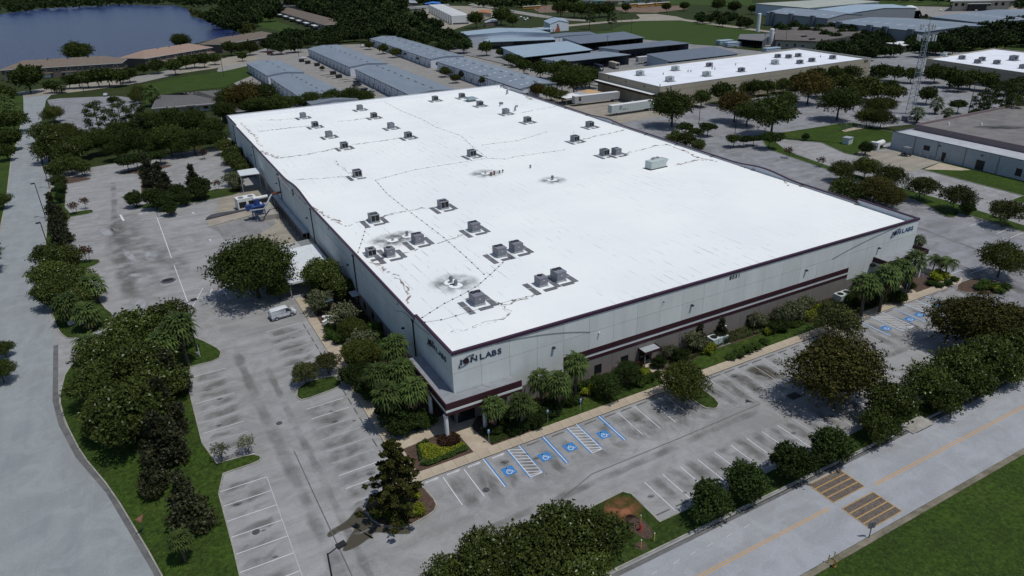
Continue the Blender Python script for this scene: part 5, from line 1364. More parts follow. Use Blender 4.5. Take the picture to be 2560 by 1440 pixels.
def fan_palm(kind, h, rf, nf, name, dead=6, blades=9):
    """sabal palm: stout trunk, fan leaves on stalks, a skirt of brown ones"""
    for v in range(3):
        V, F, A, MI = [], [], [], []
        top = np.array((0.12, 0.05, h))
        for i in range(nf + dead):
            az = 2.399963 * i + rng.random() * 0.4
            t = i / nf
            el = R(78 - 105 * min(1, t)) if i < nf else R(-50 - 25 * rng.random())
            out = np.array((math.cos(az), math.sin(az), 0)); 
            stalk = rf * (0.55 + 0.15 * rng.random())
            base = top + (out * math.cos(el) + np.array((0, 0, math.sin(el)))) * stalk
            side = np.array((-math.sin(az), math.cos(az), 0))
            fwd_ = out * math.cos(el - 0.5) + np.array((0, 0, math.sin(el - 0.5)))
            lv = 0.15 + 0.8 * rng.random()
            o = len(V)
            V += [top, top + side * 0.05, base + side * 0.03, base - side * 0.03]; F.append((o, o + 1, o + 2, o + 3)); A.append(lv); MI.append(0 if i < nf else 1)
            for k in range(blades):
                a = R(-105 + 210 * k / (blades - 1))
                dr = fwd_ * math.cos(a) + side * math.sin(a)
                ln = rf * (0.62 - 0.2 * abs(a) / 1.9) * (0.85 + 0.3 * rng.random())
                mid = base + dr * ln * 0.6; tip = base + dr * ln + np.array((0, 0, -0.32 * ln))
                nrm = np.cross(dr, fwd_ + np.array((0.01, 0.02, 0.03))); w = np.cross(dr, np.array((0, 0, 1.0))); w /= np.linalg.norm(w) + 1e-6
                w = w * 0.085 * rf / 1.3
                o = len(V); V += [base, mid + w, tip, mid - w]; F.append((o, o + 1, o + 2, o + 3)); A.append(min(1, max(0, lv + 0.25 * (rng.random() - .5)))); MI.append(0 if i < nf else 1)
        me = bpy.data.meshes.new("crown"); me.from_pydata([tuple(map(float, q)) for q in V], [], F)
        at = me.attributes.new("leaf", 'FLOAT', 'FACE'); at.data.foreach_set("value", np.array(A, np.float32))
        me.materials.append(L_PALM); me.materials.append(L_PALMD); me.polygons.foreach_set("material_index", MI); me.update()
        b = MB().tube([(0, 0, -.1), (0.08, 0, h * 0.5), (0.12, 0.05, h)], 0.2, 8, r1=0.17, mi=0)
        proto(kind, rf, me, b.mesh("trunk", M_PALMBARK), name, "palm")
fan_palm("palm", 4.6, 1.75, 34, "sabal_palm", 5, 9)
fan_palm("lowpalm", 2.4, 1.75, 32, "sabal_palm", 5, 9)
fan_palm("tallpalm", 5.6, 1.9, 28, "sabal_palm", 9, 9)

def feather_palm():
    for v in range(2):
        V, F, A = [], [], []; h = 3.6; top = np.array((0.2, 0.1, h))
        for i in range(17):
            az = 2.4 * i + 0.3 * rng.random(); el0 = R(70 - 75 * i / 17); ln = 2.7
            out = np.array((math.cos(az), math.sin(az), 0)); side = np.array((-math.sin(az), math.cos(az), 0))
            p = top.copy(); pts = [p.copy()]
            for k in range(8):
                e = el0 - 0.19 * k - 0.012 * k * k
                p = p + (out * math.cos(e) + np.array((0, 0, math.sin(e)))) * ln / 8; pts.append(p.copy())
            lv = rng.random()
            for k in range(1, 9):
                L2 = 0.85 * math.sin(math.pi * min(1, (k + 1.2) / 10.5))
                for s in (-1, 1):
                    q = pts[k] + side * s * L2 + np.array((0, 0, -0.38 * L2)) + (pts[k] - pts[k - 1]) * 0.7
                    o = len(V); V += [pts[k - 1], pts[k], q + (pts[k] - pts[k - 1]) * 0.25, q]; F.append((o, o + 1, o + 2, o + 3)); A.append(lv)
        me = bpy.data.meshes.new("crown"); me.from_pydata([tuple(map(float, q)) for q in V], [], F)
        at = me.attributes.new("leaf", 'FLOAT', 'FACE'); at.data.foreach_set("value", np.array(A, np.float32)); me.materials.append(L_PALM); me.update()
        b = MB().tube([(0, 0, -.1), (0.2, 0.1, h)], 0.16, 8, r1=0.11)
        proto("feather", 2.4, me, b.mesh("trunk", M_PALMBARK), "feather_palm", "palm")
feather_palm()

def plant(kind, x, y, r, label, group=None, z=0.1, rz=None, squash=1.0):
    v = PROTO[kind]; R0, cr, tk, name, cat = v[rnd.randrange(len(v))]
    s = r / R0
    if cat == 'palm': squash *= rnd.uniform(.86, 1.16)
    t = thing(name, label, cat, (x, y, z), rnd.uniform(0, 6.283) if rz is None else rz, group, (s, s, s * squash))
    inst("crown", cr, t); inst("trunk", tk, t)
    return t
def plants(kind, pts, label, group=None, z=0.1, squash=1.0, each=None):
    """pts: (x, y, r); several alike share a label and a group, or each carries a phrase of its own"""
    rank = {i: k for k, i in enumerate(sorted(range(len(pts)), key=lambda i: -math.atan2(pts[i][1] + 71.6, pts[i][0] + 29.2)))}
    count = each is None and 1 < len(pts) <= 20 and len(label.split()) <= 12
    for i, p in enumerate(pts):
        l = label if each is None else label % each[i]
        if count: l += ", " + nth(rank[i], len(pts))
        plant(kind, p[0], p[1], p[2], l, group, z, None, squash)

# ---------------------------------------------------------------- planting near the building
# big crape myrtle / magnolia mass at the left corner verge
plants("crape", [(-36.4,42.5,4.4),(-30.7,45.8,3.8),(-40.1,39.0,3.6),(-36.0,31.9,4.7),(-41.1,30.4,3.7),(-38.2,18.1,4.8),(-41.7,22.1,2.5),(-34.2,26.0,3.5)],
       "white-flowering %s", None, each=["crape myrtle at the back of the left corner thicket", "crape myrtle by the lamp post at the back of the left corner thicket",
       "crape myrtle at the left rear of the corner thicket beside the driveway", "crape myrtle in the middle of the left corner thicket",
       "crape myrtle hanging over the side road gutter", "crape myrtle bulging at the front of the left corner thicket", "crape myrtle over the bend of the side road kerb",
       "crape myrtle right of the middle of the corner thicket"])
plants("mag", [(-32.2,27.1,2.7),(-33.8,18.4,2.9),(-34.9,10.8,2.8),(-36.1,5.7,2.1),(-33.3,-2.4,2.7),(-33.6,11.8,2.2)], "dark %s", None, each=["magnolia against the lawn strip beside the thicket, farthest of its row",
       "magnolia second farthest along the corner lawn strip", "magnolia in the middle of the row on the corner lawn", "magnolia left of the isolated one on the corner lawn",
       "broad magnolia nearest the bottom on the corner lawn, above a small palm", "magnolia right of the middle of the row on the corner lawn"])
plants("palm", [(-29.7,35.5,2.7),(-32.7,33.8,2.4)], "sabal palm %s", None, each=["beside the lamp post at the left corner thicket", "half hidden inside the left corner thicket"])
plants("lowpalm", [(-42.7,44.4,2.3),(-29.5,41.6,1.9)], "low sabal palm %s", None, each=["spilling over the short driveway by the side road", "under the taller palm next to the lamp post"])
plants("palm", [(-34.4,-7.3,1.3)], "small lone sabal palm on the corner lawn beside the yield sign")
# hedge strip along the side road
plants("mag", [(-50.8,128.9,2.5),(-49.8,117.8,2.5),(-49.1,109.7,2.4),(-48.6,101.1,2.4),(-48.6,109.2,2.1)], "dark column-shaped tree in the tall clipped row beside the side road", "column trees by the side road")
plants("crape", [(-50.1,92.5,3.1),(-47.1,86.9,3.6),(-48.9,78.5,3.6),(-45.7,77.8,3.1),(-49.0,70.4,3.1),(-46.4,69.4,3.3),(-44.3,67.8,2.6)],
       "bushy crape myrtle in the side road hedge strip", "crape myrtles in the hedge strip")
plants("lowpalm", [(-42.3,68.9,2.4),(-46.0,61.8,2.5),(-43.2,57.4,2.5)], "sabal palm at the near end of the hedge strip, %s", None, each=["back one with long drooping fronds", "left one over the road kerb", "right one above two white boxes"])
plants("crapesm", [(-52.0,171.9,3.1),(-50.4,176.4,3.4),(-47.8,176.3,3.5),(-44.9,172.2,2.8),(-50.8,158.4,2.5)], "crape myrtle in the clump on the rounded tree island", "crape myrtles on the tree island")
plants("crape", [(-53.6,198.0,5.5),(-49.0,186.1,4.7),(-57.2,231.5,4.3)], "leafy crape myrtle hanging over the side road bend before the woodland", "crape myrtles at the road bend")
plants("round", [(-50.2,154.6,1.7),(-50.2,144.8,1.4)], "small dark shrub-tree on the hedge strip, just behind the columns", "small shrubs behind the columns")
plants("redspr", [(-46.6,131.4,1.5),(-44.2,135.0,1.4)], "tiny leaning tree on the first hedge finger, %s", None, each=["left one", "right one"])
plants("redspr", [(-43.7,92.4,1.8)], "sparse purple-leaved small tree on the second hedge finger")
# left lot islands
plants("flat", [(-32.8,169.4,3.4),(-30.2,170.9,3.1),(-23.4,173.6,3.0),(-27.8,172.1,3.1)], "%s spreading tree on the long mulch island", None, each=["leftmost", "second", "rightmost", "third"])
plants("mag", [(-27.8,159.9,2.6),(-27.7,148.0,2.8),(-25.4,141.3,2.9),(-24.4,133.9,2.5)], "brownish magnolia of the file running between the two left lots", "magnolias between the left lots")
plants("round", [(-32.7,128.9,2.4),(-28.1,124.1,3.1),(-25.6,122.4,2.6),(-22.1,128.8,2.4),(-21.3,123.3,2.1),(-16.8,126.6,3.2),(-25.2,116.5,2.0)], "dark round tree on the strip above the loading ramp", "round trees on the dock strip")
plants("mag", [(-17.3,138.6,2.5)], "tall dark magnolia standing clear on the dock strip")
plants("redspr", [(-12.0,133.5,1.4),(-10.6,172.8,1.6)], "small bare-stemmed red tree %s", None, each=["on the dock strip near the tall canopy", "on its own little island in the upper left lot"])
plants("sage", [(-7.2,135.1,2.6),(-7.3,129.6,2.2)], "pale scrubby bush by the tall loading canopy, %s", None, each=["taller one", "lower one"])
plants("crape", [(-3.1,175.0,3.0),(-3.5,161.5,3.3),(-3.6,151.7,3.3),(-3.4,146.2,2.9),(-3.3,142.9,2.4)], "bushy green tree pressed against the far end of the left wall", "bushes against the left wall")
# woodland strip behind the left lots
plants("pine", [(-39.2,219.5,4.4),(-31.8,215.9,4.3),(-26.6,205.2,4.2)], "%s pine", None, each=["tall open-crowned pine leftmost before the far car park", "second tall pine from the left before the far car park", "third tall pine from the left before the far car park"])
plants("oak", [(-32.9,205.3,5.5),(-23.0,212.7,5.8),(-16.1,215.5,5.9),(-9.6,205.2,6.1),(-4.3,196.2,4.9),(-39.2,198.1,5.0),(-28.7,186.2,5.9),(-19.4,182.9,5.9),(-12.4,181.4,5.3),(-4.8,184.3,3.8),(-45.2,194.5,4.6),(-51.5,211.5,4.1),(-35.1,186.5,3.9),(-24.6,183.7,3.9),(-16.5,180.0,3.9)],
       "dense dark green tree in the wooded strip behind the left lots", "trees of the wooded strip")
plants("elm", [(-56.5,275.3,4.0),(-50.1,226.6,4.3),(-45.0,212.4,4.2)], "olive green tree %s", None, each=["standing alone beside the side road", "in front of the pines beside the side road", "under the leftmost pine"])
plants("rusty", [(15.4,244.1,7.9)], "golden-tinged tree between the two ends of the white warehouses")
plants("oak", [(10.3,251.3,5.9),(22.3,244.4,6.8),(25.6,225.2,5.7),(4.7,231.0,4.8),(19.1,233.1,4.9),(15.1,238.3,4.1)], "green tree massed behind the far left corner of the main roof", "trees behind the far left corner")
plants("oak", [(40.1,232.3,4.7),(48.0,229.6,5.1),(56.4,228.8,5.1),(61.4,225.5,4.3),(36.4,242.0,3.4)], "dark tree peeping over the far roof edge of the main building", "trees over the far roof edge")
plants("mid", [(74,207,3.4),(82,206.5,3.8),(89,206,3.2)], "small tree tops over the roof edge at the gable of the long warehouse", "tree tops at the gable")
# west side of the side road
plants("mid", [(-77.4,335.5,5.6),(-69.1,261.5,5.0),(-67.6,225.5,4.6),(-67.3,209.0,3.3),(-74.6,267.0,4.7)], "dark tree crowded on the west side of the side road", "west side trees")
plants("lowpalm", [(-74.7,302.4,3.8),(-72.0,290.1,3.4)], "palm among the trees on the west side of the side road", "west side palms")
plants("oak", [(-63.2,147.4,2.3),(-55.2,53.8,1.6),(-54.7,44.7,2.2),(-61.9,97.3,3.7),(-66.2,127.4,3.8),(-59.8,72.2,2.8)], "oak at the left picture edge, %s", None,
       each=["over the road at middle height", "upper one of two low down", "lower one casting a pool of shade on the road", "mostly outside, middle", "mostly outside, upper", "mostly outside, between the others"])
# left planting bed next to the building
plants("bigoak", [(-15.4,55.1,7.3)], "huge dark oak shading the left lot beside the carport")
plants("oak", [(-12.2,51.8,2.2)], "lower dark tree under the edge of the huge oak")
plants("crape", [(-4.3,50.0,3.9),(-2.3,45.8,2.6)], "leafy %s", None, each=["crape myrtle in front of the white carport", "smaller crape myrtle against the wall beyond the carport"])
plants("sage", [(-7.2,42.5,2.5),(-4.6,35.0,2.7),(-5.0,24.4,2.5)], "open olive shrub %s", None, each=["by the carport post", "over the white bench in the left bed", "in the middle of the left bed"])
plants("elm", [(-4.9,29.9,2.3),(-6.0,21.0,2.6)], "small loose tree %s", None, each=["behind the white bench in the left bed", "at the right end of the oval lawn"])
plants("palm", [(-3.2,13.7,2.1),(-7.0,9.7,2.0),(-4.1,8.2,2.1),(-8.0,3.6,2.1),(-4.7,2.8,2.0)], "sabal palm in the left bed near the corner, %s", None,
       each=["farthest one against the wall", "left one of the middle pair", "right one of the middle pair", "left one of the nearest pair", "right one of the nearest pair"])
plants("darkbush", [(-6.8,20.0,1.8),(-9.1,16.6,1.9),(-8.1,12.9,2.0),(-7.0,19.3,1.5),(-7.1,3.3,2.4),(-7.6,6.7,1.6),(-5.2,1.8,1.8),(-7.3,1.4,1.6),(-8.1,11.3,1.4)], "dense dark shrub under the palms of the left bed", "dark shrubs of the left bed")
plants("bush", [(-7.1,29.7,1.3),(-5.5,30.6,1.2),(-1.6,30.0,1.5),(-2.4,25.6,1.6),(-7.7,34.9,0.9),(-4.1,1.2,1.1),(-2.9,1.6,1.0),(-8.2,32.0,1.0),(-2.5,23.2,1.3),(-6.2,48.3,1.5),(-6.9,26.1,1.1)], "round green shrub in the left bed", "round shrubs of the left bed")
plants("lime", [(-3.0,24.2,1.1),(-3.3,22.0,1.1),(-7.5,24.3,0.7),(-7.7,23.1,0.7)], "yellow-green shrub in the left bed", "golden shrubs of the left bed")
plants("vase", [(-14.9,20.5,2.1),(-11.3,21.5,2.1)], "thin pale tree on the sidewalk island, %s", None, each=["left one", "right one"])
plants("sparse", [(-28.6,7.9,1.3),(-25.5,7.9,1.3)], "small wispy tree on the grass finger of the left lot, %s", None, each=["left one", "right one"])
# corner island and front entrance
plants("cyp", [(-12.7,-12.3,4.0)], "tall shaggy brown-green cypress on the corner island")
plants("bush", [(-13.4,-12.8,0.9),(-14.0,-11.3,0.9),(-13.1,-13.9,0.8),(-15.0,-11.4,0.8),(-11.8,-12.3,0.9)], "green shrub at the foot of the corner cypress", "shrubs under the cypress")
plants("lime", [(-10.5,-12.7,0.7),(-10.4,-13.5,0.6),(-9.9,-10.6,0.6),(-11.3,-13.3,0.6)], "golden shrub at the right side of the corner island", "golden shrubs of the corner island")
# front bed
plants("palm", [(3.7,-4.3,1.7),(6.7,-5.9,1.7),(11.4,-3.1,1.8),(12.8,-5.4,1.9),(16.9,-3.1,1.8)], "sabal palm of the front bed, %s", None,
       each=["leftmost by the entrance column", "second from the entrance", "third, with a thick trunk against the wall", "fourth and fullest", "rightmost, under the maroon band"])
plants("lowpalm", [(9.3,-4.1,1.1),(6.0,-3.7,1.1)], "low young palm under the front palms, %s", None, each=["right one", "left one"])
plants("darkbush", [(12.7,-4.3,1.6),(10.7,-5.1,1.5),(4.9,-4.4,1.2),(6.7,-5.6,1.3),(8.9,-5.9,1.3),(15.1,-4.0,1.2),(3.6,-4.7,0.9),(5.4,-5.8,0.9)], "dark shrub in the shade below the front palms", "dark shrubs below the front palms")
plants("dark", [(20.8,-5.3,2.1),(25.2,-4.2,2.1)], "big round clipped tree-shrub in front of the two small windows, %s", None, each=["left one", "right one"])
plants("bush", [(18.1,-1.5,1.0),(19.5,-2.0,1.0),(21.6,-1.5,0.9),(28.9,-5.1,0.8),(27.9,-5.1,0.8),(30.4,-4.7,0.7),(16.6,-4.4,0.8),(26.7,-5.2,0.9)], "low green shrub of the front bed near the side door", "low shrubs near the side door")
plants("lime", [(18.7,-3.3,0.8),(19.8,-3.0,0.9),(28.7,-3.6,0.8),(29.4,-3.1,0.7),(27.9,-4.4,0.7)], "golden shrub of the front bed near the side door", "golden shrubs near the side door")
plants("elm", [(29.5,-11.3,3.5)], "round elm on the nearer front island, casting leafy shade on the stalls")
plants("sage", [(35.3,-1.6,1.4),(40.2,-1.8,1.9),(54.1,-1.3,1.6),(57.9,-2.4,1.9),(61.3,-2.2,2.0),(65.9,-0.9,1.7)], "loose olive shrub against the taupe front wall", "olive shrubs along the front wall")
plants("mag", [(45.6,-1.6,1.5),(42.2,-0.5,1.3)], "dark pointed magnolia by the front wall, %s", None, each=["right one next to the green air conditioner", "left one"])
plants("darkbush", [(32.4,-2.7,1.2),(35.8,-3.2,1.5),(31.8,-2.5,0.9),(56.7,-4.4,1.3),(54.7,-3.7,1.2),(66.2,-4.4,1.3),(70.0,-5.0,1.4)], "dark low shrub along the front wall right of the side door", "dark shrubs right of the side door")
plants("lime", [(41.3,-3.5,1.0),(42.4,-3.1,0.9),(55.8,-2.4,0.8),(55.5,-3.5,0.8),(63.1,-3.8,1.1),(66.3,-3.1,1.2),(64.7,-3.7,1.0),(53.6,-4.0,0.8)], "golden shrub along the front wall right of the side door", "golden shrubs right of the side door")
plants("bush", [(44.8,-6.6,1.1),(46.8,-6.3,1.1),(48.6,-6.2,1.1),(51.0,-5.7,0.9),(43.3,-6.5,0.9),(61.0,-4.0,1.0),(59.3,-4.2,1.0)], "clipped green shrub of the curving hedge in the front bed", "curved hedge shrubs", squash=0.6)
plants("vase", [(61.5,-10.4,3.5)], "upright tree with a clean trunk on the farther front island")
plants("palm", [(72.0,-7.3,2.5),(75.8,-8.0,2.3),(81.1,-6.9,2.3),(86.8,-5.7,2.1)], "sabal palm at the far right corner bed, %s", None, each=["nearest", "second", "third", "by the canopy column"])
plants("lowpalm", [(107.5,6.0,1.4)], "palm peeping round the far right corner of the building")
plants("darkbush", [(75.9,-3.9,1.8),(77.2,-6.0,1.9),(81.3,-6.3,1.8),(74.0,-3.9,1.4),(87.4,-5.2,1.3),(81.6,-7.7,1.4)], "dark shrub under the far right corner palms", "dark shrubs at the far right corner")
plants("feather", [(99.0,-2.5,1.9),(99.1,-5.0,2.2)], "drooping feather palm by the far walkway, %s", None, each=["left one", "right one"])
plants("lime", [(95.9,-4.7,1.0),(97.6,-4.6,1.1),(97.7,-5.6,1.0),(95.6,-5.7,0.9)], "golden shrub at the foot of the feather palms", "golden shrubs by the feather palms")
plants("bush", [(93.2,-6.1,1.0),(93.6,-7.3,0.9),(95.6,-7.6,1.0),(98.5,-7.1,0.9)], "edging shrub round the feather palms", "edging shrubs by the feather palms", squash=0.6)
plants("elm", [(106.9,-10.2,4.1)], "airy round tree on the east island at the right end of the front row")
plants("bush", [(100.6,-11.4,1.3),(100.6,-12.8,1.3),(100.2,-14.1,1.1),(98.7,-11.8,1.1),(102.8,-13.7,1.1)], "low green shrub on the east island", "low shrubs on the east island", squash=0.6)
plants("lime", [(100.3,-13.5,0.8),(99.9,-12.3,0.7)], "golden plant on the east island", "golden plants on the east island")
# along the front road verge
plants("crape", [(-12.0,-25.5,2.5),(-8.6,-26.0,3.3),(-4.9,-27.0,3.5),(-1.0,-27.4,3.8),(2.6,-27.8,3.1),(-5.0,-30.3,3.8),(-0.8,-30.7,2.9),(-8.1,-28.1,2.9)], "white-flowering crape myrtle in the thicket at the bottom edge, %s", None,
       each=["leftmost", "second", "third", "tallest in the middle", "rightmost by the clay patch", "front row middle", "front row right", "front row left"])
plants("round", [(16.8,-29.7,2.4),(22.3,-29.7,2.5),(29.4,-29.7,2.5),(35.6,-30.1,2.5)], "dark round ligustrum on the road verge, %s", None,
       each=["nearest the clay patch", "second from the clay patch", "third, above the striped crossing", "fourth, touching the brown tree"])
plants("olive", [(46.7,-21.5,5.9)], "biggest brown-green elm, spreading over the front lot right of centre")
plants("crape", [(48.4,-28.7,3.3),(44.6,-30.3,2.3),(57.5,-28.5,3.2),(63.4,-28.6,3.6),(69.7,-28.8,3.7),(76.7,-28.8,3.5),(83.8,-28.4,3.6),(57.0,-30.6,2.6),(63.2,-31.1,2.7),(70.8,-31.0,2.8)], "flowering crape myrtle on the road verge, %s", None,
       each=["beside the biggest elm", "in front of the biggest elm", "first of the right-hand hedge", "second of the right-hand hedge back row", "third of the right-hand hedge back row", "fourth of the right-hand hedge back row",
             "cut by the right picture edge", "first of the right-hand hedge front row", "second of the right-hand hedge front row", "third of the right-hand hedge front row"])
plants("olive", [(76.1,-22.4,5.5),(84.4,-24.0,3.7)], "broad brown-green elm %s", None, each=["over the far wheelchair stalls", "cut by the right edge beyond the far wheelchair stalls"])
# right lot and beyond
plants("vase", [(137.0,24.9,3.8),(136.0,15.7,3.9),(135.1,4.5,3.8)], "round-headed crape tree on the grass divider, %s", None, each=["left one", "middle one", "right one"])
plants("round", [(135.6,12.9,1.8)], "small dark shrub under the middle divider tree")
plants("elm", [(134.9,46.4,3.3),(141.7,44.2,3.6),(139.7,35.2,3.6)], "full green tree on the divider behind the right parapet, %s", None, each=["left one", "middle one", "right one"])
plants("olive", [(125.8,29.8,4.4),(124.6,25.6,3.6)], "brownish tree rising behind the right parapet, %s", None, each=["left one", "right one"])
plants("crape", [(121.9,35.6,3.3),(122.3,31.9,2.9)], "crape myrtle rising behind the right parapet, %s", None, each=["left one", "right one"])
plants("redspr", [(142.6,70.9,1.6),(142.2,58.9,1.4)], "small red-leaved tree on the divider, %s", None, each=["left one", "right one"])
plants("flat", [(139.0,89.7,2.6),(141.6,87.9,2.3),(145.3,87.3,2.2),(146.2,81.7,3.5)], "low spreading tree on the far tip of the divider", "low trees at the divider tip")
plants("crapesm", [(123.9,100.1,3.0),(124.6,95.2,3.2),(123.8,89.6,2.5)], "wispy crape myrtle over the right parapet of the main roof", "wispy crape myrtles over the parapet")
plants("flat", [(137.1,110.2,3.0),(142.7,105.5,3.1),(135.9,103.9,2.7)], "low dark tree on the small kerbed island by the trailers", "low trees by the trailers")
plants("oak", [(142.9,124.1,7.5)], "great round oak hiding the corner of the cream building")
plants("mid", [(176.7,145.5,4.1),(186.6,143.6,5.4),(207.0,154.9,4.4),(210.3,150.0,4.3),(216.4,147.8,4.0),(226.2,147.8,3.9),(238.7,150.1,4.5),(250.0,150.9,5.1),(264.6,154.0,4.9),(271.9,149.8,4.7),(192.8,157.0,4.3)], "green street tree along the front of the cream building", "trees along the cream building")
plants("rusty", [(166.6,117.1,6.6),(214.3,124.6,7.7)], "rusty brown oak in the lot before the cream building, %s", None, each=["left one", "right one"])
plants("oak", [(161.0,94.4,7.5),(198.5,98.0,7.0),(164.3,108.8,5.0),(194.2,118.4,4.6)], "dark oak in the lot before the cream building", "dark oaks before the cream building")
plants("midolive", [(245.7,132.7,5.2),(240.4,119.1,5.8),(231.4,131.3,5.1),(240.3,113.3,4.9),(246.5,108.6,4.1),(230.5,115.1,4.8)], "olive tree of the grove between the cream building and the mast", "olive grove trees")
plants("mid", [(282.2,141.8,5.0),(291.9,140.2,4.3),(292.3,132.5,4.2),(300.3,126.3,5.1),(293.6,114.8,5.3),(297.2,108.1,4.9),(297.6,101.4,4.8),(286.9,106.9,4.3),(251.2,98.1,4.1),(260.3,120.8,3.4),(293.8,95.6,3.4)], "dark tree in the lot beyond the lattice mast", "trees beyond the mast")
plants("elm", [(213.3,93.5,4.4),(221.2,94.9,3.8),(197.8,85.3,3.9),(198.9,80.6,3.9)], "ficus-like bushy tree left of the mast base", "bushy trees left of the mast")
plants("lowpalm", [(236.2,84.8,2.5),(216.9,79.2,2.6),(228.6,75.7,2.3)], "palm by the mast base, %s", None, each=["middle one", "left one", "right one"])
plants("flat", [(243.3,80.6,3.3)], "small flat-topped tree alone right of the mast")
plants("pine", [(238.2,70.8,2.9),(246.8,71.8,3.3),(250.4,69.7,3.6),(250.8,65.1,3.6),(237.9,59.9,3.2),(245.5,60.1,3.2),(230.9,63.8,2.8)], "slender yellow-green pine in the stand at the right edge", "slender pines at the right edge")
plants("mid", [(235.8,69.8,2.6),(248.3,66.0,3.2),(294.6,89.1,4.1),(301.6,89.7,4.2)], "broadleaf tree among the slender pines at the right edge", "broadleaf trees at the right edge")
plants("round", [(163.9,60.5,2.2),(164.2,82.8,1.3)], "dark round shrub-tree on the lawn before the grey block building, %s", None, each=["by the kerb", "far left"])
plants("mid", [(164.0,269.3,5.0),(163.7,251.9,5.4),(168.7,246.2,5.2),(181.8,257.1,4.3),(174.3,296.7,4.2)], "dark tree in the row behind the open sheds", "row behind the open sheds")
plants("oak", [(147.9,196.1,7.8),(165.6,209.3,5.7),(150.5,210.0,5.2)], "dark oak left of the cream building's loading bays", "oaks left of the loading bays")
plants("rusty", [(132.4,201.4,4.1)], "rusty small tree over the far right roof corner")
plants("midolive", [(134.6,193.8,4.0),(135.8,186.9,3.1),(141.8,234.3,2.5)], "light green tree over the far right roof corner", "light trees over the far right corner")

# ================================================================ everything farther off
M_WHITEWALL = mat("white_metal_wall", (0.58, 0.62, 0.68), 0.55, 0.08, 0.8, per_obj=0.04)
M_BLUEROOF = mat("blue_grey_metal_roof", (0.20, 0.235, 0.275), 0.42, 0.14, 0.25, per_obj=0.05, stretch=(1, 0.2, 1))
M_PALEROOF = mat("pale_blue_metal_roof", (0.30, 0.38, 0.45), 0.42, 0.1, 0.2, per_obj=0.04)
M_STEELROOF = mat("steel_grey_roof", (0.13, 0.15, 0.185), 0.42, 0.15, 0.3)
M_TILE = mat("brown_shingle", (0.155, 0.125, 0.10), 0.85, 0.22, 0.8, fine=0.15, fscale=3, per_obj=0.08)
M_TILEPINK = mat("pinkish_shingle", (0.28, 0.20, 0.155), 0.85, 0.15, 0.8, fine=0.1, fscale=3)
M_TAUPEW = mat("taupe_stucco", (0.115, 0.10, 0.09), 0.8, 0.12, 0.8)
M_CREAM = mat("cream_concrete", (0.36, 0.325, 0.25), 0.8, 0.08, 0.5, per_obj=0.03)
M_WHITEROOF = mat("white_roofing", (0.72, 0.75, 0.80), 0.7, 0.1, 0.12)
M_BLOCK = mat("grey_block_wall", (0.36, 0.40, 0.43), 0.8, 0.1, 0.8, fine=0.08, fscale=4)
M_GRAVELROOF = mat("grey_gravel_roof", (0.175, 0.165, 0.16), 0.9, 0.3, 0.25, fine=0.2, fscale=3)
M_PINKY = mat("dusty_pink_parapet", (0.20, 0.155, 0.16), 0.8, 0.12, 1)
M_BEIGEW = mat("beige_wall", (0.40, 0.36, 0.30), 0.8, 0.12, 0.8)

def water_mat():
    mt = bpy.data.materials.new("lake_water"); mt.use_nodes = True
    nt = mt.node_tree; b = nt.nodes["Principled BSDF"]
    b.inputs["Base Color"].default_value = (0.014, 0.028, 0.105, 1); b.inputs["Roughness"].default_value = 0.22; b.inputs["Specular IOR Level"].default_value = 0.22
    tc = node(nt, "ShaderNodeTexCoord")
    mp = node(nt, "ShaderNodeMapping"); mp.inputs["Scale"].default_value = (0.35, 0.5, 1); nt.links.new(tc.outputs["Object"], mp.inputs[0])
    n = node(nt, "ShaderNodeTexNoise"); n.inputs["Scale"].default_value = 0.9; n.inputs["Detail"].default_value = 5; n.inputs["Roughness"].default_value = 0.7; nt.links.new(mp.outputs[0], n.inputs["Vector"])
    bp = node(nt, "ShaderNodeBump"); bp.inputs["Strength"].default_value = 1.0; bp.inputs["Distance"].default_value = 1.6
    nt.links.new(n.outputs["Fac"], bp.inputs["Height"]); nt.links.new(bp.outputs[0], b.inputs["Normal"])
    return mt
structure(MB().sheet([(-127.29,377.96), (-95.11,497.87), (-60.93,479.47), (-25.92,490.33), (9.22,553.90), (40.21,607.06), (65.94,637.95), (80.15,654.67), (83.79,706.91), (80.26,795.61), (80.61,890.13), (72.83,993.76), (88.37,1182.70), (85.95,1346.61), (4.18,1514.07), (-116.81,1488.07), (-142.67,1424.18), (-169.44,1343.77), (-292.70,1209.34)], 0).obj("lake", water_mat(), loc=(0, 0, -0.05)))
def pf(name, poly, z, m): return structure(MB().sheet(poly, 0).obj(name, m, loc=(0, 0, z)))
pf("far_street", [(-72.71,357.52), (-42.79,364.28), (-19.39,375.92), (5.90,403.58), (30.26,414.53), (54.20,439.29), (89.04,500.89), (119.12,534.48), (167.65,570.31), (176.63,592.62), (123.53,564.85), (90.61,536.48), (49.18,471.48), (8.71,432.12), (-18.88,407.09), (-42.77,385.41), (-67.39,387.79), (-84.42,376.23), (-116.11,367.15), (-110.24,330.08), (-81.37,341.57)], 0.03, A_FAR)
pf("car_park", [(-62.11,342.82), (-56.73,344.20), (-32.29,334.21), (-23.13,319.12), (-23.28,298.80), (-27.79,270.66), (-33.36,237.28), (-46.97,246.83), (-56.22,280.93)], 0.05, A_SIDE)
pf("row_yard", [(26, 198), (172, 198), (178, 470), (120, 500), (40, 470), (24, 400)], 0.02, A_FAR)
pf("shed_yard", [(174, 216), (335, 206), (330, 292), (420, 235), (430, 330), (345, 380), (270, 400), (178, 420)], 0.025, A_OLD)
pf("loading_yard", [(107, 140), (160, 140), (166, 200), (108, 205)], 0.012, A_APRON)
pf("north_lot", [(153, 92), (300, 60), (420, 120), (420, 200), (305, 206), (300, 148), (160, 147), (152, 120)], 0.016, A_SIDE)
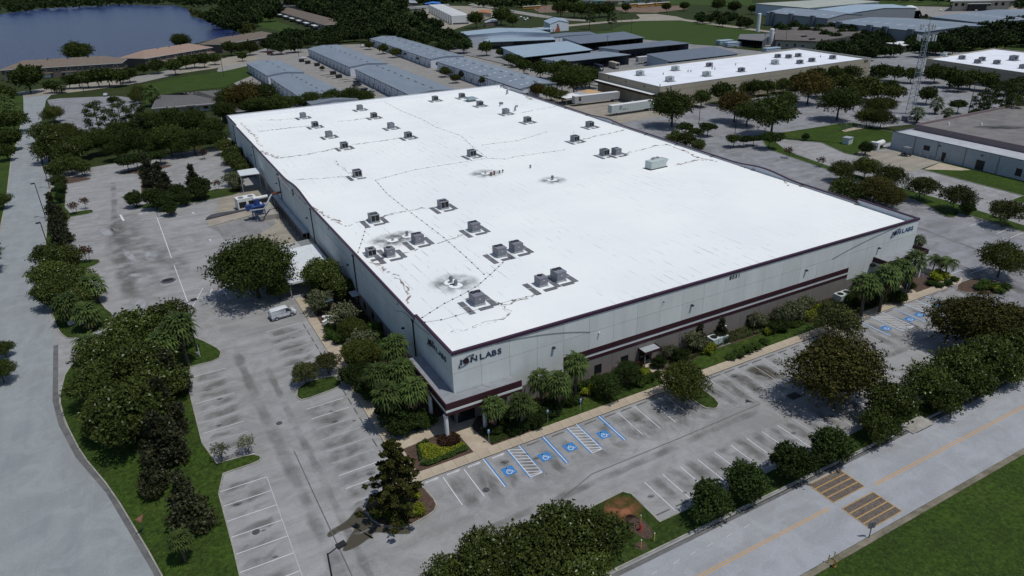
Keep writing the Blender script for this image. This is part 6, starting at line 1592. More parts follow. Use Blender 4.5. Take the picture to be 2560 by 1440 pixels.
pf("townhouse_drive", [(-2.86,404.40), (9.36,438.67), (33.26,462.30), (60.96,476.33), (54.20,439.29), (30.86,418.69), (8.16,403.86)], 0.045, A_APRON)
pf("townhouse_drive", [(-74.11,365.59), (-64.82,392.33), (-40.78,396.08), (-21.96,409.53), (-25.37,375.37), (-42.79,364.28), (-64.30,361.10)], 0.048, A_APRON)
pf("green_field", [(321.01,431.69), (422.28,497.35), (454.04,476.71), (430.28,362.64), (406.42,331.56), (337.13,286.94), (327.47,314.93), (322.34,370.36)], 0.03, G_FIELD)
pf("sandy_road", [(340.44,501.30), (392.87,508.72), (427.97,501.49), (457.13,480.27), (430.28,362.64), (423.42,323.71), (432.82,332.13), (441.74,373.69), (470.27,487.21), (487.68,521.44), (495.88,563.29), (478.07,575.14), (453.12,536.53), (439.24,521.43), (403.92,524.00), (352.14,519.46), (311.49,513.46), (303.32,499.47)], 0.05, A_APRON)
pf("sandy_road", [(458.64,943.26), (422.71,753.76), (406.67,658.47), (393.40,579.67), (400.20,549.53), (388.94,533.19), (380.58,563.60), (384.65,630.14), (399.44,716.38), (436.10,909.91)], 0.05, A_FAR)
pf("dirt_yard", [(400.03,927.93), (426.40,863.93), (405.29,763.79), (359.52,676.24), (247.82,549.42), (240.12,597.85), (323.15,841.47)], 0.035, A_APRON)
pf("dirt_yard", [(494.57,816.20), (527.39,786.44), (449.61,666.41), (420.28,681.25), (445.15,737.45)], 0.04, mat("bare_dirt", (0.17, 0.115, 0.085), 0.95, 0.4, 0.1))
pf("dirt_yard", [(531.41,700.24), (606.89,652.18), (573.14,599.53), (507.43,577.38), (492.15,615.14)], 0.04, MATS["bare_dirt"])
pf("meadow", [(541.25,969.48), (744.62,665.83), (658.77,583.02), (617.58,664.45), (542.80,810.23), (471.99,832.01)], 0.02, G_FIELD)
pf("meadow", [(693.16,616.19), (810.37,521.59), (853.70,458.62), (796.03,423.09), (753.95,456.14), (658.77,583.02)], 0.022, G_FIELD)
pf("office_lot", [(749.16,462.53), (761.54,401.83), (789.69,345.19), (748.26,323.35), (644.07,322.17), (638.93,356.60), (697.93,421.99)], 0.03, A_FAR)
pf("green_field", [(413.24,207.51), (473.73,208.36), (522.99,204.56), (444.86,163.36), (450.84,182.75), (415.46,183.74)], 0.03, G_FIELD)
pf("green_field", [(-75.59,275.73), (-72.80,292.79), (-69.74,300.89), (-68.19,249.35), (-67.26,213.24), (-68.87,199.30)], 0.06, G_LAWN)
pf("green_field", [(-20.05,362.87), (6.43,387.04), (27.41,394.73), (50.17,417.16), (41.40,369.12), (17.90,328.87), (-7.27,326.78), (-20.46,289.57), (-21.02,325.75)], 0.04, G_LAWN)
pf("green_field", [(129.38,890.51), (148.83,917.28), (139.44,700.56), (119.54,621.84), (117.25,662.12), (111.16,729.41)], 0.03, G_FIELD)
pf("green_field", [(222.13,628.75), (221.67,592.63), (193.30,517.18), (195.32,543.63)], 0.03, G_FIELD)
pf("blockhouse_yard", [(160.0, 60.4), (165, 64.5), (176.5, 58.2), (175.2, 44), (162.6, 41.8), (158, 42.0)], 0.02, A_APRON)
pf("blockhouse_walk", [(163.2, 41.2), (170.5, 35), (173, 34), (173.6, 43.0)], 0.14, M_WALK)

def lerp(a, b, t): return (a[0] + (b[0] - a[0]) * t, a[1] + (b[1] - a[1]) * t)
def off(a, b, d):
    """unit vector to the right of a->b, times d"""
    L = math.hypot(b[0] - a[0], b[1] - a[1]); return ((b[1] - a[1]) / L * d, -(b[0] - a[0]) / L * d)
def face_box(parent, name, a, b, u0, u1, z0, z1, m, out=0.05, back=0.0):
    """a flat box on the wall that runs from a to b (outside on the right hand), u in metres from a"""
    L = math.hypot(b[0] - a[0], b[1] - a[1]); p, q = lerp(a, b, u0 / L), lerp(a, b, u1 / L); o = off(a, b, out); i = off(a, b, -back - 0.002 if back else 0.004)
    pts = [(p[0] + i[0], p[1] + i[1]), (q[0] + i[0], q[1] + i[1]), (q[0] + o[0], q[1] + o[1]), (p[0] + o[0], p[1] + o[1])]
    return MB().prism(pts, z0, z1).add([(x, y, z0) for x, y in ccw(pts)], [(3, 2, 1, 0)]).obj(name, m, parent)
def gable_hall(name, label, FL, NL, NR, FR, z, rise, roofm, wallm, group=None):
    """walls round a four-cornered plan, two roof slopes with the ridge running lengthwise; FL..FR = far left, near left, near right, far right"""
    t = thing(name, label, "warehouse", (0, 0, 0), 0, group)
    mn, mf = lerp(NL, NR, .5), lerp(FL, FR, .5); e = 0.18
    w = MB()
    for a, b in ((FL, NL), (NR, FR)): w.quad((*a, -.1), (*b, -.1), (*b, z), (*a, z))
    w.obj("side_wall", wallm, t)
    for a, b, mm in ((NL, NR, mn), (FR, FL, mf)): MB().add([(*a, -.1), (*b, -.1), (*b, z), (*mm, z + rise), (*a, z)], [(0, 1, 2, 3, 4)]).obj("gable_wall", wallm, t)
    dn = off(NL, FL, -0.25); L = math.hypot(NL[0] - FL[0], NL[1] - FL[1]); k = 0.35 / L
    for A, B, s in ((NL, FL, -1), (NR, FR, 1)):
        ox = off(NL, NR, 0.0); ux, uy = (NR[0] - NL[0], NR[1] - NL[1]); W = math.hypot(ux, uy); ux, uy = ux / W * 0.35 * s, uy / W * 0.35 * s
        a = lerp(A, B, -k); b = lerp(A, B, 1 + k); m0 = lerp(mn, mf, -k); m1 = lerp(mn, mf, 1 + k)
        v = [(a[0] + ux, a[1] + uy, z - .05), (m0[0], m0[1], z + rise + .02), (m1[0], m1[1], z + rise + .02), (b[0] + ux, b[1] + uy, z - .05)]
        vs = v + [(x, y, q + 0.14) for x, y, q in v]
        MB().add(vs, [(0, 1, 2, 3), (7, 6, 5, 4), (0, 4, 5, 1), (1, 5, 6, 2), (2, 6, 7, 3), (3, 7, 4, 0)]).obj("roof_slope", roofm, t)
        MB().tube([(a[0] + ux * 1.2, a[1] + uy * 1.2, z - .06), (b[0] + ux * 1.2, b[1] + uy * 1.2, z - .06)], 0.13, 4).obj("gutter", M_DARK, t)
    return t, L, mn, mf
def dress_row(t, FL, NL, NR, FR, z, L, pitch, awn=False):
    n = int(L / pitch)
    for i in range(n):
        u = (i + 0.5) * L / n
        face_box(t, "downspout", FL, NL, u - L / n / 2 + .1, u - L / n / 2 + .28, 0.1, z - .1, M_DARK, 0.12)
        face_box(t, "roller_door", FL, NL, u - 2.2, u + 0.6, 0.05, 3.3, mat("pale_roller_door", (0.46, 0.50, 0.55), 0.5, 0.06), 0.05)
        d = face_box(t, "door", FL, NL, u + 1.3, u + 2.2, 0.05, 2.3, M_DARK, 0.06)
        if awn and i % 3 == 1: face_box(t, "awning", FL, NL, u - 2.6, u + 1.0, 2.7, 3.6, M_DARK, 1.0)
        elif i % 2: face_box(t, "window", FL, NL, u + 2.6, u + 3.6, 1.2, 2.3, M_GLASS, 0.05)
    W = math.hypot(NR[0] - NL[0], NR[1] - NL[1])
    face_box(t, "window", NL, NR, W * .16, W * .16 + 1.4, 1.4, 2.8, M_GLASS, 0.05)
    face_box(t, "corner_trim", NL, NR, 0.02, 0.2, 0, z - .1, M_DARK, 0.06)
def ridge_vents(t, mn, mf, z, n, m=None, side=None):
    a = math.atan2(mf[1] - mn[1], mf[0] - mn[0])
    for i in range(n):
        p = lerp(mn, mf, (i + .5) / n)
        o = MB().box(-1.4, 1.4, -.28, .28, -.1, .35).obj("ridge_vent", m or M_GREY, t); o.location = (p[0], p[1], z); o.rotation_euler = (0, 0, a)
def skylights(t, E0, E1, mn, mf, z, rise, n, f=(0.35, 0.65)):
    for i in range(n):
        for f_ in f:
            a = lerp(lerp(E0, mn, f_), lerp(E1, mf, f_), (i + .5) / n); b = lerp(lerp(E0, mn, f_ + .16), lerp(E1, mf, f_ + .16), (i + .5) / n)
            d = lerp(E0, E1, 0.6 / math.hypot(E1[0] - E0[0], E1[1] - E0[1])); dx, dy = d[0] - E0[0], d[1] - E0[1]
            z0, z1 = z + rise * f_ + .17, z + rise * (f_ + .16) + .17
            MB().quad((a[0] - dx, a[1] - dy, z0), (b[0] - dx, b[1] - dy, z1), (b[0] + dx, b[1] + dy, z1), (a[0] + dx, a[1] + dy, z0)).obj("skylight", mat("frosted_skylight", (0.55, 0.6, 0.65), 0.4, 0.1), t)
ROWS = [((39, 379), (39, 320), (58, 320), (58, 381), "nearest the left: short far unit of the first white metal row", 0),
        ((38.6, 310), (37.2, 221), (56.5, 221), (57, 311), "long near unit of the first row, behind the main roof", 0),
        ((88.5, 434), (84, 324), (106.5, 326), (112.5, 446), "far unit of the middle white metal row with a gable facing us", 1),
        ((84, 313), (78.5, 217), (100, 219), (105, 317), "near unit of the middle white metal row, beside the dark pickup", 1),
        ((145, 472), (133, 326), (155, 326), (167, 478), "far unit of the right-hand white metal row with awnings", 2),
        ((132, 313), (124, 203), (145, 206), (153, 319), "near unit of the right-hand white metal row with skylights", 2)]
for (FL, NL, NR, FR, lab, k) in ROWS:
    t, L, mn, mf = gable_hall("row_warehouse", "low gabled hall, " + lab, FL, NL, NR, FR, 5.0, 0.95, M_BLUEROOF, M_WHITEWALL, "white metal warehouse rows")
    dress_row(t, FL, NL, NR, FR, 5.0, L, 9.0, k == 2)
    ridge_vents(t, lerp(mn, NR, .12), lerp(mf, FR, .12), 5.95, 9 if L > 80 else 4)
    if k == 2: skylights(t, NL, FL, mn, mf, 5.0, .95, 9); skylights(t, NR, FR, mn, mf, 5.0, .95, 9, (0.5,))

def open_shed(label, FL, NL, NR, FR, z, roofm, fall=0.5, bays=7, left_open=False, right_open=True):
    """roof slab on posts, solid back and end walls, open towards us"""
    t = thing("open_shed", label, "shed", (0, 0, 0), 0, "open storage sheds")
    zf = z + fall
    v = [(*NL, z), (*NR, z), (*FR, zf), (*FL, zf)]
    MB().add(v + [(x, y, q + .22) for x, y, q in v], [(3, 2, 1, 0), (4, 5, 6, 7), (0, 1, 5, 4), (1, 2, 6, 5), (2, 3, 7, 6), (3, 0, 4, 7)]).obj("roof", roofm, t)
    a, b, c, d = lerp(lerp(FL, FR, .01), lerp(NL, NR, .01), .03), lerp(lerp(FL, FR, .99), lerp(NL, NR, .99), .03), lerp(lerp(NL, NR, .01), lerp(FL, FR, .01), .06), lerp(lerp(NL, NR, .99), lerp(FL, FR, .99), .06)
    w = MB()
    def wall(p, q, h0, h1, nm, m):
        o = off(p, q, 0.1); MB().add([(p[0], p[1], -.1), (q[0], q[1], -.1), (q[0], q[1], h1), (p[0], p[1], h0), (p[0] + o[0], p[1] + o[1], -.1), (q[0] + o[0], q[1] + o[1], -.1), (q[0] + o[0], q[1] + o[1], h1), (p[0] + o[0], p[1] + o[1], h0)],
            [(0, 1, 2, 3), (7, 6, 5, 4), (0, 4, 5, 1), (1, 5, 6, 2), (2, 6, 7, 3), (3, 7, 4, 0)]).obj(nm, m, t)
    wall(b, a, zf - .04, zf - .04, "back_wall", M_STEELROOF)
    if not left_open: wall(a, c, zf - .04, z - .02, "end_wall", M_WHITEWALL if left_open is None else mat("pale_blue_wall", (0.34, 0.40, 0.47), 0.6, 0.08, 0.5))
    wall(d, b, z - .02, zf - .04, "end_wall", M_STEELROOF)
    for i in range(bays + 1):
        p = lerp(c, d, i / bays); MB().box(p[0] - .15, p[0] + .15, p[1] - .15, p[1] + .15, 0, z - .01).obj("post", M_DARK, t)
    return t
open_shed("pale blue-roofed open shed, dark bay facing us, left of the dark trio", (190, 345), (177, 293), (228, 297), (242, 347), 5.5, M_PALEROOF, 0.3, 8)
open_shed("open shed with a steel grey roof, farthest of the dark-roofed three", (252, 370), (241, 330), (296, 332), (310, 374), 5.5, M_STEELROOF, 0.3, 8)
open_shed("narrow open shed with a steel grey roof, in the middle of the dark-roofed three", (236, 303), (239, 284), (295, 285), (294, 305), 5.5, M_STEELROOF, 0.3, 9)
open_shed("narrow open shed with light roof sheltering motor homes, nearest the cream building", (181, 280), (182, 261), (231, 263), (227, 284), 5.5, M_BLUEROOF, 0.3, 6)
open_shed("large open shed with a steel grey roof, right of the motor home shed", (237, 257), (228, 226), (279, 227), (291, 260), 5.5, M_STEELROOF, 0.3, 7)
open_shed("lean-to open shed with pale roof below the biggest pale blue hall", (216, 410), (195, 388), (246, 368), (250, 378), 5.0, M_PALEROOF, 0.4, 7)
t, L, mn, mf = gable_hall("storage_hall", "biggest pale blue metal hall at the back of the shed yard", (206, 440), (199, 413), (252, 385), (262, 425), 8.0, 1.6, M_PALEROOF, M_WHITEWALL)
t, L, mn, mf = gable_hall("storage_hall", "long low white metal hall with grey roof behind the open sheds", (251, 402), (246, 383), (290, 381), (297, 401), 5.0, 0.5, M_STEELROOF, M_WHITEWALL)
for i in range(8): face_box(t, "wall_rib", (246, 383), (290, 381), 2 + i * 5, 2.2 + i * 5, 0, 4.8, M_GREY, 0.1)
t, L, mn, mf = gable_hall("pump_house", "small white gabled metal house beside the field road", (316, 500), (303, 468), (323, 470), (341, 505), 6.5, 2.2, M_PALEROOF, M_WHITEWALL)
MB().add([(306, 466, 0), (312, 466, 0), (312, 468.4, 4.5), (311, 468.4, 4.5)], [(0, 1, 2, 3)]).obj("outside_stair", M_RUST, t); face_box(t, "door", (303, 468), (323, 470), 7, 9, 3.6, 6, M_GREY, 0.1)
sh = thing("lean_to", "low pale lean-to roof on posts beside the pump house", "canopy"); MB().prism([(291, 474), (287, 458), (300, 456), (304, 470)], 3.4, 3.6).obj("roof", M_PALEROOF, sh)
for p in ((291.4, 472), (287.6, 459), (299.5, 457.5), (303, 469)): MB().box(p[0] - .2, p[0] + .2, p[1] - .2, p[1] + .2, 0, 3.39).obj("post", M_DARK, sh)

# cream building with loading bays ----------------------------------------------
cb = thing("cream_warehouse", "cream concrete warehouse with white roof, loading canopy and two trailers", "building")
A, B, C_, D = (163, 199), (159.2, 151), (293, 155), (301, 205)
H = 9.0
def panel_wall(par, a, b, pitch, tiers, m, out=0.22):
    L = math.hypot(b[0] - a[0], b[1] - a[1]); n = max(1, round(L / pitch))
    for i in range(n):
        for z0, z1 in tiers: face_box(par, "wall_panel", a, b, L * i / n + .02, L * (i + 1) / n - .02, z0, z1, m, 0.0, out)
panel_wall(cb, A, B, 8, ((-.1, 6.95), (7.02, H)), M_CREAM); panel_wall(cb, B, C_, 9, ((-.1, 3.4), (3.46, 6.95), (7.02, H)), M_CREAM)
panel_wall(cb, C_, D, 25, ((-.1, H),), M_CREAM); panel_wall(cb, D, A, 60, ((-.1, H),), M_CREAM)
inn = inset([A, B, C_, D], 0.3)
MB().prism(inset([A, B, C_, D], 0.12), -.1, H - 0.9).obj("core", M_DARK, cb)
wr = MB().sheet(inn, H - 0.75).obj("roof", M_WHITEROOF, cb)
for (a, b) in ((A, B), (B, C_), (C_, D), (D, A)): face_box(cb, "coping", a, b, 0.02, math.hypot(b[0] - a[0], b[1] - a[1]) - .02, H + .002, H + .1, M_GALV, 0.05, 0.3)
dc = face_box(cb, "dock_canopy", A, B, 1, 46, 5.0, 5.9, mat("dark_brown_fascia", (0.03, 0.02, 0.018), 0.6, 0.1), 2.6)
face_box(cb, "canopy_top", A, B, 1, 46, 5.91, 6.0, M_WHITE, 2.7)
for i in range(6): face_box(cb, "dock_door", A, B, 4 + i * 7, 7.4 + i * 7, 1.1, 4.4, mat("tan_dock_door", (0.33, 0.28, 0.2), 0.7, 0.06), 0.06)
for i in range(3): face_box(cb, "wall_light", A, B, 9 + i * 14, 9.5 + i * 14, 7.6, 8.0, M_DARK, 0.3)
me = text_mesh("7870", 1.5, 0.03, 0.02, 1.1); me.materials.append(M_DARK)
ang = math.atan2(C_[1] - B[1], C_[0] - B[0]); inst("street_number", me, cb, (287.3, 154.75, 7.35), (R(90), 0, ang))
def far_ac(par_pt, z, label, s=1.0, pale=False, proto_cache={}):
    k = (pale,)
    if k not in proto_cache:
        t = thing("rooftop_air_conditioner", label, "air conditioner", (0, 0, 0))
        MB().box(-1.9, 1.9, -1.7, 1.7, 0, .05).obj("pad", M_PAD, t); MB().box(-1.3, 1.3, -1.05, 1.05, .05, .3).obj("curb", M_GALV, t)
        MB().box(-1.3, 1.3, -1.0, 1.0, .301, 1.75).obj("cabinet", M_PALE if pale else M_CAB, t); MB().box(-1.2, 0.2, -1.04, -1.001, .45, 1.6).obj("coil", M_COIL if not pale else M_GREY, t)
        MB().cyl(-.5, 0, 1.751, 1.82, .4, n=10).obj("fan", M_BLACK, t); MB().cyl(.5, 0, 1.751, 1.82, .4, n=10).obj("fan", M_BLACK, t)
        proto_cache[k] = t; o = t
    else: o = copy_tree(proto_cache[k])
    o.location = (par_pt[0], par_pt[1], z + .01); o['label'] = label; o['group'] = "air conditioners on far roofs"; o.scale = (s, s, s); return o
for p, l, pale in (((175.23,184.16), "leftmost on the cream building's roof", True), ((196.86,185.76), "second pale one from the left end of the cream building's roof", True), ((174.47,163.28), "nearest the front edge of the cream building's roof", True),
             ((196.18,164.55), "beside the brown roof stain on the cream building", True), ((217.71,185.81), "dark one just behind the brown roof stain, cream building", False), ((217.01,164.70), "dark one alone in the middle of the cream building's roof", False),
             ((246.80,172.61), "largest pale one right of the cream roof's middle", True), ((265.55,187.94), "grey one farthest back on the cream building's roof", False), ((268.32,183.54), "small one between two others at the back of the cream roof", False),
             ((275.42,183.72), "dark one at the back right of the cream roof", False), ((256.52,166.40), "dark one at the front right of the cream roof", False), ((266.21,167.61), "second dark one from the right end of the cream roof", False), ((281.71,168.18), "last dark one before the number end of the cream roof", False)):
    far_ac(p, H - .75, "rooftop air conditioner, " + l, 1.15 if pale else 1.0, pale)
for p in ((162.82,155.45), (183.94,178.75), (198.00,178.38), (198.97,177.61), (212.32,178.22), (212.40,176.50), (229.95,181.09), (229.80,162.42), (282.32,175.78)):
    t = thing("roof_vent", "small vent pipe on the cream building's white roof", "vent", (p[0], p[1], H - .75), 0, "vent pipes on the cream roof"); MB().cyl(0, 0, 0, 1.0, .2, .2, 7).obj("pipe", M_GREY, t)
# far right white-roofed building
fb = thing("long_warehouse", "long cream warehouse with a bluish white roof at the right edge", "building")
A2, B2, C2, D2 = (317.81,142.86), (302.90,78.54), (369.83,91.47), (380.14,145.85)
panel_wall(fb, A2, B2, 9, ((-.1, 4.2), (4.26, 6.2), (6.26, 8.0)), M_CREAM); panel_wall(fb, D2, A2, 30, ((-.1, 8),), M_CREAM); panel_wall(fb, B2, C2, 30, ((-.1, 8),), M_CREAM); panel_wall(fb, C2, D2, 30, ((-.1, 8),), M_CREAM)
MB().prism(inset([A2, B2, C2, D2], .12), -.1, 7.2).obj("core", M_DARK, fb); MB().sheet(inset([A2, B2, C2, D2], .3), 7.4).obj("roof", M_WHITEROOF, fb)
for p, l in (((333.26,144.23), "pale one at the left end"), ((331.33,133.86), "second from the left end"), ((323.44,121.78), "front one of the close pair"), ((332.66,125.10), "rear one of the close pair"), ((327.12,115.20), "small one in the middle"), ((344.38,117.17), "biggest one"), ((321.78,101.11), "one cut by the picture edge")):
    far_ac(p, 7.4, "rooftop air conditioner on the right-edge warehouse, " + l, 1.3 if 'big' in l else 1.0, 'pale' in l)
# grey block building -----------------------------------------------------------
gb = thing("block_building", "grey block building with a gravel roof inside a pinkish parapet", "building")
P0, P1, P2, P3 = (177.2, 61.6), (171.6, -8), (290, -20), (292, 61.8)
def block_wall(a, b, z1, n, m):
    L = math.hypot(b[0] - a[0], b[1] - a[1])
    for i in range(n): face_box(gb, "wall_panel", a, b, L * i / n + .015, L * (i + 1) / n - .015, -.1, z1, m, 0.0, .25)
block_wall(P0, P1, 5.2, 9, M_BLOCK); block_wall(P3, P0, 5.2, 6, M_BLOCK); block_wall(P1, P2, 5.2, 6, M_BLOCK); block_wall(P2, P3, 5.2, 4, M_BLOCK)
MB().prism(inset([P0, P1, P2, P3], .13), -.1, 4.7).obj("core", M_DARK, gb)
MB().sheet(inset([P0, P1, P2, P3], .3), 4.85).obj("lower_roof", mat("pale_grey_roof", (0.40, 0.42, 0.45), 0.8, 0.15, 0.3), gb)
Q = [(186, 60.6), (181.5, -7), (289, -19), (291, 60.8)]
MB().sheet(inset(Q, .2), 6.0).obj("upper_roof", M_GRAVELROOF, gb)
for a, b in zip(Q, Q[1:] + Q[:1]): face_box(gb, "parapet", a, b, 0, math.hypot(b[0] - a[0], b[1] - a[1]), 4.86, 6.7, M_PINKY, 0.0, .3)
for a, b in ((P0, P1), (P3, P0)): face_box(gb, "coping", a, b, 0.03, math.hypot(b[0] - a[0], b[1] - a[1]) - .03, 5.202, 5.3, M_DARK, 0.05, .3)
for i, (u, w, z0, z1, nm) in enumerate(((11.2, 2.0, 2.0, 3.4, "window"), (17.3, 1.2, 0.1, 2.6, "door"), (27.6, 2.4, 0.1, 2.8, "entrance_door"), (38.5, 1.6, 1.0, 3.0, "window"))):
    face_box(gb, nm, P0, P1, u, u + w, z0, z1, M_DARK, 0.05); 
face_box(gb, "roller_door", P0, P1, 3.6, 7.2, 0.1, 3.6, M_BLOCK, 0.07)
for u in (8.0, 15.5, 24.0, 33.5, 43.0): face_box(gb, "downspout", P0, P1, u, u + .14, 0.1, 5.1, M_GREY, 0.14)
for u in (15.9, 28.6): face_box(gb, "wall_light", P0, P1, u, u + .4, 4.0, 4.3, M_DARK, 0.25)
for k, (p, s) in enumerate((((205, 45), 9), ((217, 36), 7), ((232, 40), 8))):
    o = MB().sheet([(math.cos(a * R(24)), math.sin(a * R(24))) for a in range(15)], 0).obj("roof_stain", stain_mat("roof_moss", (0.02, 0.025, 0.02), True, 1.3, 1.4) if k == 0 else MATS["roof_moss"], gb); o.location = (p[0], p[1], 6.02 + k * .004); o.scale = (s, s * .35, 1); o.rotation_euler = (0, 0, -.6)
for p in ((196, 56), (203, 50)):
    t = thing("roof_vent", "small white vent on the gravel roof inside the pinkish parapet", "vent", (p[0], p[1], 6.0), 0, "vents on the gravel roof"); MB().cyl(0, 0, 0, .7, .4, .3, 8).obj("stack", M_WHITE, t)

# industrial estate at the top right -----------------------------------------------
def flat_hall(name, label, quad, z, wallm, roofm, ribs=0):
    t = thing(name, label, "factory")
    q = ccw(quad)
    for a, b in zip(q, q[1:] + q[:1]): face_box(t, "wall", a, b, .05, math.hypot(b[0] - a[0], b[1] - a[1]) - .05, -.1, z, wallm, 0.0, .3)
    MB().prism(inset(q, -.6), z + .002, z + .5).add([(x, y, z) for x, y in inset(q, -.6)], [(3, 2, 1, 0)]).obj("roof", roofm, t)
    return t, q
flat_hall("factory_hall", "greenish flat-roofed factory hall at the very back right", [(557, 481), (535, 398), (648, 408), (672, 470)], 10, M_WHITEWALL, mat("greenish_roof", (0.36, 0.38, 0.34), 0.7, 0.15, 0.05))
def shallow_hall(label, FL, NL, NR, FR, z, rise, roofm, butt, group="grey factory sheds"):
    t, L, mn, mf = gable_hall("factory_shed", label, FL, NL, NR, FR, z, rise, roofm, mat("grey_ribbed_wall", (0.24, 0.26, 0.29), 0.6, 0.12, 0.6), group)
    L2 = math.hypot(NR[0] - NL[0], NR[1] - NL[1])
    for u in butt: face_box(t, "buttress", FL, NL, u, u + 4.5, 0, z + 1.2, M_STEELROOF, 2.0)
    skylights(t, NL, FL, mn, mf, z, rise, 8, (0.4,))
    return t
shallow_hall("wide pale grey factory shed with buttressed wall, left one beyond the dark tree line", (476, 392), (457, 313), (506, 320), (530, 400), 10, 2, M_BLUEROOF, (8, 34, 62))
shallow_hall("lower grey factory shed with buttressed wall, right one beyond the dark tree line", (452, 306), (431, 219), (500, 205), (520, 290), 8, 2, M_BLUEROOF, (8, 40, 55, 78))
shallow_hall("long grey factory shed along the right edge behind the tree belt", (540, 285), (513, 226), (640, 190), (670, 260), 8, 2.5, M_BLUEROOF, ())
shallow_hall("wide pale blue factory shed behind the left buttressed one", (528.31,383.48), (511.33,335.54), (594.56,333.33), (625.03,376.78), 10, 2.0, M_PALEROOF, ())
t = thing("quonset_hut", "white half-barrel hut with its open end full of debris", "hut", (*(620.73,355.45), 0), R(37))
b = MB(); n = 14
for (r0, r1) in ((9.6, 9.6),):
    vs = []
    for k in range(n + 1):
        a = math.pi * k / n
        for x in (-14, 14): vs.append((x, 9.6 * math.cos(a), 0.2 + 9.2 * math.sin(a)))
    b.add(vs, [(2 * k, 2 * k + 1, 2 * k + 3, 2 * k + 2) for k in range(n)])
    b.obj("shell", M_WHITE, t)
bb = MB().box(9, 9.3, -9, 9, 0, 5); bb.obj("end_wall", M_DARK, t)
for k in range(9):
    o = thing("scrap_pile", "heap of mixed scrap outside the half-barrel hut", "scrap", ((607.57,349.25)[0] + rnd.uniform(-22, 18), (607.57,349.25)[1] + rnd.uniform(-6, 6), 0), rnd.uniform(0, 3), "scrap heaps")
    q = MB()
    for j in range(10):
        x, y, s = rnd.uniform(-3, 3), rnd.uniform(-2, 2), rnd.uniform(.5, 1.4); q.box(x - s, x + s, y - s * .5, y + s * .5, 0, rnd.uniform(.8, 3.2))
    q.obj("scrap", [M_RUST, M_BEIGEW, M_DARK, M_WHITE][k % 4], o)
of = thing("office_building", "white-roofed two-storey office building with dark windows, top right", "building")
q = [(709.51,370.58), (749.88,338.90), (820.52,367.39), (800.57,416.94)]
qq = ccw(q)
for a, b_ in zip(qq, qq[1:] + qq[:1]):
    L = math.hypot(b_[0] - a[0], b_[1] - a[1]); face_box(of, "wall", a, b_, 0, L, 0, 9, M_BEIGEW, 0, .3)
    nwin = int(L / 6)
    for i in range(nwin): face_box(of, "window", a, b_, 2 + i * 6, 4.6 + i * 6, 4.6, 7.4, M_GLASS, .12)
MB().prism(inset(qq, -2.5), 9.002, 10).add([(x, y, 9.0) for x, y in inset(qq, -2.5)], [(3, 2, 1, 0)]).obj("roof", M_WHITE, of)
face_box(of, "porch", qq[0], qq[1], 14, 30, 0, 6.5, M_DARK, 3); face_box(of, "porch_roof", qq[0], qq[1], 12, 33, 6.6, 7.1, M_WHITE, 4.5)
ob = thing("old_factory", "run-down cream factory with a flat brown roof before the dark trees", "building")
qa = [(352.30,267.32), (363.33,245.80), (392.40,249.98), (432.76,260.05), (446.89,301.09), (419.27,327.72)]
qq = ccw(qa)
for a, b_ in zip(qq, qq[1:] + qq[:1]):
    L = math.hypot(b_[0] - a[0], b_[1] - a[1]); face_box(ob, "wall", a, b_, .02, L - .02, -.1, 4.6, M_BEIGEW, 0, .25)
    for i in range(int(L / 5)): face_box(ob, "window", a, b_, 1.5 + i * 5, 2.7 + i * 5, 1.4, 3.0 - (i % 2) * .4, M_DARK, .08)
MB().prism(inset(qq, -1.0), 4.602, 5.2).add([(x, y, 4.6) for x, y in inset(qq, -1.0)], [tuple(range(5, -1, -1))]).obj("roof", mat("brown_flat_roof", (0.13, 0.115, 0.105), 0.9, 0.3, 0.1), ob)
for (x, y) in ((378.36,267.44), (368.35,252.55)): MB().box(x - 2, x + 2, y - 1, y + 1, 5.21, 5.9).obj("skylight", M_BLACK, ob)
os_ = open_shed("open timber shed with a dull grey roof left of the run-down factory", (361.94,308.73), (341.74,290.50), (343.79,271.40), (382.47,296.83), 4.5, mat("dull_grey_roof", (0.15, 0.155, 0.155), 0.8, 0.15, .3), .4, 9)
sl = thing("small_hut", "little hut with a bright white roof among the trees left of the mast", "hut"); q = [(393, 206), (408, 209), (410, 219), (398, 219)]; q = ccw(q)
for a, b_ in zip(q, q[1:] + q[:1]): face_box(sl, "wall", a, b_, 0.03, math.hypot(b_[0] - a[0], b_[1] - a[1]) - .03, -.1, 3.4, M_BEIGEW, 0, .2)
MB().prism(inset(q, -1.2), 3.41, 3.7).obj("roof", M_WHITE, sl)
for (p, h, r, l) in (((423.57,350.29), 13.5, 1.4, "taller white silo standing at the left"), ((363.88,282.07), 10, 1.5, "shorter white silo nearer the cream building")):
    t = thing("silo", l, "silo", (p[0], p[1], 0)); MB().cyl(0, 0, 0, h, r, r, 16).obj("tank", M_WHITE, t); MB().cyl(0, 0, h + .01, h + .4, r, r * .6, 16).obj("dome", M_WHITE, t)
for (p, n, l) in (((342.35,301.50), 5, "far left stack"), ((337.82,289.45), 5, "near left stack"), ((332.10,250.77), 4, "stack before the shorter silo")):
    t = thing("pipe_stack", "bundle of long pale pipes wrapped in the yard, " + l, "pipes", (p[0], p[1], 0), R(-8))
    for i in range(n):
        for j in range(3):
            o = MB().cyl(0, 0, -5.5, 5.5, .5, .5, 8).obj("pipe", M_PALEROOF, t); o.rotation_euler = (0, R(90), 0); o.location = (0, i * 1.05, .6 + j * 1.0)

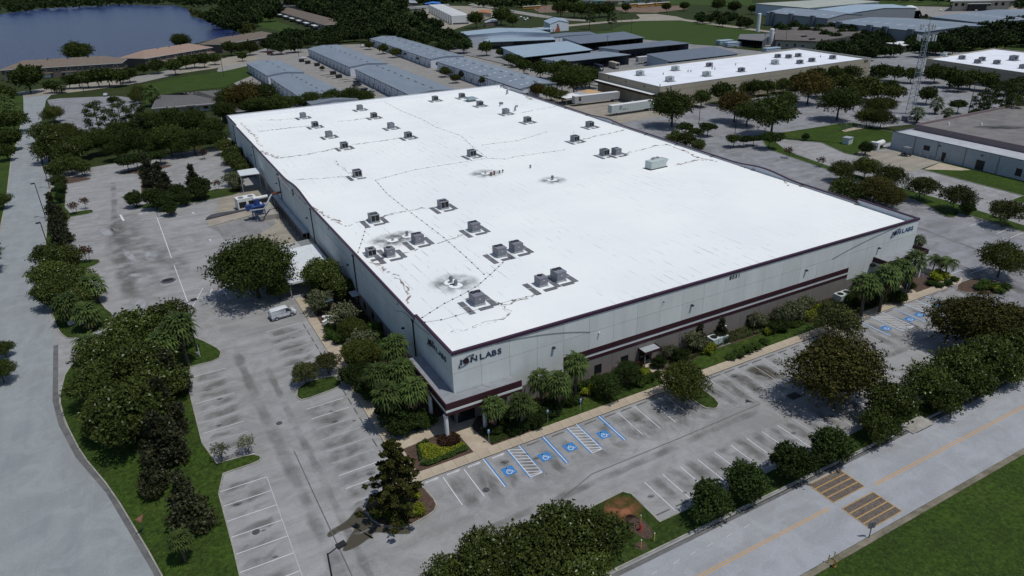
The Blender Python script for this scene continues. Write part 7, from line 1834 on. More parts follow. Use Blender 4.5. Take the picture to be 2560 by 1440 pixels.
# houses ------------------------------------------------------------------------
def hip_house(name, label, FL, FR, depth, z, rise, roofm, wallm, wins=0, cat="house"):
    t = thing(name, label, cat)
    o = off(FL, FR, -depth); BL, BR = (FL[0] + o[0], FL[1] + o[1]), (FR[0] + o[0], FR[1] + o[1])
    q = [FL, FR, BR, BL]; L = math.hypot(FR[0] - FL[0], FR[1] - FL[1])
    for a, b in zip(q, q[1:] + q[:1]):
        l2 = math.hypot(b[0] - a[0], b[1] - a[1]); face_box(t, "wall", a, b, .02, l2 - .02, -.1, z, wallm, 0, .25)
    e = inset(q, -.7); e = [e[0], e[1], e[2], e[3]]
    k = depth / 2 / L
    m0, m1 = lerp(lerp(FL, BL, .5), lerp(FR, BR, .5), k), lerp(lerp(FL, BL, .5), lerp(FR, BR, .5), 1 - k)
    MB().add([(*e[0], z), (*e[1], z), (*e[2], z), (*e[3], z), (*m0, z + rise), (*m1, z + rise)], [(0, 1, 5, 4), (1, 2, 5), (2, 3, 4, 5), (3, 0, 4), (3, 2, 1, 0)]).obj("roof", roofm, t)
    for a, b in ((e[0], e[1]), (e[3], e[0]), (e[1], e[2])): face_box(t, "fascia", a, b, 0, math.hypot(b[0] - a[0], b[1] - a[1]), z - .25, z - .005, M_WHITE, .04)
    for i in range(wins):
        u = (i + .5) * L / wins
        w = face_box(t, "window", FL, FR, u - 1.1, u + 1.1, z - 2.4, z - .9, M_WHITE, .08); face_box(w, "pane", FL, FR, u - .95, u + .95, z - 2.25, z - 1.05, M_GLASS, .1)
        if i % 2: face_box(t, "garage_roof", FL, FR, u - 4, u + 4, 2.6, 3.0, roofm, 2.5); face_box(t, "garage_door", FL, FR, u - 2.5, u + 2.5, 0.1, 2.4, M_WHITE, .1)
    for u in (.3, .55, .8):
        p = lerp(m0, m1, u); MB().box(p[0] - .3, p[0] + .3, p[1] - 1.5, p[1] - .9, z + rise - .6, z + rise + .3).obj("vent", M_DARK, t)
    return t
hip_house("townhouse_row", "long brown-roofed townhouse row by the lake, cut by the left edge", (-88, 439), (-26, 428), 20, 6, 3.6, M_TILE, M_TAUPEW, 10)
hip_house("townhouse_row", "pinkish-roofed townhouse row in the middle of the lake shore", (-12, 443), (33, 484), 20, 6, 3.6, M_TILEPINK, M_TAUPEW, 8)
hip_house("townhouse_row", "brown-roofed townhouse row right of the pinkish one by the lake", (42, 500), (94, 547), 20, 6, 3.6, M_TILE, M_TAUPEW, 8)
t = hip_house("townhouse_row", "far brown-roofed townhouse row with white bay canopies beyond the lawn", (166, 905), (151, 623), 24, 6, 3.8, M_TILE, M_TAUPEW, 24)
for i in range(6): face_box(t, "bay_canopy", (166, 905), (151, 623), 30 + i * 42, 46 + i * 42, 3.2, 3.8, M_WHITE, 5)
hip_house("grey_house", "grey gabled house among the trees at the top, left of centre", (175, 1060), (175, 985), 40, 7, 5, mat("slate_roof", (0.06, 0.06, 0.07), .8, .2, 1), M_TAUPEW, 4)
hip_house("office_house", "low office with a grey hip roof between lawn and woodland", (-19, 266), (10, 262), 36, 3.2, 2.6, mat("grey_shingle", (0.115, 0.112, 0.11), .85, .2, 1, fine=.15, fscale=3), M_BEIGEW, 5)
hip_house("office_house", "second low hip roof half buried in the trees by the roof corner", (6, 236), (28, 236), 14, 3.2, 1.8, MATS["grey_shingle"], M_BEIGEW, 2)
hip_house("far_white_house", "white house between the trees on the far lake shore", (-89.12,1730.28), (-71.07,1728.44), 20, 6, 3, M_WHITEROOF, M_WHITE, 0)
t, L, mn, mf = gable_hall("blue_shed", "bright blue metal shed in the dirt yard at the top", (369.30,910.45), (362.73,891.57), (377.34,872.87), (404.20,937.54), 5, 1.2, mat("bright_blue_metal", (0.05, 0.17, 0.5), .5, .1), MATS["bright_blue_metal"])
t, L, mn, mf = gable_hall("grey_shed", "grey metal shed with an open end left of the bright blue one", (337.51,923.85), (332.72,903.29), (362.18,919.68), (399.35,1025.94), 5.5, 1.2, M_GALV, M_TAUPEW)
t, L, mn, mf = gable_hall("clay_roof_house", "small house with an orange clay roof beside the big dark tree", (339.96,689.62), (330.34,665.94), (344.36,658.63), (369.50,711.55), 4.2, 1.5, mat("orange_clay_roof", (0.36, 0.16, 0.07), .8, .15, 1), M_BEIGEW)
t, L, mn, mf = gable_hall("grey_cabin", "small grey cabin with a pale roof in front of the orange clay roof", (291.65,569.73), (286.06,556.97), (300.97,560.09), (317.46,595.78), 3.6, 0.8, M_GALV, M_TAUPEW)
M_TAN = mat("tan_siding", (0.33, 0.30, 0.22), .8, .1)
for i, (a, b_, l) in enumerate((((554.92,793.47), (562.09,783.55), "first"), ((552.86,766.40), (561.54,754.58), "second"), ((560.91,748.23), (572.03,733.12), "third"), ((586.01,743.01), (596.56,735.86), "fourth"), ((606.93,744.06), (618.21,735.93), "fifth"), ((623.05,736.85), (633.03,730.53), "sixth"), ((638.56,730.53), (647.92,725.11), "seventh"))):
    hip_house("tan_house", "tan house in the row beyond the buses at the top, %s from the left" % l, a, b_, 16, 4.5, 2.2, [M_GALV, mat("teal_roof", (0.10, 0.2, 0.19), .6, .1), M_TILE][i % 3], M_TAN, 3)

# trees farther off -------------------------------------------------------------------
plants("mid", [(-70.5,372.1,8.6),(-60.9,366.1,3.7)], "street oak before the left-edge townhouses, %s", None, each=["big one beside the road mouth", "smaller one right of the road mouth"])
plants("lowpalm", [(-58.5,365.0,2.9),(-56.2,362.7,3.1)], "palm at the street corner before the far car park", "palms at the street corner")
plants("mid", [(-53.0,376.9,4.2),(-48.2,374.9,4.9),(-44.3,373.5,5.3),(-39.2,371.2,5.7),(-34.2,370.6,5.8),(-28.8,368.1,5.6),(-24.1,379.6,4.8)], "dark street tree in the full row behind the far car park", "street trees behind the car park")
plants("mid", [(-15.7,410.4,4.0),(-7.5,410.0,5.0),(0.9,397.2,5.2),(9.0,420.1,5.2),(14.5,424.7,4.8),(19.7,420.4,5.2),(27.3,430.8,4.1),(44.5,477.5,5.9),(56.0,470.5,6.2),(45.6,438.2,3.4),(52.7,489.0,3.8)], "clipped street tree before the lakeside townhouses", "street trees before the townhouses")
plants("oak", [(-48.7,488.4,8.9),(17.4,535.1,7.2)], "round tree on the lake shore behind the townhouses, %s", None, each=["left, larger one", "right, smaller one"])
plants("mid", [(-24.7,308.8,2.8),(-33.8,305.5,2.4)], "small tree on the near edge of the far car park", "small trees by the car park")
plants("lowpalm", [(-18.1,290.4,3.8)], "palm alone on the lawn before the grey hip roof")
plants("elm", [(-22.2,323.2,3.5),(-23.4,301.9,2.8)], "thin tree by the utility pole at the car park", "thin trees by the pole")
F_LAB, F_GRP = "dark woodland tree in the wood between lake and dirt yard", "woodland trees at the top"
plants("far", [(74.1,725.8,9.7),(105.3,880.6,10.4),(111.5,745.0,7.9),(101.0,772.6,7.8),(213.2,1155.9,11.5),(140.0,1033.5,11.9),(119.4,879.5,9.6),(127.9,1042.8,12.1),(136.0,801.4,10.4),(149.9,942.7,11.8),(75.0,775.4,11.0),(119.9,800.6,9.7),(186.0,1137.8,11.2),(158.8,1065.3,11.7),(140.4,874.7,10.0),(76.6,673.0,9.5),(90.0,802.9,9.5),(132.6,925.6,12.7),(160.0,881.7,12.4),(92.0,887.9,8.9)], F_LAB, F_GRP)
plants("far", [(211.2,995.6,14.9),(197.1,613.8,8.6),(190.7,640.4,9.6),(211.4,731.4,9.7),(222.5,803.8,10.9),(228.0,647.8,9.9),(257.9,1062.6,13.6),(195.0,553.1,9.3),(188.4,689.9,9.9),(245.9,719.0,11.9),(152.6,532.6,8.6),(214.7,676.4,10.0),(223.6,886.8,12.3),(170.5,538.4,7.3),(304.8,926.1,13.9),(310.4,880.6,12.8),(166.9,632.5,7.7),(207.2,913.7,13.3),(258.2,968.1,15.5),(243.3,1063.6,13.6),(179.9,603.7,7.8),(275.2,931.3,11.1),(259.5,808.9,11.3),(308.1,1056.0,12.4),(233.6,772.6,12.9),(187.4,766.4,12.3),(184.7,721.9,11.3),(224.0,605.7,8.1),(154.3,565.8,8.8),(216.2,832.4,10.0),(249.9,900.6,12.3),(235.3,749.4,10.3),(266.5,792.1,12.7),(168.2,605.7,10.2),(176.6,516.4,8.5),(211.0,626.1,8.5),(278.1,887.9,13.5),(178.3,572.0,8.4),(195.3,843.1,10.9),(288.7,799.8,12.5),(161.5,536.2,7.0),(265.5,730.5,10.2),(248.7,979.7,13.3),(191.0,572.7,8.1),(313.7,857.2,14.1),(327.7,958.2,13.7)], F_LAB, F_GRP)
plants("far", [(90.8,504.6,6.1),(144.4,510.3,6.2),(133.4,534.2,7.0),(72.3,483.0,6.1),(115.3,510.9,6.2),(75.3,460.0,6.4),(86.4,465.0,6.4),(101.0,488.0,5.6),(97.1,531.9,7.3),(152.6,500.1,6.5),(123.9,515.1,6.3),(134.9,509.4,6.1),(102.4,523.6,7.0),(118.5,543.0,6.1),(149.7,535.4,7.5),(160.8,533.5,6.6),(145.5,547.4,6.2),(83.8,519.9,6.1),(114.1,477.7,6.3),(124.8,497.6,5.7)], "dark tree along the street between the townhouses and the metal rows", "trees along the far street")
plants("far", [(228.4,635.1,7.9),(182.9,406.0,5.3),(225.0,553.3,6.6),(179.8,379.3,6.1),(167.4,381.9,6.2),(203.5,475.0,5.8),(241.3,607.4,9.2),(176.7,459.7,6.1),(190.9,551.7,8.0),(226.6,537.6,7.3),(222.8,576.1,7.9),(192.6,529.7,7.6),(172.1,466.2,7.2),(182.0,520.7,6.0),(174.0,534.5,6.4),(210.8,583.3,6.8),(190.9,423.6,6.6),(175.8,436.1,6.4),(208.4,468.5,5.4),(197.0,490.3,7.5),(191.2,445.7,5.8),(251.6,679.2,7.3),(196.4,475.1,6.7),(190.3,407.6,6.3)], "dark tree of the grove left of the biggest pale blue hall", "grove left of the blue hall")
plants("far", [(398.4,236.4,4.5),(418.5,217.6,4.5),(442.2,287.9,4.9),(417.6,300.3,5.2),(411.5,208.9,4.0),(419.0,290.7,4.5),(442.0,331.1,5.0),(416.1,322.1,5.4),(401.5,207.3,3.9),(401.9,269.7,4.8),(402.3,221.0,3.8),(430.3,270.7,4.4),(424.1,275.2,4.3),(435.3,251.8,4.4),(450.7,303.1,4.9),(425.8,256.4,4.4),(409.9,310.6,5.1),(410.9,237.9,4.5),(415.7,233.3,4.1),(446.4,281.6,4.9),(399.9,225.4,4.1),(396.5,257.5,4.6),(441.2,306.7,4.7),(410.6,251.9,4.1)], "dark tree of the belt before the buttressed factory sheds", "belt before the factory sheds")
plants("far", [(423.9,181.3,5.6),(506.5,206.8,7.0),(396.7,191.1,6.1),(428.3,203.5,5.7),(472.3,175.4,5.5),(484.3,203.1,7.0),(435.7,176.4,6.2),(440.8,199.1,5.7),(395.4,182.0,5.9),(483.3,185.7,6.6),(472.5,186.2,6.0),(523.1,203.8,6.4),(559.7,228.9,6.5),(464.3,205.5,5.6),(464.5,212.0,6.1),(444.4,174.1,6.1),(378.2,183.7,6.1),(453.9,190.2,6.2),(419.5,192.4,5.7),(493.6,216.8,6.7),(388.5,183.6,4.9),(505.4,200.3,6.9),(495.9,186.5,6.8),(521.9,222.0,6.2),(417.2,185.2,5.3),(430.6,178.2,5.5),(544.9,226.6,6.5),(471.3,204.0,6.3),(462.2,174.6,5.3),(472.4,191.6,5.4),(555.6,220.5,6.8),(432.2,189.2,6.4),(400.7,179.5,5.6),(445.9,207.3,6.1)], "dark tree of the thick belt at the upper right edge", "belt at the upper right edge")
plants("far", [(378.9,219.5,5.0),(342.7,222.8,5.2),(358.9,208.7,5.4),(353.9,215.7,4.1),(360.2,216.4,5.2),(361.5,194.8,4.3),(359.0,198.9,5.1),(338.3,199.4,5.1),(347.2,218.3,4.9),(343.7,192.9,4.9),(367.2,193.6,4.4),(364.9,226.3,4.6)], "dark tree behind the far end of the cream building", "trees behind the cream building")
plants("far", [(456.0,451.2,5.6),(455.7,424.8,4.7),(487.2,463.3,4.6),(465.7,424.4,4.9),(436.3,402.2,5.0),(493.6,455.4,4.3),(466.8,410.7,4.2),(487.8,441.1,4.5),(453.4,435.5,4.5),(434.9,379.7,3.9),(441.1,378.1,5.0),(443.6,434.8,5.0)], "low scrubby tree along the field road", "scrub along the field road")
plants("mid", [(400.4,604.7,10.2),(410.8,594.2,8.5),(409.8,578.5,9.2),(410.3,562.4,9.0),(425.8,568.8,8.7),(437.9,571.4,8.8),(483.5,600.5,6.2),(520.7,575.6,5.8),(545.3,575.4,5.8),(563.4,541.4,7.9),(545.0,499.1,7.9),(557.7,486.4,5.3)], "roadside tree near the buses at the top", "roadside trees near the buses")
plants("mid", [(305.6,562.4,10.0),(303.8,535.5,6.3),(274.3,552.7,8.5),(185.7,356.8,5.5),(175.7,306.4,4.0),(188.8,343.8,3.3)], "dark tree %s", None, each=["beside the orange clay roof", "right of the orange clay roof", "left of the orange clay roof", "before the lean-to shed", "at the left end of the pale shed", "small, below the lean-to shed"])
plants("pine", [(350.6,445.0,4.4),(341.8,465.8,5.2)], "tall pine by the field road, %s", None, each=["right one", "left one"])
plants("midolive", [(176.3,401.0,3.4),(135.6,446.3,3.5),(134.7,413.1,4.1),(134.0,388.4,3.7),(125.6,287.6,3.2),(121.7,265.2,2.7),(130.5,273.3,2.9),(128.5,244.7,3.5),(77.1,357.0,1.6)], "small street tree in the yards between the metal rows", "street trees between the rows")
def mass(name, label, pts, per, size, material):
    P, D = [], []
    for (x, y, r) in pts:
        lob = dome_lobes(r, r * 1.7, 0.5, 8); p, d = crown_points(lob, per, .5); P.append(p + np.array((x, y, 0))); D.append(d)
    o = inst(name, leaf_mesh(name, np.vstack(P), np.vstack(D), size, material)); stuff(o); tag(o, label, "woodland"); return o
mass("far_woodland", "far-off dark woodland along the opposite lake shore", [(-47.0,1663.8,8.6),(-201.2,1652.3,9.9),(44.6,1407.2,9.6),(-201.2,2049.1,9.9),(-217.2,1933.1,11.8),(57.2,1475.9,7.7),(-144.0,1978.2,10.5),(99.5,1557.5,11.4),(-81.4,1605.6,7.8),(-188.8,1643.6,8.0),(-64.2,1610.8,10.2),(-155.9,1520.6,10.5),(-212.9,1667.7,9.9),(-170.1,1467.1,10.1),(-135.8,1569.3,7.5),(-81.1,1405.8,8.7),(99.6,1762.9,10.4),(93.4,1260.5,8.0),(8.8,1935.9,13.1),(-103.7,1673.1,8.8),(-55.7,1734.1,8.7),(31.1,1786.5,12.2),(57.4,1582.3,10.8),(-63.4,1748.7,12.4),(106.1,1401.6,9.6),(-148.1,1394.5,7.4),(-157.2,1749.9,10.6),(150.0,1405.3,7.8),(0.6,1884.4,9.5),(-217.0,1759.2,10.9),(69.4,1419.2,10.4),(-31.8,1995.8,9.8),(-16.4,1789.2,11.4),(-185.2,1485.8,7.6),(-48.8,1469.7,8.5),(-163.9,1637.2,11.2),(103.8,1271.3,8.3),(-13.0,1628.8,10.8),(71.9,1735.5,11.7),(9.5,1510.5,10.7),(39.9,1516.1,7.8),(-90.2,1588.3,9.6),(-129.2,1419.2,7.3),(-178.9,2198.1,10.7),(-154.2,1903.6,11.1),(-34.4,1599.9,11.0),(-77.8,1881.7,10.2),(-4.4,1533.8,8.2),(-145.9,1454.3,9.1),(-173.8,1581.2,8.6),(70.7,1626.3,10.3),(-119.3,1613.2,7.9),(26.4,1466.3,10.5),(63.0,1896.6,11.6),(-210.9,2040.2,11.9),(140.4,1557.2,8.8),(86.8,1420.7,8.9),(179.2,1639.8,10.0),(5.8,1699.2,11.8),(-140.6,2081.8,11.1),(-197.0,2106.2,12.4),(153.6,1591.7,9.7),(132.3,1274.1,7.5),(123.3,1617.6,8.3),(-46.7,1944.5,10.7),(-2.0,1945.6,12.9),(122.3,1412.7,9.2),(82.2,1695.3,12.2),(158.7,1516.0,10.4),(-148.3,1556.9,8.7),(-159.5,1430.9,9.6),(-99.4,1410.1,9.3),(20.3,1475.4,7.6),(-40.6,1424.3,8.8),(121.5,1263.0,6.6),(-112.6,1463.7,7.2),(-27.3,1531.3,9.4),(115.5,1752.3,10.6),(-131.5,1340.8,9.1),(-176.3,1396.2,6.8),(-141.8,1788.3,9.3),(57.8,1371.4,8.8),(16.5,1806.7,11.0),(-92.1,1865.9,10.8),(23.6,1639.2,10.4),(-150.1,1338.1,8.4),(1.9,1468.4,8.7),(-180.1,1729.5,9.0),(-202.5,1548.3,7.8),(-14.6,1477.2,10.8),(111.8,1592.1,10.4),(-127.9,1722.3,11.3),(-109.0,2135.8,11.0),(-55.0,1571.3,8.4),(-93.5,1453.7,9.3),(-124.2,2058.1,10.0),(148.3,1331.4,8.2),(-82.2,1706.4,9.7),(141.0,1669.5,9.7),(101.5,1483.7,8.3),(-22.5,1962.7,13.3),(-133.4,1603.7,9.6),(170.4,1517.9,10.6),(161.8,1388.9,8.6),(-33.9,1472.0,9.3),(-59.5,1455.2,7.9),(-73.7,2009.2,12.9),(39.0,1744.0,8.8),(41.6,1559.8,11.4),(143.1,1507.4,7.9),(-45.8,1752.5,11.3),(-66.9,1418.8,8.9),(162.5,1595.2,11.7),(-231.8,1791.4,8.8),(-155.5,1635.2,10.0),(-101.0,1865.7,8.9),(-11.4,1984.3,10.9),(111.1,1237.9,8.6),(-204.0,1743.8,11.8),(117.8,1441.3,10.1),(-175.9,1904.9,10.7),(-182.6,1667.4,11.1),(87.9,1335.7,9.2),(-124.0,1566.9,10.2),(-27.5,1389.1,9.9),(-216.0,1561.5,8.7),(-93.3,1950.1,13.5),(-4.6,1652.2,9.2),(-159.4,2133.0,10.4),(-118.0,1443.6,9.9)], 260, 1.7, L_FAR)
mass("far_woodland", "far-off dark woodland beyond the dirt yard and meadow", [(510.3,919.9,7.7),(529.7,815.2,6.0),(526.3,981.4,7.1),(531.7,939.6,7.0),(521.8,880.5,7.8),(573.7,978.1,8.9),(433.4,1174.0,10.2),(461.1,996.7,9.0),(447.1,958.8,7.3),(384.8,995.1,8.6),(465.7,1120.5,8.2),(390.8,1033.2,8.7),(612.2,928.4,8.0),(458.3,942.6,6.3),(621.6,989.4,7.1),(495.1,978.2,7.0),(435.6,961.1,6.5),(427.7,1059.4,6.9),(462.8,792.0,7.3),(510.2,976.8,7.6),(366.9,996.7,7.0),(468.5,915.8,7.0),(532.4,796.9,6.1),(435.8,807.8,6.7),(584.9,1035.9,8.3),(459.7,915.6,7.4),(544.1,1035.7,8.0),(597.5,846.4,6.0),(577.5,805.6,6.9),(631.7,928.4,7.1),(478.7,835.6,7.3),(457.7,814.3,6.7),(422.7,832.7,7.3),(628.0,934.3,9.2),(461.2,1081.1,6.9),(556.0,824.5,7.8),(540.7,985.8,7.5),(409.4,947.3,8.4),(441.4,987.9,8.4),(542.3,943.1,8.3),(493.7,928.5,6.8),(532.9,870.9,7.1),(482.7,805.5,7.5),(420.7,845.9,8.0),(476.7,1012.7,8.7),(490.6,1154.3,7.3),(620.7,889.6,7.9),(566.3,854.3,7.6),(650.5,907.8,9.1),(507.0,1062.3,9.5),(570.3,880.3,7.6),(532.8,1035.5,8.0),(430.4,774.3,7.1),(492.1,1022.3,6.6),(416.6,1087.3,9.6),(435.5,838.9,7.8),(522.5,1062.0,9.8),(537.9,787.4,7.1),(394.5,949.3,7.9),(391.8,988.4,7.4),(444.0,1020.8,9.3),(558.4,1034.7,9.3),(475.8,1070.9,8.6),(453.0,787.3,6.7),(381.7,945.5,8.1),(559.4,889.3,8.0),(425.0,1024.7,7.5),(495.4,846.4,8.3),(579.1,951.4,9.4),(570.2,824.8,7.6),(495.5,796.7,6.5),(563.9,939.4,9.1),(545.3,1080.7,8.4),(477.4,871.3,8.2),(646.3,994.6,7.2),(599.9,838.5,8.1),(446.0,932.1,8.2),(402.6,916.8,8.1),(396.3,931.4,7.6),(457.8,762.3,7.4),(589.7,922.5,7.4),(450.4,1129.0,8.1),(499.7,1102.4,8.7),(566.5,919.9,8.5),(500.8,1020.9,7.3),(444.4,1089.5,9.0),(446.5,1185.5,8.9),(423.2,797.5,6.3),(530.6,830.5,5.8),(551.9,941.5,7.1)], 220, 1.7, L_FAR)
mass("far_woodland", "far-off dark woodland at the upper right corner", [(786.2,415.0,6.8),(896.1,452.1,6.5),(828.0,522.7,5.7),(820.3,365.5,4.7),(817.3,393.1,5.1),(846.3,544.6,6.2),(773.8,499.7,6.2),(841.9,371.2,6.1),(844.2,449.5,7.4),(886.5,421.1,5.6),(853.5,391.8,6.7),(900.0,497.4,7.1),(820.4,338.2,4.7),(897.1,532.0,5.8),(917.5,420.0,6.5),(919.7,434.7,6.8),(799.8,497.4,5.7),(923.8,405.6,6.0),(829.5,495.1,7.2),(856.5,485.5,5.5),(798.4,439.3,7.1),(788.2,409.8,6.6),(846.2,513.8,7.7),(913.6,389.9,7.2),(834.7,360.1,5.5),(859.8,496.2,7.1),(862.6,427.2,7.2),(816.0,472.8,5.3),(806.8,488.3,6.6),(803.5,339.3,6.4),(785.4,331.4,5.2),(826.4,413.0,6.7),(833.0,393.5,6.1),(800.0,523.4,7.0),(757.3,332.9,6.0),(796.0,346.1,6.4),(835.3,408.9,5.6),(927.9,501.3,5.7),(954.4,424.1,7.0),(881.4,379.1,6.1),(863.1,363.5,6.1),(846.9,349.5,6.3),(898.3,397.9,5.2),(857.4,442.4,6.8),(780.1,338.0,4.8),(811.6,415.4,5.3),(936.1,452.4,6.7),(911.7,454.2,7.1),(952.0,403.5,6.4),(859.1,531.3,6.1),(855.6,383.7,6.8),(934.0,436.9,7.5),(845.3,471.7,6.9),(799.6,400.4,6.1),(935.8,485.4,5.8),(964.4,436.1,5.7),(910.6,422.0,6.1),(901.4,374.3,6.1),(849.2,458.6,5.4),(937.7,459.5,6.2)], 220, 1.4, L_FAR)
mass("reed_bank", "low reeds and brush along the lake shore", [(75.8,746.2,3.3),(93.1,717.4,3.2),(81.5,748.4,2.7),(78.4,1042.7,4.8),(83.9,841.3,3.6),(80.1,881.3,3.8),(79.6,918.9,3.7),(84.7,675.5,3.0),(76.2,730.6,3.3),(98.1,690.4,2.9),(98.7,759.6,3.0),(81.7,653.3,3.2),(100.2,712.0,3.1),(83.2,701.4,3.1),(89.1,677.7,2.6),(77.7,950.9,3.9),(99.0,739.6,3.5),(83.6,976.7,4.2),(94.8,709.7,3.6),(86.1,1045.4,3.4),(91.1,699.7,2.8),(93.2,747.6,2.7),(83.3,764.6,3.3),(82.5,873.9,3.3),(86.3,744.9,3.2),(81.7,724.4,2.9),(92.7,685.8,2.8),(78.9,760.2,3.7),(84.3,646.7,3.3),(85.3,781.9,3.9),(84.9,726.7,2.7),(76.1,986.0,3.8),(84.1,960.6,3.2),(95.0,777.3,2.8),(75.9,916.4,4.3),(89.2,709.9,3.5),(87.6,757.1,3.7),(82.7,791.4,3.6),(83.8,748.4,3.6),(81.9,902.3,4.2)], 120, .9, L_ELM)

# ================================================================ vehicles, posts, signs, small things
M_CARW = mat("white_car_paint", (0.62, 0.65, 0.68), 0.25, 0.04, 1.0, spec=0.5)
M_CARD = mat("dark_car_paint", (0.02, 0.024, 0.035), 0.25, 0.05, 1.0, spec=0.5)
M_CARS = mat("silver_car_paint", (0.36, 0.38, 0.40), 0.3, 0.05, 1.0, spec=0.5)
M_CARR = mat("red_car_paint", (0.16, 0.02, 0.02), 0.3, 0.05, 1.0, spec=0.5)
M_LAMPR = mat("red_lamp", (0.3, 0.01, 0.01), 0.3, 0.05)
M_LAMPW = mat("clear_lamp", (0.6, 0.62, 0.62), 0.15, 0.05)
def wheel(par, x, y, r=0.32, w=0.2):
    o = MB().cyl(0, 0, -w / 2, w / 2, r, r, 18).obj("wheel", M_TIRE, par); o.rotation_euler = (R(90), 0, 0); o.location = (x, y, r)
    MB().cyl(0, 0, -w / 2 - .012, w / 2 + .012, r * .62, r * .62, 12).obj("rim", M_GALV, o)
    return o
def body_extrude(prof, ys, insets):
    """side profile (x, z) swept across the width; every station may pull the upper outline in"""
    b = MB(); n = len(prof)
    for y, k in zip(ys, insets):
        for (x, z) in prof: b.v.append((x * (1 - 0.02 * k), y * (1 - 0.10 * k * max(0, (z - 0.9)) ), z - 0.03 * k))
    for i in range(len(ys) - 1):
        for j in range(n): b.f.append((i * n + j, i * n + (j + 1) % n, (i + 1) * n + (j + 1) % n, (i + 1) * n + j)); b.m.append(0)
    b.f += [tuple(range(n - 1, -1, -1)), tuple(range((len(ys) - 1) * n, len(ys) * n))]; b.m += [0, 0]
    return b
van = thing("delivery_van", "small white delivery van parked beside the left sidewalk", "van", (-13.2, 44.55, 0.004), R(8))
prof = [(-2.2, .32), (-2.22, .75), (-2.2, 1.2), (-2.1, 1.78), (-1.95, 1.9), (0.55, 1.92), (0.95, 1.84), (1.55, 1.22), (2.1, 1.05), (2.24, .85), (2.26, .45), (2.2, .3)]
o = body_extrude(prof, (-.85, -.82, -.6, .6, .82, .85), (1.3, .7, 0, 0, .7, 1.3)).obj("body", M_CARW, van, True)
for s in (-1, 1):
    y = s * .842
    MB().add([(0.45, y * .985, 1.22), (1.38, y * .985, 1.22), (0.92, y * .93, 1.72), (0.5, y * .93, 1.74)], [(0, 1, 2, 3)] if s < 0 else [(3, 2, 1, 0)]).obj("side_window", M_GLASS, van)
    for x in (-1.35, 1.4):
        wheel(van, x, s * .78)
        MB().tube([(x + .4 * math.cos(R(a)), s * .848, .33 + .4 * math.sin(R(a))) for a in range(0, 181, 20)], .035, 5).obj("wheel_arch", M_DARK, van)
    MB().box(-1.2, 1.2, y - .012, y + .012, .36, .46).obj("sill", M_DARK, van); MB().box(-.25, -.235, y - .006, y + .006, .5, 1.72).obj("door_seam", M_DARK, van)
    MB().box(-1.9, .3, y - .006, y + .006, 1.13, 1.145).obj("slide_rail", M_DARK, van); MB().box(.45, .65, y - .02, y + .02, 1.02, 1.07).obj("handle", M_DARK, van)
    MB().box(1.15, 1.35, s * .86 - .02, s * 1.0 + .02, 1.2, 1.4).obj("mirror", M_DARK, van)
    MB().box(2.12, 2.25, s * .6 - .16, s * .6 + .16, .78, .96).obj("headlight", M_LAMPW, van); MB().box(-2.235, -2.2, s * .74 - .07, s * .74 + .07, .95, 1.4).obj("tail_light", M_LAMPR, van)
MB().add([(.98, -.66, 1.83), (1.56, -.74, 1.235), (1.56, .74, 1.235), (.98, .66, 1.83)], [(0, 1, 2, 3)]).obj("windscreen", M_GLASS, van)
MB().box(2.2, 2.31, -.75, .75, .32, .62).obj("bumper", M_DARK, van); MB().box(-2.3, -2.2, -.78, .78, .3, .55).obj("bumper", M_DARK, van)
# windscreen lies on the slope of the bonnet line: lift it clear of the body
van.children[-3].location.z = 0.015; van.children[-3].location.x = 0.015
def build_car(name, cat, paint, L=4.5, H=1.45, pickup=False, suv=False):
    t = thing(name, cat, cat)
    h = 1.75 if (pickup or suv) else H
    if pickup: prof = [(-2.7, .45), (-2.7, 1.1), (-.9, 1.1), (-.8, 1.7), (.4, 1.75), (1.0, 1.15), (2.5, 1.05), (2.6, .5)]
    elif suv: prof = [(-2.2, .4), (-2.2, 1.1), (-2.0, 1.68), (.3, 1.7), (1.0, 1.1), (2.1, .98), (2.25, .45)]
    else: prof = [(-2.2, .35), (-2.2, .95), (-1.6, 1.0), (-1.0, 1.4), (.3, 1.42), (1.0, 1.0), (2.1, .85), (2.25, .4)]
    body_extrude(prof, (-.85, -.8, .8, .85), (1, .3, .3, 1)).obj("body", paint, t, True)
    tp = max(z for _, z in prof)
    x0, x1 = (-.75, .45) if pickup else (-1.6, .45)
    for s in (-1, 1):
        MB().box(x0, x1, s * .8 - .03, s * .8 + .045, tp - .52, tp - .12).obj("side_window", M_GLASS, t)
        for x in (-1.45, 1.45): wheel(t, x, s * .76, .34 if h > 1.5 else .31)
        MB().box(2.16, 2.3, s * .6 - .16, s * .6 + .16, .6, .78).obj("headlight", M_LAMPW, t)
    MB().add([(.36, -.66, tp - .04), (.98, -.72, tp - .5), (.98, .72, tp - .5), (.36, .66, tp - .04)], [(0, 1, 2, 3)]).obj("windscreen", M_GLASS, t, loc=(.05, 0, .05))
    if pickup: MB().box(-2.6, -1.0, -.7, .7, .75, 1.12).obj("cargo_bed", M_BLACK, t)
    return t
c_w = build_car("parked_car", "car", M_CARW); c_s = build_car("parked_car", "car", M_CARS); c_d = build_car("parked_car", "car", M_CARD, suv=True)
c_p = build_car("pickup_truck", "pickup", M_CARD, pickup=True); c_r = build_car("parked_car", "car", M_CARR, suv=True); c_pw = build_car("pickup_truck", "pickup", M_CARW, pickup=True)
def car(proto_, p, rz, label, group=None): return placed(proto_, (p[0], p[1], 0.06), R(rz), label, group)
car(c_p, (76.2, 287), 10, "dark pickup parked behind the nearest white metal row's gable")
car(c_d, (79, 295), 12, "dark car right behind the pickup in the metal row yard")
car(c_s, (76.6, 266), 15, "silver car half hidden by the roof edge in the metal row yard")
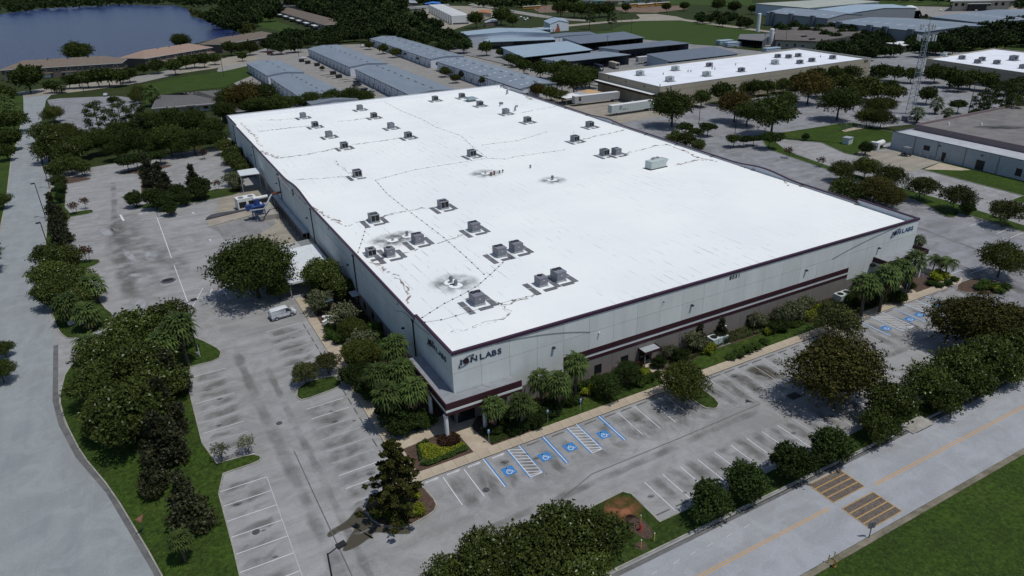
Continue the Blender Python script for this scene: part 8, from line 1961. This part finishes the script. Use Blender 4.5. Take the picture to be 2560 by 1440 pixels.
car(c_w, (82, 423), 8, "white car at the far end of the yard, left of the middle row")
car(c_r, (69, 467), 20, "dark red car under the trees at the end of the yard")
car(c_pw, (137, 466), 30, "white pickup at the far mouth of the second yard")
car(c_s, (-36.66,337.48), 80, "silver car alone in the far car park before the woodland")
car(c_s, (87.39,531.65), 20, "silver car on the far street left of the rows", "cars on the far street"); car(c_w, (87.03,502.67), 20, "pale car nearer on the far street left of the rows")
for i, (p, pr, l) in enumerate((((359.74,624.95), c_s, "back row left"), ((367.52,632.63), c_w, "back row middle"), ((361.17,615.36), c_s, "front row left"), ((360.80,607.92), c_w, "front row middle"), ((368.75,614.92), c_d, "dark one at the right"), ((350.98,595.82), c_w, "front row nearest"))):
    car(pr, p, 40 + i * 11, "car parked on the gravel by the field road, " + l, "cars by the field road")
for i, (p, pr) in enumerate((((316.37,815.93), c_pw), ((323.37,818.54), c_pw), ((331.18,820.29), c_d), ((359.44,808.67), c_pw), ((376.75,810.77), c_pw))):
    car(pr, p, 100 + 10 * i, "truck or pickup parked in the dirt yard, %s from the left" % ORD[i], "trucks in the dirt yard")
for i, p in enumerate(((722.98,354.16), (729.40,346.34), (708.62,380.63))): car([c_s, c_d, c_w][i], p, 20, "car by the white-roofed office, %s" % ["middle", "right", "left"][i])

def trailer(p, rz, label, L=14.0, logo=None):
    t = thing("semi_trailer", label, "trailer", (p[0], p[1], 0.02), R(rz))
    MB().box(0, L, -1.3, 1.3, 1.15, 4.05).obj("box_body", M_PALE if logo == "ring" else mat("dusty_trailer_side", (0.36, 0.37, 0.38), .5, .12), t)
    for i in range(int(L / 1.2)):
        for s in (-1, 1): MB().box(.6 + i * 1.2, .66 + i * 1.2, s * 1.3 - .02, s * 1.3 + .02, 1.3, 3.95).obj("side_rib", M_GALV, t)
    MB().box(0.2, L - .2, -1.2, 1.2, 4.051, 4.09).obj("roof", M_WHITE, t)
    for x in (L - 2.4, L - 1.2):
        for s in (-1, 1): wheel(t, x, s * 1.05, .5, .35)
    for s in (-1, 1): MB().box(2.6, 2.8, s * .8 - .1, s * .8 + .1, .05, 1.14).obj("landing_leg", M_DARK, t)
    if logo == "shield":
        o = MB().wall_poly('y', [(-.6, .9), (.6, .9), (.6, -.1), (.3, -.7), (0, -.9), (-.3, -.7), (-.6, -.1)], -.02, .02).obj("emblem", mat("brown_emblem", (.05, .025, .012), .6, .1), t); o.location = (2.4, -1.335, 2.75)
        q = MB().wall_poly('y', [(-.35, .45), (.4, .5), (.4, .3), (-.35, .25)], -.01, .01).obj("emblem_band", mat("gold_emblem", (.45, .27, .06), .6, .1), o); q.location = (0, -.03, 0)
    elif logo == "ring":
        MB().tube([(4.2 + .7 * math.cos(R(a)), -1.33, 2.95 + .7 * math.sin(R(a))) for a in range(0, 361, 24)], .06, 4).tube([(3.8, -1.33, 2.65), (4.2, -1.33, 3.35), (4.6, -1.33, 2.65)], .06, 4).obj("emblem", M_SIGN, t)
        for x in (5.3, 5.9, 6.5, 7.5): MB().box(x, x + .35, -1.34, -1.305, 2.0, 2.3).obj("marking", M_SIGN, t)
    return t
trailer((135.8, 178.0), -4, "grey ribbed box trailer with a brown shield emblem, backed to the cream building", 22, "shield")
trailer((136.0, 152.6), 0, "pale blue box trailer with a ring emblem, nearer one at the cream building", 21, "ring")
st = thing("dock_stair", "concrete dock stair and ramp wall between the two trailers", "stairs", (152.5, 165.5, 0))
for i in range(6): MB().box(i * .6, 6, -1.2, 1.2, i * .2, i * .2 + .2).obj("step", M_CURB, st)
MB().box(3, 6.2, -1.35, -1.22, 1.2, 2.2).obj("railing", M_GALV, st)
for k, (p, rz, l) in enumerate((((234.99,262.33), 0, "white box trailer beside the large open shed"), ((324.06,863.96), 6, "long white box trailer before the bright blue shed, left"), ((339.66,869.09), 6, "long white box trailer before the bright blue shed, middle"), ((363.38,877.51), 6, "long white box trailer before the bright blue shed, right"))):
    trailer(p, rz, l, 9 if k == 0 else 30, None)
for i in range(12):
    p = lerp((282.06,605.77), (339.70,798.86), i / 11)
    t = thing("white_container", "white container in the staggered line at the dirt yard, %s from the far end" % ORD[11 - i], "container", (p[0], p[1], 0), R(-16), "line of white containers"); MB().box(-9, 9, -6, 6, .2, 8.5).obj("box_body", M_WHITE, t); MB().box(-8, 8, -6.1, -6.001, .6, 1.6).obj("vent_strip", M_DARK, t)
M_BUS = mat("bus_yellow", (0.38, 0.2, 0.03), .5, .1)
def bus(p, rz, label, L=24):
    t = thing("school_bus", label, "bus", (p[0], p[1], 0), R(rz)); MB().box(-L / 2, L / 2, -1.5, 1.5, .8, 3.6).obj("body", M_BUS, t); MB().box(-L / 2 + .1, L / 2 - .1, -1.4, 1.4, 3.601, 4.0).obj("roof", M_WHITE, t)
    MB().box(-L / 2 + 1, L / 2 - 1, -1.53, -1.501, 2.2, 3.2).obj("window_band", M_GLASS, t)
    for x in (-L / 3, L / 3):
        for s in (-1, 1): wheel(t, x, s * 1.3, .6, .4)
bus((447.10,746.76), -8, "yellow bus with white roof alone on the grass at the top"); 
for i, p in enumerate(((558.80,677.17), (560.11,663.02), (582.93,671.00), (593.28,670.32))): bus(p, 4, "yellow bus in the cluster at the end of the field road, %s from the left" % ORD[i])
for i, (p, l) in enumerate((((195.49,270.15), "white one at the left"), ((203.14,255.82), "dark one with a V stripe on its back"), ((215.52,257.93), "beige one at the right"))):
    t = thing("motor_home", "motor home under the nearest open shed, " + l, "motor home", (p[0], p[1], 0), R(80))
    MB().box(-4.5, 4.5, -1.25, 1.25, .6, 3.4).obj("body", [M_WHITE, M_CARD, M_BEIGEW][i], t); MB().box(-4.56, -4.501, -1, 1, 1.9, 2.9).obj("window", M_GLASS, t)
    if i == 1: MB().wall_poly('x', [(-.9, 2.4), (-.3, 2.4), (0, 1.9), (.3, 2.4), (.9, 2.4), (0, 1.2)], -.02, .02).obj("stripe", M_WHITE, t, loc=(-4.59, 0, -.3))
    for x in (-3, 3):
        for s in (-1, 1): wheel(t, x, s * 1.1, .45, .3)
for i, p in enumerate(((77, 407), (78, 395), (80, 380), (78, 337), (77, 322), (74, 268))):
    t = thing("dumpster", "black dumpster in the yard between the metal rows, %s from the far end" % ORD[i], "dumpster", (p[0], p[1], .04), R(8), "dumpsters between the rows")
    MB().add([(-1.4, -.8, 0), (1.4, -.8, 0), (1.4, .8, 0), (-1.4, .8, 0), (-1.6, -1, 1.6), (1.6, -1, 1.6), (1.6, 1, 1.9), (-1.6, 1, 1.9)], [(0, 3, 2, 1), (4, 5, 6, 7), (0, 1, 5, 4), (1, 2, 6, 5), (2, 3, 7, 6), (3, 0, 4, 7)]).obj("bin", M_DARK, t); MB().box(-1.62, 1.62, -.05, .05, 1.78, 1.86).obj("lid_seam", M_GREY, t)
for i in range(5):
    p = (70 + i * 1.0, 338 - i * 8); t = thing("grass_kerb_strip", "small grass strip between bays in the yard of the metal rows", "grass strip", (p[0] + 4, p[1], .03), R(6), "grass strips in the yard"); MB().box(-3, 3, -.6, .6, 0, .08).obj("turf", G_VERGE, t)
for i, (p, l) in enumerate((((138.73,184.21), "white tent top"), ((143.22,185.72), "grey tent top"), ((150.06,188.09), "tan shade sail"))):
    t = thing("shade_canopy", l + " under the oaks left of the loading bays", "canopy", (p[0], p[1], 0)); MB().add([(-5, -4, 3), (5, -4, 3), (5, 4, 3), (-5, 4, 3), (0, 0, 4.2)], [(0, 1, 4), (1, 2, 4), (2, 3, 4), (3, 0, 4)]).obj("cover", [M_WHITE, M_GALV, mat("tan_canvas", (.45, .3, .16), .8, .1)][i], t)
    for x in (-4.6, 4.6):
        for y in (-3.6, 3.6): MB().cyl(x, y, 0, 3, .08, n=5).obj("post", M_GALV, t)

# lattice mast -------------------------------------------------------------------
tw = thing("lattice_mast", "tall galvanised lattice mast crowned with white antenna panels", "mast", (229.3, 89.9, 0))
HT_, w0, w1 = 30.0, 1.5, 0.75
def leg(i, z):
    w = w0 + (w1 - w0) * z / HT_; a = R(20 + 120 * i); return (w * math.cos(a) * 1.15, w * math.sin(a) * 1.15, z)
for i in range(3): MB().tube([leg(i, 0), leg(i, HT_)], .12, 6).obj("mast_leg", M_GALV, tw)
for k in range(16):
    b = MB(); z0, z1 = k * HT_ / 16, (k + 1) * HT_ / 16
    for i in range(3):
        j = (i + 1) % 3; b.tube([leg(i, z0), leg(j, z1)], .06, 4).tube([leg(i, z1), leg(j, z1)], .05, 4)
    b.obj("bracing", M_GALV, tw)
for z in (27.5, 31.2):
    for i in range(3):
        a = R(20 + 120 * i); c, s = math.cos(a), math.sin(a); px_, py_ = -s, c
        MB().tube([(c * .8, s * .8, z), (c * 2.3, s * 2.3, z)], .06, 5).tube([(c * 2.3 - px_ * 1.7, s * 2.3 - py_ * 1.7, z), (c * 2.3 + px_ * 1.7, s * 2.3 + py_ * 1.7, z)], .06, 5).tube([(c * 2.3 - px_ * 1.7, s * 2.3 - py_ * 1.7, z - 1), (c * 2.3 + px_ * 1.7, s * 2.3 + py_ * 1.7, z - 1)], .05, 5).obj("antenna_frame", M_GALV, tw)
        for k in ((-1.5, 0.3, 1.5) if z < 30 else (-.7, .4)):
            o = MB().box(-.16, .16, -.2, .2, -1.0, 1.0).obj("antenna_panel", M_WHITE, tw); o.location = (c * 2.55 + px_ * k, s * 2.55 + py_ * k, z - .3); o.rotation_euler = (0, R(3), a)
        o = MB().box(-.2, .2, -.2, .2, -.4, .4).obj("radio_unit", M_PALE, tw); o.location = (c * 1.9 + px_ * .6, s * 1.9 + py_ * .6, z)
MB().cyl(0, 0, HT_, 33.5, .06, n=5).obj("lightning_rod", M_RUST, tw)
for i, (p, l) in enumerate((((212.75,84.19), "tall grey cabinet"), ((217.01,83.69), "dark cabinet"), ((220.25,83.09), "low grey cabinet"))):
    t = thing("equipment_cabinet", l + " at the foot of the lattice mast", "cabinet", (p[0], p[1], .1)); MB().box(-1.1, 1.1, -.8, .8, 0, 2.0 - .3 * i).obj("cabinet_body", [M_PALE, M_GREY, M_GALV][i], t); MB().box(-.9, .9, -.83, -.801, .2, 1.4).obj("cabinet_door", M_GREY, t)
fn = thing("chain_fence", "green chain-link fence round the mast yard", "fence")
fp = [(185.47,85.92), (200.62,87.84), (203.15,85.23), (196.75,83.38), (184.02,83.18), (185.47,85.92)]
for i in range(len(fp) - 1):
    a, b_ = fp[i], fp[i + 1]; L = math.hypot(b_[0] - a[0], b_[1] - a[1]); n = max(1, int(L / 3))
    for k in range(n + 1): p = lerp(a, b_, k / n); MB().cyl(p[0], p[1], .05, 2.2, .05, n=5).obj("fence_post", M_GALV, fn)
    mb = MB()
    for z in (.2, .6, 1.0, 1.4, 1.8, 2.15): mb.tube([(*a, z), (*b_, z)], .015, 3)
    for k in range(int(L / .4)): p = lerp(a, b_, k * .4 / L); mb.tube([(*p, .15), (*p, 2.15)], .012, 3)
    mb.obj("wire_mesh", mat("green_wire", (.05, .085, .06), .6, .1), fn)
pf("mast_pad", [(185.69,85.76), (184.52,83.57), (197.29,83.78), (199.84,87.58)], .13, M_WALK)
ut = thing("utility_box", "pale green utility cabinet with a lean-to lid on the lawn", "cabinet", (*(171.40,72.44), .1), R(10))
MB().box(-1.4, 1.0, -1, 1, 0, 2.0).obj("cabinet_body", M_PALE, ut); MB().box(-1.6, 1.2, -1.2, 1.2, 2.001, 2.15).obj("lid", M_GALV, ut); MB().box(1.001, 1.9, -.7, .7, 0, 1.6).obj("side_box", M_WHITE, ut)
tk = thing("tank_trailer", "white tank beside the corner of the grey block building", "tank", (175.0, 63.8, .1), R(10))
o = MB().cyl(0, 0, -2, 2, .9, .9, 14).obj("tank", M_WHITE, tk, False); o.rotation_euler = (0, R(90), 0); o.location = (0, 0, 1.3); MB().box(-1.5, 1.5, -.6, .6, .0, .5).obj("cradle", M_DARK, tk); MB().box(-3.4, -2.2, -1.2, 1.2, 0, 2.2).obj("screen_wall", M_WHITE, tk)
ca = thing("utility_cart", "small wheeled cart with a square lattice rack on the tan apron", "cart", (172.8, 53.2, .03), R(80))
MB().box(-1.1, 1.1, -.9, .9, .5, .7).obj("bed", M_DARK, ca); 
b = MB()
for x in (-1, 1):
    for y in (-.8, .8): b.box(x - .06, x + .06, y - .06, y + .06, .7, 2.6)
b.box(-1.1, 1.1, -.9, .9, 2.6, 2.66); b.obj("rack", M_GREY, ca)
for x in (-.8, .8):
    for s in (-1, 1): wheel(ca, x, s * .85, .3, .2)
for i in range(4):
    t = thing("bollard", "pale yellow bollard along the grey block building's apron", "bollard", (175.3 - i * .15, 50.5 - i * 2.6 + (3 if i > 1 else 0) * 0, .02), 0, "bollards by the block building"); MB().cyl(0, 0, 0, 1.2, .12, n=8).obj("post", mat("pale_yellow", (.5, .42, .2), .6, .1), t)

# lamp posts and poles ----------------------------------------------------------
def lamp_post(p, h, rz, label, arm=1.0):
    t = thing("lamp_post", label, "lamp post", (p[0], p[1], .05), R(rz)); MB().cyl(0, 0, 0, .6, .28, .26, 10).obj("base", M_CURB, t)
    MB().cyl(0, 0, .6, h, .11, .08, 8).obj("pole", M_DARK, t); MB().tube([(0, 0, h - .12), (arm, 0, h + .1)], .06, 6).obj("arm", M_DARK, t); MB().box(arm - .1, arm + .75, -.28, .28, h + .02, h + .24).obj("lamp_head", M_DARK, t)
lamp_post((-28.0, 38.0), 9.3, 12, "dark lamp post rising from the left corner thicket"); lamp_post((-22.52,-23.37), 9.3, 12, "dark lamp post cut by the bottom edge of the picture")
lamp_post((-53.2, 132), 9.0, 200, "dark lamp post in the clipped column row beside the side road", .1); lamp_post((-53.6, 163), 9.0, 200, "dark lamp post at the back of the hedge strip", .1)
lamp_post((-50.64,99.87), 8.0, 200, "dark lamp post sunk in the flowering hedge strip", .1)
for p, l in (((153.87,121.90), "beside the trailers' kerbed island"), ((148.40,98.61), "at the far tip of the grass divider")): lamp_post(p, 9, 150, "dark lamp post " + l, .6)
def pole(p, h, label, lamp=False):
    t = thing("utility_pole", label, "pole", (p[0], p[1], 0)); MB().cyl(0, 0, 0, h, .16, .1, 7).obj("shaft", M_BARK, t); MB().box(-1.2, 1.2, -.08, .08, h - 1, h - .8).obj("crossarm", M_BARK, t)
for p, h, l in (((23.76,369.46), 12, "dark pole on the far street before the townhouses"), ((-22.76,286.62), 12, "dark pole standing at the car park edge"), ((-46.00,347.33), 10, "thin pole at the rear of the far car park"), ((138, 475), 13, "brown pole at the far mouth of the second yard"), ((82, 436), 13, "thin pole at the far end of the first yard"), ((347, 413), 14, "thin dark pole in the green field"), ((387, 480), 13, "thin pole by the field road"),
              ((244, 77), 13, "dark pole right of the lattice mast"), ((356.75,263.37), 13, "dark pole before the run-down factory"), ((350.42,275.09), 9, "thin pole behind the pipe bundles"), ((259.46,325.20), 10, "thin pole before the middle dark shed"), ((368.77,599.14), 12, "pole by the gravel parking"), ((368.49,584.19), 12, "second pole by the gravel parking"), ((427.54,808.64), 12, "double lamp pole at the top")): pole(p, h, l)

# signs and small things near the building -------------------------------------------
for i, p in enumerate(((1.89,-5.99), (7.32,-5.69), (10.55,-6.17), (15.76,-6.21))):
    t = thing("parking_sign", "blue parking sign on a thin post in the front bed, %s" % ["leftmost by the walk", "second from the left", "third from the left", "rightmost on the lawn"][i], "sign", (p[0], p[1], .1))
    MB().cyl(0, 0, 0, 2.2, .035, n=6).obj("post", M_GALV, t); MB().box(-.17, .17, -.03, -.005, 1.6, 2.2).obj("sign_plate", mat("sign_blue", (.08, .17, .36), .5, .1), t); MB().box(-.1, .1, -.037, -.031, 1.95, 2.12).obj("symbol", M_WHITE, t)
for i, p in enumerate(((83.67,-5.68), (85.56,-6.08), (91.51,-5.18))):
    t = thing("parking_sign", "sign on a thin post by the far wheelchair stalls, %s" % ["left one", "middle one", "right one"][i], "sign", (p[0], p[1], .1)); MB().cyl(0, 0, 0, 2.2, .035, n=6).obj("post", M_GALV, t); MB().box(-.17, .17, -.03, -.005, 1.6, 2.2).obj("sign_plate", MATS["sign_blue"], t)
ys = thing("yield_sign", "faded red triangular yield sign seen from behind the corner lawn", "sign", (*(-37.93,-0.88), .12), R(35))
MB().cyl(0, 0, 0, 2.1, .04, n=6).obj("post", mat("green_post", (.03, .07, .05), .6, .1), ys)
MB().wall_poly('y', [(-.5, 2.45), (.5, 2.45), (0, 1.6)], -.06, -.03).obj("sign_plate", mat("faded_red_sign", (.36, .14, .1), .6, .15), ys); MB().wall_poly('y', [(-.3, 2.32), (.3, 2.32), (0, 1.82)], -.075, -.061).obj("sign_center", mat("pale_red_sign", (.42, .22, .17), .6, .1), ys)
ns = thing("notice_sign", "small black-backed sign on a white post at the grass tip by the lamp post", "sign", (*(-27.77,37.03), .12), R(10)); MB().cyl(0, 0, 0, 2.2, .04, n=6).obj("post", M_WHITE, ns); MB().box(-.3, .3, -.03, 0, 1.75, 2.25).obj("sign_plate", M_DARK, ns)
ns = thing("marker_sign", "dark square sign on a post beside the striped crossing", "sign", (*(29.20,-40.49), .06), R(-20)); MB().cyl(0, 0, 0, 2.0, .05, n=6).obj("post", M_DARK, ns); MB().box(-.4, .4, -.04, 0, 1.35, 2.15).obj("sign_plate", M_GREY, ns)
def hydrant(p, label, col):
    t = thing("fire_hydrant", label, "hydrant", (p[0], p[1], .1)); m_ = mat(col[0], col[1], .5, .15); MB().cyl(0, 0, 0, .1, .2, n=10).obj("flange", m_, t); MB().cyl(0, 0, .1, .75, .13, .12, 10).obj("barrel", m_, t); MB().cyl(0, 0, .75, .95, .15, .04, 10).obj("bonnet", m_, t)
    for s in (-1, 1): MB().tube([(0, 0, .55), (s * .24, 0, .55)], .07, 8).obj("nozzle", m_, t)
hydrant((9.08,-27.65), "red fire hydrant on the mulch ring near the clay patch", ("hydrant_red", (.35, .03, .03)))
hydrant((22.80,-41.30), "rusty yellow hydrant at the corner of the big lawn", ("hydrant_rust", (.3, .17, .05)))
M_YEL = mat("marker_yellow", (.55, .45, .12), .6, .15)
for p, l in (((9.78,-26.83), "in the mulch ring behind the red hydrant"), ((7.60,-29.66), "in the small mulch ring nearest the road"), ((9.39,-29.61), "on bare grass right of the small mulch ring"), ((22.71,-40.65), "leaning beside the rusty hydrant, left"), ((23.54,-40.65), "beside the rusty hydrant, right")):
    t = thing("marker_post", "thin yellow marker post " + l, "marker post", (p[0], p[1], .1), rnd.uniform(0, 1)); MB().cyl(0, 0, 0, 1.1, .06, n=6).obj("post", M_YEL, t); MB().cyl(0, 0, 1.1, 1.2, .08, .04, 6).obj("cap", M_WHITE, t)
for p, l in (((-46.10,61.16), "left white sign board at the rounded end of the hedge strip"), ((-44.61,60.60), "right white sign board at the rounded end of the hedge strip")):
    t = thing("meter_box", l, "box", (p[0], p[1], .12), R(20)); MB().box(-.5, .5, -.35, .35, 0, .85).obj("box_body", M_WHITE, t); MB().box(-.52, .52, -.37, .37, .851, .92).obj("lid", M_GALV, t)
def condenser(p, rz, label):
    t = thing("condenser", label, "air conditioner", (p[0], p[1], .1), R(rz)); MB().box(-1.9, 1.9, -1.1, 1.1, 0, .14).obj("slab", M_CURB, t); MB().box(-1.6, 1.6, -.8, .8, .14, 1.45).obj("cabinet", M_PALE, t)
    for x in (-.8, .8): MB().cyl(x, 0, 1.451, 1.52, .55, n=16).obj("fan", M_BLACK, t)
    for x in (-1.5, -.5, .5, 1.5): MB().box(x - .04, x + .04, -.83, -.801, .2, 1.4).obj("grille_bar", M_GREY, t)
condenser((44.6, -1.9), 0, "pale green two-fan condenser on a slab by the front wall magnolia"); condenser((74.3, -1.8), 0, "pale green condenser farther right along the front wall")
t = thing("electric_meter", "white meter post on the front wall right of the condenser", "meter", (47.6, -.5, .1)); MB().cyl(0, 0, 0, 1.2, .06, n=6).obj("post", M_DARK, t); MB().box(-.2, .2, -.12, .12, 1.2, 1.8).obj("meter_case", M_WHITE, t)
t = thing("transformer", "pale transformer cabinet half hidden by shrubs on the front wall", "cabinet", (*(61.57,0.02), .1)); MB().box(-.9, .9, -.6, .6, 0, 1.4).obj("cabinet_body", M_PALE, t); MB().box(-.8, .8, -.63, -.601, .1, 1.2).obj("cabinet_door", M_GREY, t)
t = thing("red_shrub", "small red-leaved plant in a pot beside the side door", "shrub", (29.9, -1.0, .1)); r_ = PROTO["redbush"][0]; inst("crown", r_[1], t); MB().cyl(0, 0, 0, .3, .2, .25, 8).obj("pot", M_RUST, t)
plants("redbush", [(-2.4 + .95 * math.cos(a * .7), -3.2 + .75 * math.sin(a * .7), .55) for a in range(9)] + [(-2.4, -3.3, .6), (-3.2, -2.4, .5), (-1.7, -2.6, .5)], "dark red bedding plant round the entrance column", "red bedding plants")
def cover(name, label, poly, n, size, material, h=.35, z=.12):
    p = poly; xs = [q[0] for q in p]; ys_ = [q[1] for q in p]; P = []
    def ins(x, y):
        c = False
        for i in range(len(p)):
            a, b_ = p[i], p[i - 1]
            if (a[1] > y) != (b_[1] > y) and x < (b_[0] - a[0]) * (y - a[1]) / (b_[1] - a[1]) + a[0]: c = not c
        return c
    while len(P) < n:
        x, y = rnd.uniform(min(xs), max(xs)), rnd.uniform(min(ys_), max(ys_))
        if ins(x, y): P.append((x, y, z + h * (.4 + .6 * rnd.random()) * (0.8 + .2 * math.sin(x * 3) * math.cos(y * 2.6))))
    P = np.array(P); N = np.tile(np.array([[0, 0, 1.0]]), (n, 1)); o = inst(name, leaf_mesh(name, P, N, size, material, rand=.7)); stuff(o); tag(o, label, "ground cover"); return o
cover("golden_groundcover", "bright yellow-green bedding below the entrance column", [(-6.2, -1.9), (-4.6, -2.2), (-3.9, -3.7), (-2.2, -4.5), (-1.0, -4.1), (-0.95, -5.0), (-3.4, -5.3), (-5.8, -5.5), (-6.6, -4.6)], 2600, .11, L_LIME)
cover("low_hedge", "dark clipped hedge edging the golden bed at the corner", [(-7.0, -5.0), (-5.8, -5.6), (-3.4, -5.4), (-0.95, -5.1), (-0.9, -5.9), (-3.4, -6.15), (-6.6, -6.3), (-7.4, -5.6)], 2200, .10, L_SHRUB, .5)
cover("low_hedge", "dark clipped hedge left of the golden bed", [(-7.2, -4.8), (-6.3, -1.7), (-5.0, -1.3), (-4.7, -2.0), (-6.2, -1.9), (-6.7, -4.6)], 900, .10, L_SHRUB, .5)
cover("groundcover", "trailing green ground cover in the front bed near the entrance", [(2.2, -6.4), (1.9, -3.4), (3.2, -2.9), (7, -4.2), (8.4, -6.4)], 2600, .10, L_SHRUB, .3)
cover("groundcover", "trailing green ground cover in the left bed near the entrance", [(-7.9, 2.2), (-3.2, 1.6), (-3.0, 6), (-7.4, 7)], 2400, .11, L_SHRUB, .4)
cover("groundcover", "dark ground cover along the left wall bed", [(-4.2, 8), (-2.8, 8), (-.4, 20), (-.5, 40), (-3.8, 40), (-4.6, 24)], 5200, .14, L_DARK, .55)
cover("groundcover", "dark low planting along the front wall", [(9, -3.4), (30, -3.4), (30, -.4), (9, -.4)], 3600, .13, L_DARK, .5)
cover("groundcover", "dark low planting along the front wall beyond the side door", [(33.5, -2.6), (43, -.9), (46, -.4), (84, -.4), (84, -3.2), (72, -2.8), (54, -1.9)], 5200, .14, L_DARK, .5)
cover("low_hedge", "curving dark clipped hedge in the front bed", [(33, -4.3), (42, -3.1), (48, -2.9), (54, -3.1), (54, -2.5), (48, -2.3), (42, -2.5), (33, -3.6)], 2600, .10, L_SHRUB, .6)
# left loading side machines
M_BLUE = mat("machine_blue", (.025, .06, .2), .5, .15)
def comp(p, rz): return thing("blue_compactor", "dark blue hopper machine on legs at the loading bay", "machine", (p[0], p[1], .02), R(rz))
bc = comp((-6.46,101.62), 8)
MB().add([(-.9, -.9, 2.0), (.9, -.9, 2.0), (.9, .9, 2.0), (-.9, .9, 2.0), (-1.6, -1.5, 3.6), (1.6, -1.5, 3.6), (1.6, 1.5, 3.6), (-1.6, 1.5, 3.6)], [(0, 3, 2, 1), (0, 1, 5, 4), (1, 2, 6, 5), (2, 3, 7, 6), (3, 0, 4, 7), (4, 5, 6, 7)]).obj("hopper", M_BLUE, bc)
for x in (-1.2, 1.2):
    for y in (-1.1, 1.1): MB().box(x - .1, x + .1, y - .1, y + .1, 0, 2.6).obj("leg", M_BLUE, bc)
MB().tube([(-1.2, -1.1, .3), (1.2, -1.1, 2.2)], .07, 5).tube([(1.2, -1.1, .3), (-1.2, -1.1, 2.2)], .07, 5).obj("cross_brace", M_BLUE, bc); MB().box(-2.8, -1.65, -.6, .6, 2.6, 4.0).obj("motor_box", M_BLUE, bc); MB().cyl(0, 0, 3.6, 5.0, .7, .6, 10).obj("filter_drum", M_BLUE, bc); MB().cyl(.9, .3, 3.6, 4.0, .35, .2, 8).obj("cap", M_WHITE, bc)
dc_ = thing("air_handler", "white box air handler with grilles beside the blue hopper machine", "air handler", (*(-7.67,112.25), .02), R(6))
MB().box(-2.4, 2.4, -1.4, 1.4, .3, 3.0).obj("cabinet", M_WHITE, dc_)
for x in (-1.2, 1.2): MB().box(x - .9, x + .9, -1.44, -1.401, .7, 2.2).obj("grille", M_DARK, dc_); MB().cyl(x, -.3, 3.001, 3.15, .7, n=12).obj("fan", M_GREY, dc_)
MB().box(-2.4, 2.4, -1.4, 1.4, 0, .29).obj("skid", M_DARK, dc_)
og = thing("orange_barrier", "orange plastic water barrier beside the white air handler", "barrier", (*(-8.79,115.68), .02), R(75)); MB().add([(-1.4, -.4, 0), (1.4, -.4, 0), (1.4, .4, 0), (-1.4, .4, 0), (-1.4, -.12, 1), (1.4, -.12, 1), (1.4, .12, 1), (-1.4, .12, 1)], [(4, 5, 6, 7), (0, 1, 5, 4), (1, 2, 6, 5), (2, 3, 7, 6), (3, 0, 4, 7)]).obj("barrier_body", mat("safety_orange", (.5, .1, .02), .5, .1), og)
dp = thing("dust_pipe", "grey duct with a red end running from the machines to the wall", "duct"); MB().tube([(*(-8.63,99.77), 3), (*(-5.58,98.18), 3.4), (*(-4.56,98.63), 4.5), (*(-3.27,101.17), 5.2), (*(-2.48,102.59), 5.4)], .2, 8).obj("duct", M_GALV, dp); MB().tube([(*(-2.71,102.36), 5.4), (-.2, (-2.07,102.71)[1], 5.5)], .28, 8).obj("red_fitting", M_RUST, dp)
wb = thing("white_tank", "long white tank with piping above the loading dock", "tank", (*(-4.24,110.79), 2.6), R(6)); o = MB().cyl(0, 0, -1.8, 1.8, .45, .45, 12).obj("tank", M_WHITE, wb); o.rotation_euler = (0, R(90), 0); MB().box(-2, 2, -.5, .5, -2.6, -.5).obj("stand", M_DARK, wb)
db = thing("dock_block", "raised concrete dock block beside the loading canopy", "dock", (-4.2, 104.5, .02)); MB().box(-2.6, 2.0, -5, 6, 0, 1.2).obj("block", M_CURB, db)
bn = thing("concrete_bench", "white concrete bench in the left planting bed", "bench", (*(-5.91,39.23), .1), R(-20)); MB().box(-1.6, 1.6, -.3, .3, .4, .55).obj("seat", M_WHITE, bn)
for x in (-1.2, 1.2): MB().box(x - .15, x + .15, -.28, .28, 0, .39).obj("support", M_WHITE, bn)
wl = thing("bus_shelter", "dark-framed smoking shelter in the left planting bed", "shelter", (*(-6.01,41.98), .1), R(5)); MB().box(-1.2, 1.2, -.8, .8, 2.3, 2.4).obj("roof", mat("teal_panel", (.05, .09, .1), .4, .1), wl)
for x in (-1.1, 1.1):
    for y in (-.7, .7): MB().box(x - .05, x + .05, y - .05, y + .05, 0, 2.29).obj("post", M_DARK, wl)
MB().box(-1.0, 1.0, .62, .66, .2, 2.1).obj("glass_panel", M_GLASS, wl)
for p, l in (((-7.13,37.37), "left"), ((-5.25,38.30), "right")):
    t = thing("marble_wall", "low white wall end in the left planting bed, %s piece" % l, "wall", (p[0], p[1], .1), R(30)); MB().box(-1.0, 1.0, -.18, .18, 0, .9).obj("block", M_WHITE, t); MB().box(-1.1, 1.1, -.24, .24, .901, 1.0).obj("cap", M_WHITE, t)
plants("redbush", [(-13.5, -9.8, .5), (-11.5, -9.2, .5), (-10.3, -12.8, .5), (-12.2, -13.4, .5), (-14.3, -11.2, .5)], "small reddish plant in the mulch of the corner island", "reddish plants of the corner island")
